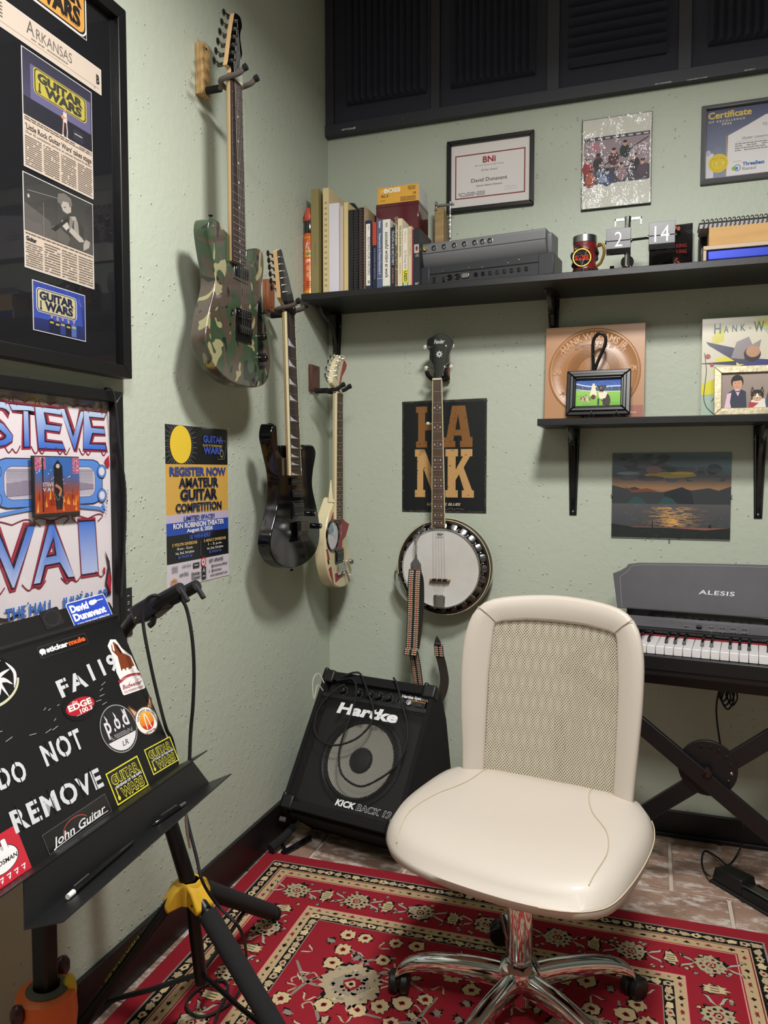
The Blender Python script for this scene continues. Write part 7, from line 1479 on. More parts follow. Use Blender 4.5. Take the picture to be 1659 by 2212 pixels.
# ================================================================== RUG
RO = Vector((.020, -.556, .0045)); RF = frame(RO, (math.cos(R(1.3)), math.sin(R(1.3)), 0), (-math.sin(R(1.3)), math.cos(R(1.3)), 0)); RWD, RLN = 1.475, 2.15
t = thing('persian_rug', 'red patterned rug with black and beige floral borders, under the chair and stands', 'rug', tuple(RO + Vector((RWD / 2, -RLN / 2, 0))))
x = NT('rug_edge_pile'); x.b.inputs['Base Color'].default_value = lin('84181f'); x.b.inputs['Roughness'].default_value = .95; x.bump(x.noise(500, x.coord(), 2), .8, .002)
q = MB(RF); q.bx((0, -RLN, 0), (RWD, 0, .0068)); part('pile', q, x.m, t, bevel=.003)
a = Art(RF, .0072); rr = random.Random(21)
RED, DRED, BEI, GRY, BK = '8c212c', '761822', 'ad9a7a', '847a6e', '1a1416'
def ring_(d0, d1, c, L):
    a.lay = L
    for (u0, v0, u1, v1) in ((d0, -d1, RWD - d0, -d0), (d0, -RLN + d0, RWD - d0, -RLN + d1), (d0, -RLN + d1, d1, -d1), (RWD - d1, -RLN + d1, RWD - d0, -d1)): a.lay = L; a.rect(u0, v0, u1, v1, c)
a.lay = 0; a.rect(.004, -RLN + .004, RWD - .004, -.004, RED)
for d0, d1, c in ((.046, .051, GRY), (.051, .083, BK), (.083, .086, BEI), (.086, .089, DRED), (.089, .117, 'b39a76'), (.117, .120, RED), (.120, .123, 'c98a80'), (.247, .250, 'c98a80'), (.250, .272, 'b39a76'), (.272, .275, BEI), (.275, .300, BK), (.300, .3025, GRY)): ring_(d0, d1, c, 1)
def jag(cx, cy, r, c, L, n=14, j=.3, rx=1., ry=1., rot=0):
    n = int(n * 1.5) // 2 * 2
    a.lay = L; cs, sn = math.cos(rot), math.sin(rot); pts = []
    for k in range(n):
        th = 2 * math.pi * k / n; q_ = r * (1 + rr.uniform(-j, j) if k % 2 else 1 - j * .6 + rr.uniform(-.1, .1)); X, Y = q_ * rx * math.cos(th), q_ * ry * math.sin(th); pts.append((cx + X * cs - Y * sn, cy + X * sn + Y * cs))
    a.poly(pts, c)
def walk(d, step, fn, keep=True):
    n = int((RWD - 2 * d) / step)
    for k in range(n + 1): fn(d + (RWD - 2 * d) * k / n, -d, 0, k)
    m = int((RLN - 2 * d) / step)
    for k in range(1, m): fn(d, -d - (RLN - 2 * d) * k / m, math.pi / 2, k); fn(RWD - d, -d - (RLN - 2 * d) * k / m, math.pi / 2, k)
def f1(u, v, ro, k):
    jag(u, v, .0125, BEI if k % 3 else 'c9b58c', 2, 10, .35, 1.15, .85, ro); 
    if k % 2 == 0: jag(u, v, .0045, BK if k % 4 else '7a2530', 3, 7, .3)
def f2(u, v, ro, k):
    jag(u, v, .007 if k % 2 else .0045, ('2a1c1c', '7a2a34', '6a5a4a', '1c1618')[k % 4], 2, 9, .5, 1.3, .8, ro)
walk(.067, .0285, f1); walk(.103, .026, f2); walk(.261, .024, f2); walk(.2875, .026, f1)
def rosette(u, v, r, L=3, inner=True, pet=9, c1=BEI, sq=1.):
    jag(u, v, r * 1.10, BK, L, pet * 2, .2, 1, sq); jag(u, v, r, c1, L + 1, pet * 2, .2, 1, sq)
    if inner:
        for k in range(pet): th = 2 * math.pi * k / pet; jag(u + r * .62 * math.cos(th), v + r * .62 * sq * math.sin(th), r * .13, rr.choice((BK, GRY, '6a1c24')), L + 2, 6, .3)
        jag(u, v, r * .34, '7d1d28', L + 3, 10, .25); jag(u, v, r * .22, BEI, L + 4, 8, .3); jag(u, v, r * .10, BK, L + 5, 6, .2)
def leafy(u, v, r, rot, c=GRY, L=3):
    for s_ in (-1, 1):
        a.lay = L; cs, sn = math.cos(rot), math.sin(rot)
        P = [(0, 0), (r * .5, s_ * r * .28), (r * 1.1, s_ * r * .55), (r * 1.25, s_ * r * .95), (r * .9, s_ * r * .70), (r * .4, s_ * r * .5)]; P = [(u + x_ * cs - y_ * sn, v + x_ * sn + y_ * cs) for x_, y_ in P]; a.poly(P, BK)
        P2 = [(u + (p_[0] - u) * .86 + (cs * .04 * r), v + (p_[1] - v) * .86) for p_ in P]; a.lay = L + 1; a.poly(P2, c)
def wide(u, v, ro, k):
    if k % 2 == 0:
        rosette(u, v, .037, 3, True, 10, 'a39679')
        for s_ in (-1, 1): leafy(u + s_ * .034 * math.cos(ro), v + s_ * .034 * math.sin(ro), .034, ro + (0 if s_ > 0 else math.pi), 'a39a8c')
    else:
        jag(u, v, .028, BK, 3, 14, .3, .7, 1.2, ro); jag(u, v, .024, 'bba983', 4, 14, .3, .7, 1.2, ro)
        for q_ in range(4): a.lay = 5; a.rect(u - .010, v - .016 + q_ * .009, u + .010, v - .013 + q_ * .009, '4a3a2c')
    for j in range(9):
        du, dv = rr.uniform(-.075, .075), rr.uniform(-.05, .05); du, dv = (du, dv) if ro == 0 else (dv, du)
        if math.hypot(du, dv) > .043: jag(u + du, v + dv, .0072, BK, 3, 8, .3); jag(u + du, v + dv, .0055, rr.choice((BEI, GRY, 'a89070')), 4, 8, .35)
walk(.185, .092, wide)
# vines and flowers in the field
def vine(p0, p1, bend, w=.009):
    mx, my = (p0[0] + p1[0]) / 2, (p0[1] + p1[1]) / 2; dx_, dy_ = p1[0] - p0[0], p1[1] - p0[1]
    a.lay = 2; a.line([p0, (mx - dy_ * bend, my + dx_ * bend), p1], lambda s_: w * (.6 + .4 * math.sin(math.pi * s_)), GRY, 8)
    for f_ in (.3, .7):
        x_, y_ = p0[0] + dx_ * f_ - dy_ * bend * .8, p0[1] + dy_ * f_ + dx_ * bend * .8; a.lay = 2; sg = rr.choice((-1, 1)); a.line([(x_, y_), (x_ + .02 * sg, y_ + .02), (x_ + .035 * sg, y_ + .008), (x_ + .028 * sg, y_ - .004)], .004, 'a89a86', 5)
meds = []
for j in range(5):
    for i in range(3):
        u = RWD / 2 + (i - 1) * .262 + (.0 if j % 2 == 0 else .131 * 0); v = -.56 - j * .30 + (.04 if i != 1 else -.10); meds.append((u, v))
for k, (u, v) in enumerate(meds):
    if v < -RLN + .42: continue
    rosette(u, v, .072 if k % 3 != 1 else .058, 5, True, 22, 'a5957a', 1.) if 0 else (jag(u, v, .078, BK, 5, 40, .10), jag(u, v, .074, 'a5957a', 6, 40, .12), jag(u, v, .046, '8d8373', 7, 30, .18), jag(u, v, .024, '7d1d28', 8, 14, .25), jag(u, v, .014, BEI, 9, 10, .3), jag(u, v, .006, BK, 10, 8, .2))
    for k2 in range(40): th = rr.random() * 6.28; q_ = rr.uniform(.3, .95) * .068; jag(u + q_ * math.cos(th), v + q_ * math.sin(th), rr.uniform(.003, .007), rr.choice((GRY, 'c2ac84', '9a8c72')), 7, 6, .4)
    for th in (10, 60, 110, 165, 215, 265, 320):
        L_ = rr.uniform(.13, .17); vine((u, v), (u + L_ * math.cos(R(th)), v + L_ * math.sin(R(th))), rr.choice((-.3, .3)))
n = 0; tries = 0; put = list(meds)
while n < 300 and tries < 9000:
    tries += 1; u, v = rr.uniform(.33, RWD - .33), rr.uniform(-RLN + .33, -.33)
    if all(math.hypot(u - p_[0], v - p_[1]) > (.088 if k_ < len(meds) else .046) for k_, p_ in enumerate(put)):
        put.append((u, v)); n += 1; ty = rr.random()
        if ty < .4: rosette(u, v, rr.uniform(.018, .026), 5, False, 7, 'c0aa82'); jag(u, v, .008, '7d1d28', 8, 7, .3); jag(u, v, .004, BK, 9, 6, .2)
        elif ty < .7: leafy(u, v, .024, rr.random() * 6.28, rr.choice((BEI, 'b8a88c')), 5)
        else: jag(u, v, .015, BK, 5, 11, .4, 1.2, .8, rr.random() * 3); jag(u, v, .0115, rr.choice((BEI, GRY)), 6, 11, .4, 1.2, .8, rr.random() * 3)
x = NT('rug_pile_print'); vc = x.n('ShaderNodeVertexColor', layer_name='Col'); x.l(vc.outputs[0], x.b.inputs['Base Color']); x.b.inputs['Roughness'].default_value = .95; x.b.inputs['Specular IOR Level'].default_value = .1; x.bump(x.noise(600, x.coord(), 2), .8, .0015)
part('woven_pattern', a, x.m, t, kind='stuff', ang=0)
# ================================================================== OFFICE CHAIR
CA = R(-9); CU = Vector((math.cos(CA), math.sin(CA), 0)); CB = Vector((-CU.y, CU.x, 0)); CO = Vector((.90, -1.05, 0))   # CB points to the chair's back
LTH = mat('cream_leatherette', 'bbb1a6', .48, coat=.05, bump=(320, .12)); THR = mat('tan_thread', 'b0a28a', .7)
t = thing('office_chair', 'cream leatherette office chair with mesh back and chrome star base', 'office chair', tuple(CO))
def C(u, b, z): return tuple(CO + CU * u + CB * b + Vector((0, 0, z)))
# seat: rounded cushion
so = [(-.262, .205), (-.281, .06), (-.278, -.07), (-.245, -.165), (-.165, -.217), (-.02, -.238), (.11, -.238), (.20, -.215), (.243, -.16), (.262, -.03), (.262, .10), (.236, .20), (.18, .248), (0, .262), (-.20, .252)]
sp = [(p.x, p.y) for p in spline([(a_, b_, 0) for a_, b_ in so], 5, True)]; n = len(sp); cu_, cb_ = -.01, .01
q = MB(); prof_ = [(.0, .392), (.78, .392), (.92, .398), (.98, .410), (1., .427), (.985, .444), (.94, .458), (.86, .467), (.70, .471), (.45, .467), (.2, .464), (0, .463)]
for k, z in prof_:
    for u, b_ in sp:
        uu, bb = cu_ + (u - cu_) * k, cb_ + (b_ - cb_) * k; dz = -.026 * max(0, (-bb - .10) / .13) ** 1.6 * (1 if z > .43 else .35) + (.006 * abs(uu / .26) ** 2 if z > .45 else 0); q.p(*C(uu, bb, z + dz))
for j in range(len(prof_) - 1):
    for i in range(n): q.f.append((j * n + i, j * n + (i + 1) % n, (j + 1) * n + (i + 1) % n, (j + 1) * n + i))
part('seat', q, LTH, t, ang=80)
def zt(u, b):
    k = 0; th = math.atan2(b - cb_, u - cu_)
    best = min(sp, key=lambda p: abs(math.remainder(math.atan2(p[1] - cb_, p[0] - cu_) - th, 2 * math.pi))); k = math.hypot(u - cu_, b - cb_) / math.hypot(best[0] - cu_, best[1] - cb_)
    pr = sorted(prof_[5:]); zz = pr[-1][1]
    for (k0_, z0_), (k1_, z1_) in zip(pr, pr[1:]):
        if k0_ <= k <= k1_: zz = z0_ + (z1_ - z0_) * (k - k0_) / max(1e-6, k1_ - k0_); break
    return zz - .026 * max(0, (-b - .10) / .13) ** 1.6 + .006 * abs(u / .26) ** 2
for s_ in (-1, 1):
    cr = [(s_ * .13 - .03, .245), (s_ * .135 - .028, .17), (s_ * .155 - .022, .09), (s_ * .195 - .012, .0), (s_ * .212 - .01, -.09), (s_ * .20 - .01, -.185)]
    P = spline([(a_, b_, 0) for a_, b_ in cr], 8); q = MB(); q.tube([C(p.x, p.y, zt(p.x, p.y) + .0008) for p in P], .0013, 5); part('seam', q, THR, t)
q = MB(); q.tube([C(cu_ + (u - cu_) * 1.001, cb_ + (b_ - cb_) * 1.001, .436 - .020 * max(0, (-b_ - .12) / .12) ** 1.6) for u, b_ in [p for p in sp if p[0] > .10 and p[1] < .2]], .0013, 5); part('piping', q, mat('cream_piping', 'c2b298', .5), t)
# back
BKF = frame(C(-.006, .232, .40), CU, CB * .13 + Vector((0, 0, 1)))
bo = [(-.208, .0), (-.213, .10), (-.222, .22), (-.226, .33), (-.219, .41), (-.195, .470), (-.14, .500), (0, .515), (.14, .500), (.195, .466), (.218, .40), (.222, .30), (.216, .18), (.208, .06), (.205, 0)]
bo = [(p.x, p.y) for p in spline([(a_, b_, 0) for a_, b_ in bo], 5)]
bi = [(-.158, .02), (-.160, .15), (-.160, .30), (-.152, .430), (-.146, .437), (-.07, .447), (0, .449), (.07, .447), (.146, .437), (.152, .430), (.160, .30), (.160, .15), (.158, .02)]
def rs(P, n):                          # resample an open line to n points
    P = [Vector((a_, b_, 0)) for a_, b_ in P]; L_ = [0]
    for i in range(1, len(P)): L_.append(L_[-1] + (P[i] - P[i - 1]).length)
    out = []; j = 0
    for k in range(n):
        d = L_[-1] * k / (n - 1)
        while j < len(L_) - 2 and L_[j + 1] < d: j += 1
        out.append(P[j].lerp(P[j + 1], (d - L_[j]) / max(1e-9, L_[j + 1] - L_[j])))
    return [(p.x, p.y) for p in out]
NB = 61; bo2, bi2 = rs(bo, NB), rs(bi, NB)
def curve(u, v): return .055 * (u / .22) ** 2 + .02 * (1 - v / .5) ** 2 * 0 - .0
q = MB(BKF); cs = [(0, .001), (.02, .007), (.10, .0095), (.5, .0125), (.85, .0115), (.96, .006), (1., -.003), (.93, -.014), (.5, -.018), (.1, -.014)]
for k in range(NB):
    for f, nn in cs:
        u, v = bi2[k][0] + (bo2[k][0] - bi2[k][0]) * f, bi2[k][1] + (bo2[k][1] - bi2[k][1]) * f
        wr = .0012 * math.sin(v * 260 + u * 30) * (1 if v < .14 or .18 < v < .22 else .15) * f; q.p(u, v, nn + curve(u, v) + wr)
m_ = len(cs)
for k in range(NB - 1):
    for j in range(m_): q.f.append((k * m_ + j, k * m_ + (j + 1) % m_, (k + 1) * m_ + (j + 1) % m_, (k + 1) * m_ + j))
q.f.append(tuple(range(m_))); q.f.append(tuple((NB - 1) * m_ + j for j in reversed(range(m_)))); bk = part('back_frame', q, LTH, t, ang=80)
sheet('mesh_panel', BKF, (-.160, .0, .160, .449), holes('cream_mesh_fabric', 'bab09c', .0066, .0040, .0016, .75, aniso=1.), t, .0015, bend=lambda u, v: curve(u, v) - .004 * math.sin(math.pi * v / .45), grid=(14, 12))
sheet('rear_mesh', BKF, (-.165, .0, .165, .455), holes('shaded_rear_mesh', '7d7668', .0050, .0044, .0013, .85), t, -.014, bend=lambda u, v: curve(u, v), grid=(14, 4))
q = MB(BKF)
for k in range(NB * 3 - 6):                # stitches beside the mesh
    f = k / (NB * 3 - 6) * (NB - 1); i = min(int(f), NB - 2); u, v = bi2[i][0] + (bi2[i + 1][0] - bi2[i][0]) * (f - i), bi2[i][1] + (bi2[i + 1][1] - bi2[i][1]) * (f - i)
    s_ = 1.045; q.box((u * s_, v + (.008 if v > .42 else 0), .0108 + curve(u, v)), (.0014, .0030, .0012) if v < .42 else (.0030, .0014, .0012))
part('stitching', q, THR, bk, kind='stuff')
for s_ in (-1, 1): q = MB(BKF); q.tube([(s_ * .148, .440, .0105 + curve(.15, 0)), (s_ * .168, .458, .0135 + curve(.17, 0)), (s_ * .190, .474, .0125 + curve(.19, 0))], .0012, 5); part('corner_seam', q, THR, bk)
q = MB(); q.tube(spline([C(0, .14, .37), C(0, .27, .36), C(0, .30, .42), C(0, .31, .60)], 6), .016, 8, flat=.4); part('back_bracket', q, BLKM, t)
q = MB(); q.bx((-.09, -.09, 0), (.09, .13, .0)); q = MB(frame(C(0, .02, .365), CU, CB)); q.bx((-.09, -.09, 0), (.09, .10, .020)); part('seat_mechanism', q, BLKM, t, bevel=.004)
# column and star base
q = MB(); q.cyl(C(0, 0, .27), C(0, 0, .372), .0135, n=24); part('gas_piston', q, STEEL, t)
q = MB(); q.lathe([(.0135, .288), (.0285, .288), (.0292, .276), (.0285, .272)], tuple(CO), n=28); part('collar', q, BLK, t, bevel=.001)
q = MB(); q.lathe([(0, .052), (.0235, .052), (.0245, .10), (.0275, .105), (.0275, .272), (.0, .272)], tuple(CO), n=36); part('column_tube', q, CHR, t, bevel=.0006)
q = MB(); q.lathe([(.0275, .103), (.040, .106), (.0455, .120), (.0430, .136), (.033, .145), (.0276, .147)], tuple(CO), n=36, cap=False); part('hub_ring', q, CHR, t)
for k, ad in enumerate((107, 183, 251, 323, 33)):
    d = Vector((math.cos(R(ad)), math.sin(R(ad)), 0)); s_ = Vector((-d.y, d.x, 0)); q = MB()
    path = [(.020, .120, .017, .030), (.07, .124, .017, .028), (.13, .124, .017, .025), (.19, .118, .0165, .021), (.235, .107, .016, .018), (.264, .091, .015, .015), (.279, .073, .013, .010), (.283, .060, .009, .006)]
    m = 12; rows = []
    P = spline([(r_, z, 0) for r_, z, _, _ in path], 3); W_ = spline([(w_, h_, 0) for _, _, w_, h_ in path], 3)
    for i, p in enumerate(P):
        for j in range(m):
            th = 2 * math.pi * j / m; c_, sn = math.cos(th), math.sin(th); sx = abs(c_) ** .7 * (1 if c_ > 0 else -1); sz = abs(sn) ** .8 * (1 if sn > 0 else -1); q.p(*(CO + d * p.x + s_ * (sx * W_[i].x) + Vector((0, 0, p.y + sz * W_[i].y - (W_[i].y if 1 else 0) * .6))))
    for i in range(len(P) - 1):
        for j in range(m): q.f.append((i * m + j, i * m + (j + 1) % m, (i + 1) * m + (j + 1) % m, (i + 1) * m + j))
    q.f += [tuple(reversed(range(m))), tuple((len(P) - 1) * m + j for j in range(m))]; lg = part('base_arm', q, CHR, t, ang=60)
    cc = CO + d * .276; q = MB(); ca = R((100, 8, 60, 20, -35)[k]); ax = Vector((math.cos(ca), math.sin(ca), 0)); off = Vector((-ax.y, ax.x, 0)) * .012; z_ = .0372
    for s2 in (-1, 1): q.lathe([(0, -.010), (.022, -.010), (.0255, -.006), (.0255, .006), (.022, .010), (0, .010)], tuple(cc + ax * .0125 * s2 + off + Vector((0, 0, z_))), ax, 22)
    part('caster_wheel', q, BLK, lg, kind='stuff'); q = MB(); q.lathe([(0, -.003), (.021, -.003), (.021, .003), (0, .003)], tuple(cc + off + Vector((0, 0, z_ + .004))), ax, 16); q.cyl(tuple(cc + Vector((0, 0, .04))), tuple(cc + Vector((0, 0, .072))), .006, n=8); part('caster_fork', q, BLKM, lg)

# ================================================================== DIGITAL PIANO
KA = R(-6.6); KU = Vector((math.cos(KA), math.sin(KA), 0)); KN = Vector((-KU.y, KU.x, 0)); K0 = onF(1402, 1394, .735); K0 = Vector((K0.x, K0.y, 0))
PF = frame(K0, KU, KN)                    # u along the keys, v towards the wall, n up
PL, PR = -.105, 1.22; PG_ = mat('charcoal_piano_vinyl', '504e53', .5, bump=(90, .2), var=(6, '58565b', (1, 1, 1))); PB = mat('black_piano_case', '0e0e11', .42, bump=(160, .1))
t = thing('digital_piano', 'black digital piano with raised grey back panel, right of the chair', 'digital piano', tuple(K0 + KU * .55 + KN * .15 + Vector((0, 0, .63))))
def pbox(nm, u0, v0, z0, u1, v1, z1, m, bev=.002, par=None): q = MB(PF); q.bx((u0, v0, z0), (u1, v1, z1)); return part(nm, q, m, par or t, bevel=bev)
pbox('case_bottom', PL, -.018, .655, PR, .33, .700, PB, .004); pbox('front_slip', PL, -.022, .672, PR, -.004, .712, PB, .003)
for u0, u1 in ((PL, -.018 - .03), (PR - .06, PR)): pbox('end_cheek', u0, -.018, .700, u1, .15, .752, PB, .004)
q = MB(frame(K0 + KU * (-.048), KN, (0, 0, 1))); s_ = 1 if q.T.col[2].xyz.dot(KU) > 0 else -1
def pprof(nm, pts, u0, u1, m, bev=.002):
    q = MB(frame(K0 + KU * u0, KN, (0, 0, 1))); s_ = 1 if q.T.col[2].xyz.dot(KU) > 0 else -1; q.prism(pts, 0, s_ * (u1 - u0)); return part(nm, q, m, t, bevel=bev, recalc=True)
pprof('rear_case', [(.150, .700), (.150, .748), (.157, .754), (.33, .770), (.33, .700)], PL, PR, PB)
cp_ = pprof('control_strip', [(.170, .7552), (.250, .7785), (.250, .770), (.170, .7515)], PL + .006, PR - .006, PG_, .001)
pprof('rest_slot', [(.235, .772), (.235, .795), (.31, .795), (.31, .768)], PL + .01, PR - .01, BLKG)
pprof('felt_strip', [(.137, .728), (.137, .7385), (.150, .7385), (.150, .728)], -.046, PR - .06, mat('red_felt', '7a1a24', .9), None)
pprof('lip', [(.140, .744), (.140, .751), (.153, .751), (.153, .744)], -.046, PR - .06, BLKG, .001)
RB = onP(1334, 1313, frame(K0 + KN * .262 + Vector((0, 0, .7)), KU, (0, 0, 1)))
RFm = frame(RB, KU, KN * .16 + Vector((0, 0, 1))); RU = 1.20
ol = [(0, 0), (RU, 0), (RU, .10), (RU * .97, .128)] + [(RU * (1 - f_), .146 + .017 * math.sin(math.pi * f_) ** .8 - .004) for f_ in [.05 + .9 * k / 24 for k in range(25)]] + [(.028, .140), (.022, .130), (.004, .118), (-.018, .108)]
q = MB(RFm); q.prism(ol, -.012, .004); o = part('music_rest', q, PG_, t, bevel=.0015)
ln = [(.014, .004), (.004, .098), (.016, .108), (.030, .120), (.036, .133)] + [(RU * f_, .140 + .016 * math.sin(math.pi * f_) ** .8 - .004) for f_ in [.05 + .9 * k / 20 for k in range(21)]]
a = Art(RFm, .0043); a.line(ln, .0012, '8f8d92'); q0 = uvP(1509, 1283, RFm, .004); q1 = uvP(1587, 1285, RFm, .004); a.text('ALESIS', (q0[0] + q1[0]) / 2, q0[1], .0125, 'd8d8dc', w=q1[0] - q0[0], bold=.015, shear=.08, sp=1.1)
part('rest_print', a, MATTE, o, kind='stuff')
CF = frame(K0 + KN * .170 + Vector((0, 0, .7553)), KU, KN * .080 + Vector((0, 0, .0233)))
def ctl(px, py): return uvP(px, py, CF)
for k, (px_, py_) in enumerate([(1484, 1354)] + [(x_, y_) for x_ in (1536, 1560, 1584, 1608) for y_ in (1356, 1365)]):
    u, v = ctl(px_ + (0 if k == 0 else 0), py_ + (px_ - 1536) * .06 * (k > 0)); q = MB(CF); q.bx((u - .006, v - .0035, 0), (u + .006, v + .0035, .002)); part('button', q, BLKG, t, bevel=.0006)
    a = Art(CF, .0004); a.rect(u - .009, v + .0062, u + .009, v + .0074, 'a8a8ac'); part('button_mark', a, MATTE, cp_)
u, v = ctl(1510, 1357); q = MB(CF); q.lathe([(0, 0), (.0085, 0), (.008, .008), (0, .008)], (u, v, 0), (0, 0, 1), 18); part('volume_knob', q, BLKG, t)
KW = .0235; WK = mat('ivory_key', 'dedadb', .3, coat=.2); off_ = (1415.7 - 1402) / 1665 * 2.15     # white key gap nearest the chair
uk = uvP(1416.5, 1394, frame(K0 + Vector((0, 0, .735)), KU, KN))[0]
k0 = -3; seq = 'x'; nk = int((PR - .06 - uk) / KW)
for k in range(k0 + 1, nk):
    u0 = uk + k * KW; u0_ = max(u0, -.047)
    if u0 + KW < -.04: continue
    q = MB(PF); q.bx((u0_ + .0006, 0, .712), (u0 + KW - .0006, .136, .735)); part('white_key', q, WK, t, bevel=.0012)
for k in range(k0 + 1, nk):                # key 1 starts at the gap between G and F of the group of three
    if k % 7 in (1, 2, 3, 5, 6):
        u0 = uk + k * KW; q = MB(PF); b = .0048; q.add([(u0 - b, .045, .735), (u0 + b, .045, .735), (u0 + b, .137, .735), (u0 - b, .137, .735), (u0 - b * .75, .052, .7465), (u0 + b * .75, .052, .7465), (u0 + b * .8, .137, .747), (u0 - b * .8, .137, .747)], [(0, 1, 5, 4), (1, 2, 6, 5), (2, 3, 7, 6), (3, 0, 4, 7), (4, 5, 6, 7)]); part('black_key', q, BLKG, t, bevel=.001)
# stand
t = thing('piano_stand', 'black crossed-bar stand under the digital piano', 'piano stand', tuple(K0 + KU * .2 + KN * .15))
XC = onP(1528, 1660, frame(K0 + KN * .06, KU, (0, 0, 1))); XF = frame(XC, KU, (0, 0, 1)); cz = XC.z
def xbar(p0, p1, n0, n1): 
    d = Vector((p1[0] - p0[0], p1[1] - p0[1])).normalized(); w_ = Vector((-d.y, d.x)) * .0235; q = MB(XF); q.prism([(p0[0] - w_.x, p0[1] - w_.y), (p1[0] - w_.x, p1[1] - w_.y), (p1[0] + w_.x, p1[1] + w_.y), (p0[0] + w_.x, p0[1] + w_.y)], n0, n1); part('cross_bar', q, PB, t, bevel=.002)
g = [uvP(*p, XF) for p in ((1387, 1565), (1659, 1795), (1387, 1762), (1659, 1600))]
def ext(a_, b_, z): f = (z - a_[1]) / (b_[1] - a_[1]); return (a_[0] + (b_[0] - a_[0]) * f, z)
xbar(ext(g[0], g[1], .645 - cz), ext(g[0], g[1], .04 - cz), .002, .020); xbar(ext(g[2], g[3], .04 - cz), ext(g[2], g[3], .645 - cz), -.020, -.002)
for n0, nm in ((-.026, 'gear_plate'), (.0205, None)):
    if nm: q = MB(XF); q.lathe([(0, -.022), (.075, -.022), (.078, -.012), (.078, .000), (0, .0)], (0, 0, 0), (0, 0, 1), 40); part('gear_plate', q, PB, t, bevel=.001)
q = MB(XF); q.lathe([(0, .019), (.014, .019), (.013, .026), (0, .027)], (.0, -.004, 0), (0, 0, 1), 16); part('pivot_bolt', q, BLKG, t)
for k in range(7): th = R(105 - 22 * k); q = MB(XF); q.ball((.062 * math.cos(th), .062 * math.sin(th), .0005), (.005, .005, .002), 8); part('gear_hole', q, BLKG if k != 5 else STEEL, t)
for pt in (ext(g[0], g[1], .04 - cz), ext(g[2], g[3], .04 - cz)):
    p = XF @ Vector((pt[0], pt[1], 0)); q = MB(frame(Vector((p.x, p.y, .012)), KU, KN)); q.bx((-.018, -.10, -.004), (.018, .20, .028)); part('foot_bar', q, PB, t, bevel=.004)
for pt in (ext(g[0], g[1], .645 - cz), ext(g[2], g[3], .645 - cz)):
    p = XF @ Vector((pt[0], pt[1], 0)); q = MB(frame(Vector((p.x, p.y, .632)), KU, KN)); q.bx((-.018, -.06, -.008), (.018, .24, .021)); part('top_bar', q, PB, t, bevel=.004)
pbx = MB(PF); pbx.bx((PL + .03, .06, .612), (PR - .03, .10, .6535)); part('cross_rail', pbx, PB, t, bevel=.003)
# sustain pedal and cables
F = frame(onF(1537, 1905, .005), onF(1659, 1978, .005) - onF(1537, 1905, .005), (0, 0, 1)); pd = F.col[0].xyz; pb = Vector((-pd.y, pd.x, 0)); F = frame(onF(1537, 1905, .005), pd, pb)
t = thing('sustain_pedal', 'black sustain pedal with metal bar lying on the tiles in front of the piano', 'pedal', tuple(onF(1580, 1900, .005)))
q = MB(F); q.prism([(-.004, -.006), (.26, -.006), (.26, .076), (-.004, .070)], .0, .008); part('base_plate', q, RUB, t, bevel=.003)
q = MB(F); q.add([(0, 0, .008), (.105, 0, .008), (.105, .068, .008), (0, .064, .008), (.004, .006, .046), (.098, .006, .050), (.098, .060, .052), (.010, .058, .046)], [(3, 2, 1, 0), (4, 5, 6, 7), (0, 1, 5, 4), (1, 2, 6, 5), (2, 3, 7, 6), (3, 0, 4, 7)]); part('housing', q, BLK, t, bevel=.004, seg=3)
q = MB(F); q.bx((.098, .016, .026), (.255, .050, .034)); part('pedal_bar', q, STEEL, t, bevel=.003); q = MB(F); q.bx((.105, .0, .008), (.255, .012, .030)); q.bx((.105, .056, .008), (.255, .068, .030)); part('side_rail', q, BLK, t, bevel=.002, kind='stuff')
q = MB(); q.tube(spline([onF(1533, 1893, .03), onF(1520, 1880, .006), onF(1516, 1855, .006), onF(1524, 1838, .006), onF(1550, 1852, .02), onF(1575, 1868, .045), onF(1600, 1830, .05), atZ(1606, 1790, 2.36), atZ(1598, 1740, 2.42), atZ(1570, 1690, 2.46), atZ(1558, 1620, 2.46), atZ(1549, 1560, 2.44), atZ(1548, 1520, 2.40), atZ(1556, 1482, 2.38)], 7), .0028, 6)
solo('pedal_cable', q, RUB, 'thin black cable running from the pedal up to the piano underside', 'cable')
q = MB()
for k in range(5): cx, w_, h_ = 1572 + (k - 2) * 5, 9 + 2 * (k % 3), 22 + 5 * (k % 3); q.tube(spline([atZ(cx, 1478, 2.36), atZ(cx - w_, 1478 + h_, 2.36 + .01 * k), atZ(cx, 1478 + h_ * 1.7, 2.36), atZ(cx + w_, 1478 + h_, 2.36 - .01 * k), atZ(cx, 1478, 2.36)], 6), .0026, 6)
q.tube([atZ(1556, 1478, 2.36), atZ(1590, 1482, 2.36)], .008, 8); solo('coiled_cable', q, RUB, 'bundle of coiled black cable hanging under the piano', 'cable')

# ================================================================== MUSIC STAND
DX, DZ, DY1, DW = .305, .660, -1.455, .51; DF2 = frame((.3355, -1.964, .655), (-.06, 1, 0), (-.145, 0, .315)); DHt = .352
t = thing('music_stand', 'black music stand covered in stickers and stencilled white letters, lower left', 'music stand', (DX, DY1 - DW / 2, 0)); DBK = mat('black_stand_enamel', '0f0f11', .45, bump=(120, .15))
q = MB(DF2); q.prism([(0, 0), (DW, 0), (DW, DHt - .04), (DW - .006, DHt - .036), (.006, DHt - .036), (0, DHt - .04)], -.0016, 0); dk = part('desk', q, DBK, t)
q = MB(DF2); q.add([(0, DHt - .046, 0), (DW, DHt - .046, 0), (DW, DHt - .040, .004), (0, DHt - .040, .004), (DW, DHt - .034, 0), (0, DHt - .034, 0)], [(0, 1, 2, 3), (3, 2, 4, 5)]); part('fold_ridge', q, DBK, t)
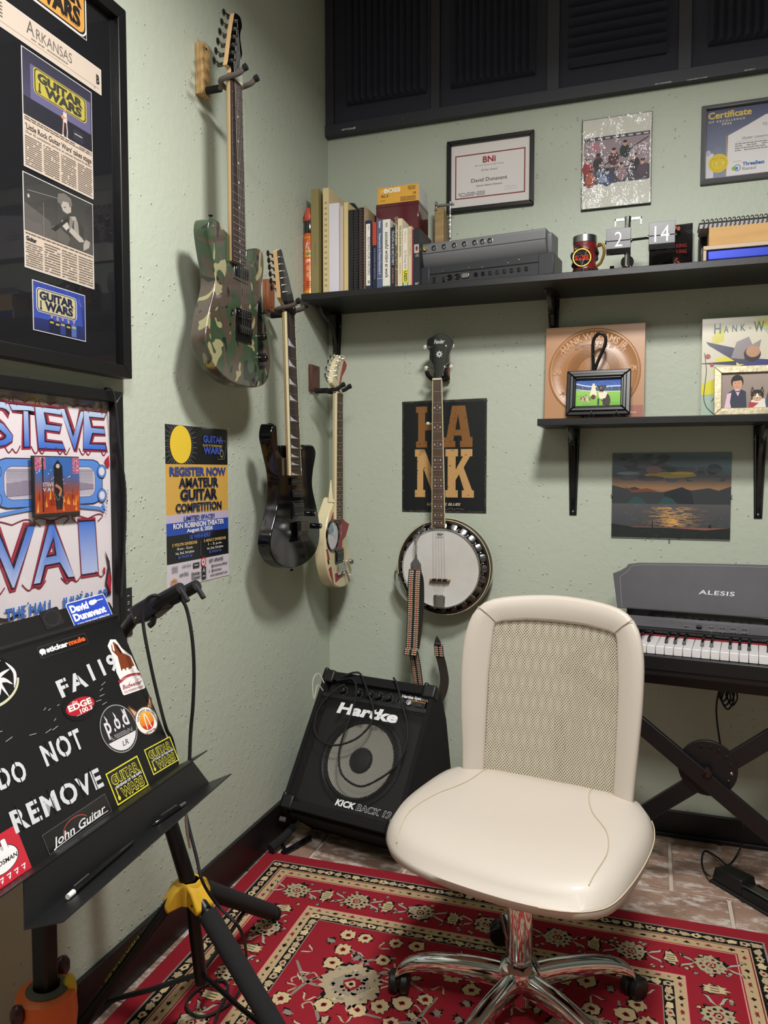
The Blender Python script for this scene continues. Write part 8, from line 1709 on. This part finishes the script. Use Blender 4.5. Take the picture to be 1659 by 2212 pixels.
q = MB(DF2); q.prism([(0, DHt - .036), (DW, DHt - .036), (DW - .004, DHt - .012), (DW - .02, DHt), (.02, DHt), (.004, DHt - .012)], -.0016, 0); part('upper_fold', q, DBK, t)
q = MB(DF2); q.add([(-.03, 0, 0), (DW + .006, 0, 0), (DW + .050, 0, .038), (-.06, 0, .036), (-.03, -.002, 0), (DW + .006, -.002, 0), (DW + .050, -.002, .038), (-.06, -.002, .036)], [(0, 1, 2, 3), (7, 6, 5, 4), (0, 4, 5, 1), (1, 5, 6, 2), (2, 6, 7, 3), (3, 7, 4, 0)]); part('lower_ledge', q, DBK, t, kind='stuff')
q = MB(DF2); q.prism([(.034, -.055), (DW + .020, -.055), (DW - .002, -.002), (.060, -.002)], .033, .035); part('tray_back', q, DBK, t)
q = MB(frame(DF2 @ Vector((0, -.055, 0)), DF2.col[0].xyz, DF2.col[2].xyz)); q.prism([(.034, .033), (DW + .020, .033), (DW + .022, .086), (.012, .120)], -.001, .001); part('tray_floor', q, DBK, t)
a = Art(DF2, .0006); WSP = 'c9cacc'
def dtext(s_, p0, p1, ptop, c=WSP, bo=.03, sh=0., art=None, al=None, k=1.):
    A, B_, T_ = uvP(*p0, DF2), uvP(*p1, DF2), uvP(*ptop, DF2); rot = math.atan2(B_[1] - A[1], B_[0] - A[0]); L_ = math.hypot(B_[0] - A[0], B_[1] - A[1]); h = abs(-(T_[0] - A[0]) * math.sin(rot) + (T_[1] - A[1]) * math.cos(rot)) * .94
    (art or a).text(s_, A[0], A[1], h, c, al='l', w=L_, bold=bo, shear=sh, rot=rot, sp=1.18)
for s_, p0, p1, pt in (('FA', (133, 1507), (191, 1480), (125, 1468)), ('119', (200, 1470), (257, 1443), (192, 1432)), ('NOT', (100, 1655), (182, 1612), (85, 1610)), ('DO', (0, 1706), (60, 1682), (-8, 1660)), ('REMOVE', (33, 1800), (224, 1696), (20, 1752))):
    dtext(s_, p0, p1, pt)
    A, B_, T_ = uvP(*p0, DF2), uvP(*p1, DF2), uvP(*pt, DF2); n_ = len(s_)
    for k in range(n_ if s_ != '119' else 0): f_ = (k + .5) / n_; x_, y_ = A[0] + (B_[0] - A[0]) * f_, A[1] + (B_[1] - A[1]) * f_; a.rect(x_ - .0012, y_ - .004, x_ + .0008, y_ + .036, '0f0f11')
for k in range(26): x_, y_ = random.uniform(.02, DW - .02), random.uniform(.16, .21); a.line([(x_, y_), (x_ + random.uniform(.004, .016), y_ + random.uniform(-.002, .003))], .0009, 'a8a8aa')
part('stencil_lettering', a, PAPER, dk, kind='stuff')
def sticker(nm, corners, draw, label=None, rnd=0):
    """corners: pixel bottom-left, bottom-right, top-left; draws in sticker units of metres"""
    F, w_ = sub(DF2, corners[0], corners[1]); F.translation += F.col[2].xyz * .0004; h_ = uvP(*corners[2], F)[1]; s = Art(F, .0003); draw(s, w_, h_); return part(nm, s, GLOSSY, dk, label=label)
sticker('sticker', ((163, 1358), (244, 1331), (134, 1306)), lambda s, w, h: (s.rrect(-.001, 0, w, h, .006, 'e0e0e4'), s.rrect(.0005, .0015, w - .0015, h - .0015, .005, '2547b4'), s.text('David', w * .05, h * .60, h * .26, 'ececf0', al='l', w=w * .45, bold=.05), s.text('Dunavant', w * .05, h * .26, h * .26, 'ececf0', al='l', w=w * .84, bold=.05),
    s.text('GUITAR LESSONS & MUSIC INSTRUCTION', w * .5, h * .08, h * .07, 'ececf0', w=w * .84, bold=.02), s.ell(w * .62, h * .76, w * .085, h * .10, 'ececf0'), s.ell(w * .70, h * .78, w * .05, h * .08, 'ececf0'), s.rect(w * .70, h * .765, w * .92, h * .80, 'ececf0')), 'blue and white rectangular sticker')
sticker('sticker', ((100, 1362), (140, 1346), (88, 1322)), lambda s, w, h: (s.rrect(0, 0, w, h, .004, '232326'), s.ring(w * .5, h * .5, w * .40, h * .42, .001, '3a3a3c')), 'plain black square patch')
sticker('sticker', ((86, 1420), (190, 1386), (82, 1398)), lambda s, w, h: (s.rrect(0, -h * .2, w, h * 1.0, .004, '4a3e3a'), s.rrect(.001, -h * .16, w - .001, h * .95, .004, '1a1a1c'), s.ell(w * .08, h * .45, w * .06, h * .28, 'e6e6e6'), s.rect(w * .04, h * .1, w * .06, h * .4, 'e6e6e6'), s.rect(w * .10, h * .1, w * .12, h * .4, 'e6e6e6'), s.text('sticker', w * .15, h * .22, h * .5, 'e6e6e6', al='l', w=w * .44, bold=.05), s.text('mule', w * .60, h * .22, h * .5, 'd8602c', al='l', w=w * .36, bold=.05)), 'black sticker with white and orange word')
def band(s, w, h):
    s.ell(w * .5, h * .5, w * .5, h * .5, '141416', 40); c = 'd6d6d8'
    for p in (((.3, .9), (.45, .6), (.5, .2)), ((.7, .92), (.55, .62), (.52, .2)), ((.1, .6), (.35, .5), (.3, .12)), ((.9, .6), (.68, .5), (.72, .1)), ((.2, .8), (.5, .72), (.82, .82)), ((.25, .35), (.5, .55), (.78, .38)), ((.4, .95), (.5, .8), (.62, .96)), ((.15, .3), (.3, .45), (.42, .2)), ((.85, .3), (.72, .46), (.6, .2)), ((.35, .7), (.5, .5), (.66, .7)), ((.02, .45), (.2, .5), (.3, .3)), ((.88, .75), (.95, .5), (.85, .22))):
        s.line([(x_ * w, y_ * h) for x_, y_ in p], lambda f: w * .045 * math.sin(math.pi * f) + .0008, c, 5)
    s.ring(w * .5, h * .5, w * .5, h * .5, .004, 'c9c6a8', 30, 255, 345)
sticker('sticker', ((-75, 1560), (58, 1500), (-95, 1440)), band, 'round black sticker with tangled white strokes')
def horse(s, w, h):
    s.rrect(w * .05, 0, w * .98, h * .22, .004, 'e6e2e0'); s.poly([(w * .15, h * .2), (w * .1, h * .42), (w * .2, h * .6), (w * .12, h * .9), (w * .3, h), (w * .5, h * .98), (w * .62, h * .8), (w * .88, h * .62), (w * .92, h * .36), (w * .98, h * .3), (w * .95, h * .2)], 'e6e2e0')
    s.poly([(w * .3, h * .42), (w * .35, h * .68), (w * .22, h * .80), (w * .26, h * .90), (w * .38, h * .95), (w * .5, h * .88), (w * .58, h * .72), (w * .82, h * .62), (w * .86, h * .44), (w * .6, h * .40)], '7a3a22'); s.poly([(w * .26, h * .8), (w * .3, h * .92), (w * .36, h * .93), (w * .32, h * .78)], 'e8ddd4')
    s.poly([(w * .44, h * .92), (w * .56, h * .74), (w * .5, h * .70), (w * .42, h * .84)], '2a1814')
    for x_ in (.35, .5, .74): s.rect(w * x_, h * .28, w * (x_ + .09), h * .44, 'efe8e2')
    s.line([(w * .05, h * .24), (w * .5, h * .30), (w * .97, h * .27)], h * .05, 'a03038', 4); s.text('THE WORLD RENOWNED', w * .5, h * .265, h * .02, 'e6e2e0', w=w * .7); s.text('Budweiser', w * .52, h * .10, h * .075, '9a2832', w=w * .80, shear=.3, bold=.02); s.text('CLYDESDALES', w * .52, h * .03, h * .035, '9a2832', w=w * .78, bold=.01)
sticker('sticker', ((263, 1504), (315, 1486), (236, 1382)), horse, 'die cut sticker of a brown and white horse')
sticker('sticker', ((148, 1566), (216, 1536), (135, 1508)), lambda s, w, h: (s.ell(w * .5, h * .5, w * .52, h * .56, '1a1a1c', 36), s.ell(w * .5, h * .47, w * .44, h * .32, 'b02430', 36), s.text('the', w * .38, h * .64, h * .12, 'e8e4e0', w=w * .16), s.text('EDGE', w * .5, h * .42, h * .22, 'e8e4e0', w=w * .72, bold=.04), s.text('100.3', w * .62, h * .20, h * .17, 'e8e4e0', w=w * .38, bold=.03)), 'black oval sticker with red centre')
def pod(s, w, h):
    s.ell(w * .5, h * .5, w * .52, h * .52, '9c9a9a', 40); s.ell(w * .5, h * .5, w * .50, h * .50, '2a2a2c', 40); s.poly([(w * .5 + w * .47 * math.cos(R(d_)), h * .5 + h * .47 * math.sin(R(d_))) for d_ in range(205, 336, 10)], 'd6d2d4')
    for ch, x_, y_ in (('p', .22, .50), ('.', .38, .48), ('o', .50, .50), ('.', .64, .48), ('d', .76, .50)): s.text(ch, w * x_, h * y_, h * .34, 'd8d4d6', w=w * (.16 if ch != '.' else .04), bold=.02)
    for k in range(3): s.poly([(w * (.22 + .26 * k), h * .88), (w * (.27 + .26 * k), h * .78), (w * (.24 + .26 * k), h * .60)], 'd8d4d6')
    s.lines(w * .14, h * .42, w * .86, h * .32, 3, 'a8a4a6'); s.text('LR', w * .52, h * .12, h * .11, '2a2a2c', w=w * .18, shear=.2)
sticker('sticker', ((240, 1640), (308, 1603), (212, 1538)), pod, 'oval sticker with gothic letters and a handwritten strip')
def arch(s, w, h):
    for sx in (-1, 1): s.poly([(w * (.5 + sx * .10), h * .80), (w * (.5 + sx * .52), h * 1.32), (w * (.5 + sx * .62), h * 1.2), (w * (.5 + sx * .45), h * .7)], '5a3a28'); s.poly([(w * (.5 + sx * .22), h * .86), (w * (.5 + sx * .52), h * 1.22), (w * (.5 + sx * .42), h * .80)], 'c9a080')
    s.ell(w * .5, h * .5, w * .54, h * .54, '6a4a34', 36); s.ell(w * .5, h * .5, w * .50, h * .50, 'e8e4e0', 36); s.ell(w * .5, h * .5, w * .34, h * .36, lambda u, v: mix('c8401c', 'f0c040', v / h), 36)
    s.poly([(w * .2, h * .38), (w * .5, h * .30), (w * .8, h * .38), (w * .72, h * .22), (w * .5, h * .14), (w * .28, h * .22)], 'c03a20'); s.line([(w * .40, h * .2), (w * .44, h * .62), (w * .5, h * .76), (w * .56, h * .62), (w * .60, h * .2)], w * .04, 'e8e4e0', 6)
    s.text('GATEWAY ARCH', w * .5, h * .86, h * .085, '2a2420', w=w * .9, bold=.03, arc=w * .43); s.text('NATIONAL PARK', w * .5, h * .045, h * .07, '2a2420', w=w * .5, bold=.03)
sticker('sticker', ((306, 1595), (347, 1572), (290, 1538)), arch, 'round sticker with an arch at sunset and brown ears')
def gw(mid):
    def d(s, w, h):
        s.rect(0, 0, w, h, 'd2cc3c'); s.rect(w * .03, h * .04, w * .97, h * .96, '141412')
        for t_, x_, y_, hh, ww in (('GUITAR', .5, .58, .27, .84), ('WARS', .56, .10, .29, .70)): s.text(t_, w * x_, h * y_, h * hh, 'c9c23c', w=w * ww, bold=.06); s.text(t_, w * x_, h * y_ + h * .012, h * hh * .93, '141412', w=w * (ww - .03), bold=.015)
        s.text(mid, w * .54, h * .45, h * .075, 'd8d8d8', w=w * .80, bold=.03); s.rect(w * .10, h * .18, w * .125, h * .50, 'd2cc3c'); s.ell(w * .112, h * .17, w * .035, h * .07, 'd2cc3c')
    return d
sticker('sticker', ((254, 1741), (321, 1696), (226, 1673)), gw('REVENGE OF THE RIFFS'), 'larger yellow bordered sticker'); sticker('sticker', ((331, 1675), (386, 1642), (309, 1621)), gw('ATTACK OF THE PICKS'), 'smaller yellow bordered sticker')
sticker('sticker', ((107, 1848), (241, 1752), (90, 1805)), lambda s, w, h: (s.rect(0, 0, w, h, '5a5a5c'), s.rect(.0008, .0008, w - .0008, h - .0008, '161618'), s.ring(w * .45, h * .38, w * .2, h * .5, .0012, 'b8402c', 24, 20, 190), s.text('John Guitar', w * .5, h * .18, h * .38, 'dcdcdc', w=w * .86, shear=.35, bold=.01), s.line([(w * .1, h * .1), (w * .5, h * .16), (w * .95, h * .14)], .001, 'dcdcdc')), 'black sticker with white script and a red arc')
def fist(s, w, h):
    s.rect(0, 0, w, h, 'c02838'); s.ell(w * .45, h * .50, w * .42, h * .28, '1a1a1a', 30); s.ell(w * .45, h * .50, w * .40, h * .265, 'e8e4e4', 30)
    for k in range(4): s.rrect(w * (.12 + .15 * k), h * .58, w * (.25 + .15 * k), h * .88, .002, '1a1a1a'); s.rrect(w * (.13 + .15 * k), h * .59, w * (.24 + .15 * k), h * .87, .002, 'e8e4e4')
    s.rrect(w * .12, h * .52, w * .72, h * .66, .003, 'e8e4e4'); s.text('HANDSMAN', w * .46, h * .40, h * .09, '1a1a1a', w=w * .74, shear=.25, bold=.02)
    for k in range(5): x_ = w * (.12 + .17 * k); s.line([(x_, h * .16), (x_ + w * .10, h * .17)], h * .022, 'e8e4e4'); s.line([(x_ + w * .09, h * .17), (x_ + w * .03, h * .06)], h * .022, 'e8e4e4'); s.line([(x_ + w * .02, h * .11), (x_ + w * .07, h * .09)], h * .02, 'e8e4e4')
sticker('sticker', ((-25, 1938), (68, 1874), (-62, 1838)), fist, 'red sticker with a white fist')
# pole, clamp, pens
PX, PY = .205, -1.700
q = MB(); q.bx((PX - .015, PY - .015, .02), (PX + .015, PY + .015, .72)); part('pole', q, BLKM, t, bevel=.004)
q = MB(); q.tube([(PX, PY, .72), (PX + .03, PY, .76)], .02, 10); part('tilt_joint', q, BLKM, t)
for th in (80, 200, 320): q = MB(); d = Vector((math.cos(R(th)), math.sin(R(th)), 0)) * (.28 if th == 80 else (.14 if th == 200 else .30)); q.tube([(PX, PY, .10), (PX + d.x * .5, PY + d.y * .5, .05), (PX + d.x, PY + d.y, .024)], .010, 8); part('leg', q, BLKM, t)
OR = mat('orange_plastic', 'd8652a', .4)
cl = thing('spring_clamp', 'orange and yellow plastic clamp gripping the music stand pole', 'clamp', (PX, PY, .30)); q = MB(); q.lathe([(.0225, .24), (.045, .25), (.050, .30), (.047, .345), (.030, .352), (.0225, .352)], (PX, PY, 0), n=20, cap=False); part('clamp_body', q, OR, cl)
q = MB(); q.lathe([(.0225, .33), (.032, .335), (.034, .352), (.0225, .356)], (PX + .003, PY, 0), n=20, cap=False); part('grey_insert', q, mat('grey_rubber', '4a4a40', .6), cl)
q = MB(); q.ball((PX + .03, PY + .022, .342), (.012, .012, .026), 12); part('yellow_pad', q, mat('yellow_plastic', 'd8b42c', .4), cl); q = MB(); q.ball((PX - .01, PY - .052, .335), (.013, .012, .018), 10); q.ball((PX - .012, PY + .052, .352), (.012, .016, .020), 10); part('dark_red_grip', q, mat('dark_red_plastic', '3a1418', .3), cl, kind='stuff')
TF = frame(DF2 @ Vector((0, -.055, 0)), DF2.col[0].xyz, DF2.col[2].xyz)
def pen(nm, lab, p0, p1, tip, body, rad=.0042):
    A, B_ = onP(*p0, TF, -rad - .001), onP(*p1, TF, -rad - .001); d = (B_ - A).normalized(); L_ = (B_ - A).length; pn = thing(nm, lab, 'pen', tuple(A))
    q = MB(); q.lathe([(0, 0), (rad * .8, 0), (rad * .9, .012), (rad * .9, .014)], A, d, 12); part('end_cap', q, tip, pn)
    q = MB(); q.lathe([(rad, .014), (rad, L_ * .7), (rad * .8, L_ * .92), (.0006, L_)], A, d, 12); part('barrel', q, body, pn); q = MB(); n_ = TF.col[2].xyz * -(rad + .0015); q.tube([A + n_ + d * .018, A + n_ + d * .055], .0012, 6); part('clip', q, STEEL, pn)
pen('ballpoint_pen', 'black barrelled pen with white end in the stand tray', (146, 1938), (290, 1815), mat('white_plastic', 'd8d6d2', .4), BLKG, .0046); pen('ballpoint_pen', 'dark pen with silver end lying at the far end of the stand tray', (400, 1735), (330, 1782), STEEL, BLKG)

# ================================================================== GUITAR STAND
HB = atZ(410, 1912, 1.62); yl = mat('yellow_stand_plastic', 'd9aa2c', .4, bump=(80, .1))
t = thing('guitar_stand', 'black tripod guitar stand with yellow leg hub and foam covered legs', 'guitar stand', (HB.x, HB.y, 0))
q = MB(); q.tube([tuple(HB - Vector((0, 0, .005))), atZ(365, 1770, 1.61), atZ(300, 1560, 1.62), atZ(252, 1420, 1.60), atZ(262, 1372, 1.58), atZ(290, 1335, 1.55), atZ(318, 1312, 1.53)], [.0165, .0155, .015, .0135, .0125, .012, .012], 14); part('pole', q, BLKM, t)
q = MB(); q.cyl(HB, (HB.x + .012, HB.y + .02, .13), .0135, n=14); part('lower_tube', q, BLKM, t)
YF2 = frame(atZ(305, 1325, 1.54), atZ(410, 1272, 1.47) - atZ(305, 1325, 1.54), (0, 0, 1)); yw = (atZ(410, 1272, 1.47) - atZ(305, 1325, 1.54)).length
q = MB(YF2); q.prism([(-.01, -.018), (.03, -.022), (.075, -.014), (.08, .012), (.045, .020), (-.005, .018)], -.020, .020); part('yoke_body', q, BLK, t, bevel=.005)
for s_ in (-1, 1):
    q = MB(YF2); q.tube([(.06, .0, s_ * .012), (.085, .002, s_ * .020), (yw, .004, s_ * .021)], [.012, .013, .012], 10); part('yoke_arm', q, RUB, t); q = MB(YF2); q.tube([(yw - .004, .006, s_ * .021), (yw + .002, -.010, s_ * .021), (yw + .006, -.024, s_ * .021)], .0050, 8); part('locking_finger', q, RUB, t)
for u, v in ((.004, -.008), (.022, -.016)): q = MB(YF2); q.ball((u, v, .021), (.003, .003, .002), 8); part('screw', q, mat('brass_screw', 'a08a4a', .3, .9), t)
q = MB(); q.tube(spline([atZ(322, 1352, 1.5), atZ(330, 1345, 1.5), atZ(332, 1332, 1.5)], 4), .006, 8); part('release_hook', q, BLK, t)
feet = [onF(592, 1972, .030), Vector((.040, -1.53, .030)), Vector((.66, -1.49, .030))]
for k, fo in enumerate(feet):
    d = (fo - HB); d2 = Vector((d.x, d.y, 0)).normalized(); st = HB + d2 * .034 + Vector((0, 0, -.022)); q = MB(); q.cyl(st, fo, .0125, n=12); lg = part('leg', q, BLKM, t)
    a_, b_ = (.06, .93) if k != 1 else (.80, .97)
    q = MB(); q.cyl(st + (fo - st) * a_, st + (fo - st) * b_, .0205, n=16); part('foam_sleeve', q, FOAMR, lg, bevel=.002)
    q = MB(); q.lathe([(0, -.016), (.016, -.016), (.018, -.004), (.018, .010), (.014, .016), (0, .016)], fo, (fo - st).normalized(), 16); part('rubber_foot', q, RUB, lg)
    q = MB(frame(HB, d2, (0, 0, 1))); q.prism([(-.018, .012), (.018, .012), (.034, .002), (.054, -.030), (.050, -.042), (.012, -.030), (-.012, -.014)], -.022, .022); part('hub_lug', q, yl, t, bevel=.004)
    q = MB(frame(HB, d2, (0, 0, 1))); q.ball((.036, -.022, .0225), (.003, .003, .001), 8); part('hub_bolt', q, BLKM, t)
    c0 = Vector((HB.x + .012, HB.y + .02, .15)); q = MB(); q.tube([c0, c0 + (st + (fo - st) * .62 - c0) * .5 + Vector((0, 0, -.004)), st + (fo - st) * .62], .0055, 6); part('spreader', q, BLKM, t)
q = MB(); q.lathe([(.0165, .010), (.025, .012), (.030, .004), (.030, -.03), (.0165, -.03)], HB, n=24, cap=False); part('hub_collar', q, yl, t)
st = HB + Vector((feet[1].x - HB.x, feet[1].y - HB.y, 0)).normalized() * .034 - Vector((0, 0, .022)); dd = (feet[1] - st).normalized(); side_ = dd.cross(Vector((0, 0, 1))).normalized(); nn = side_.cross(dd); nn = nn if nn.dot(CAM - st) > 0 else -nn; side_ = dd.cross(nn)
a = Art(frame(st + dd * .09 + nn * .0128 + side_ * .006, dd, -side_ if dd.cross(-side_).dot(nn) > 0 else side_), 0); a.rrect(-.004, -.001, .118, .014, .004, '8a7a30'); a.rrect(-.0032, -.0002, .1172, .0132, .0035, '141416'); a.text('HERCULES', .057, .0025, .008, 'b5a040', w=.105, bold=.02); part('leg_label', a, MATTE, t)
q = MB(); q.tube(spline([atZ(350, 1292, 1.47), atZ(335, 1286, 1.46), atZ(318, 1294, 1.46), atZ(310, 1315, 1.46), atZ(309, 1345, 1.46), atZ(318, 1400, 1.46), atZ(335, 1480, 1.47), atZ(358, 1570, 1.48), atZ(372, 1600, 1.52), atZ(385, 1660, 1.60), atZ(402, 1760, 1.60), atZ(424, 1850, 1.56), atZ(438, 1905, 1.54), atZ(470, 1955, 1.60), atZ(520, 2010, 1.60), onF(532, 2080, .017), onF(515, 2145, .017), onF(470, 2185, .017), onF(425, 2195, .018), onF(402, 2170, .018), onF(430, 2135, .018), onF(480, 2118, .018), onF(492, 2140, .021), onF(470, 2190, .021), onF(455, 2240, .017)], 7), .0034, 8)
q.tube(spline([atZ(386, 1288, 1.47), atZ(402, 1312, 1.47), atZ(414, 1370, 1.47), atZ(419, 1440, 1.48), atZ(417, 1520, 1.49), atZ(412, 1580, 1.50), atZ(409, 1650, 1.50), atZ(405, 1740, 1.50)], 7), .0036, 8)
solo('stand_cable', q, RUB, 'black cable draped over the guitar stand yoke and coiled on the rug', 'cable', group=None)
q = MB(); q.tube([atZ(403, 1745, 1.52), atZ(402, 1772, 1.52), atZ(405, 1800, 1.52), atZ(410, 1832, 1.52)], [.0014, .003, .0032, .0018], 8); solo('metal_jack', q, STEEL, 'small metal plug hanging beside the guitar stand pole under the music stand', 'plug')
# camera-side pieces outside the photo are left out
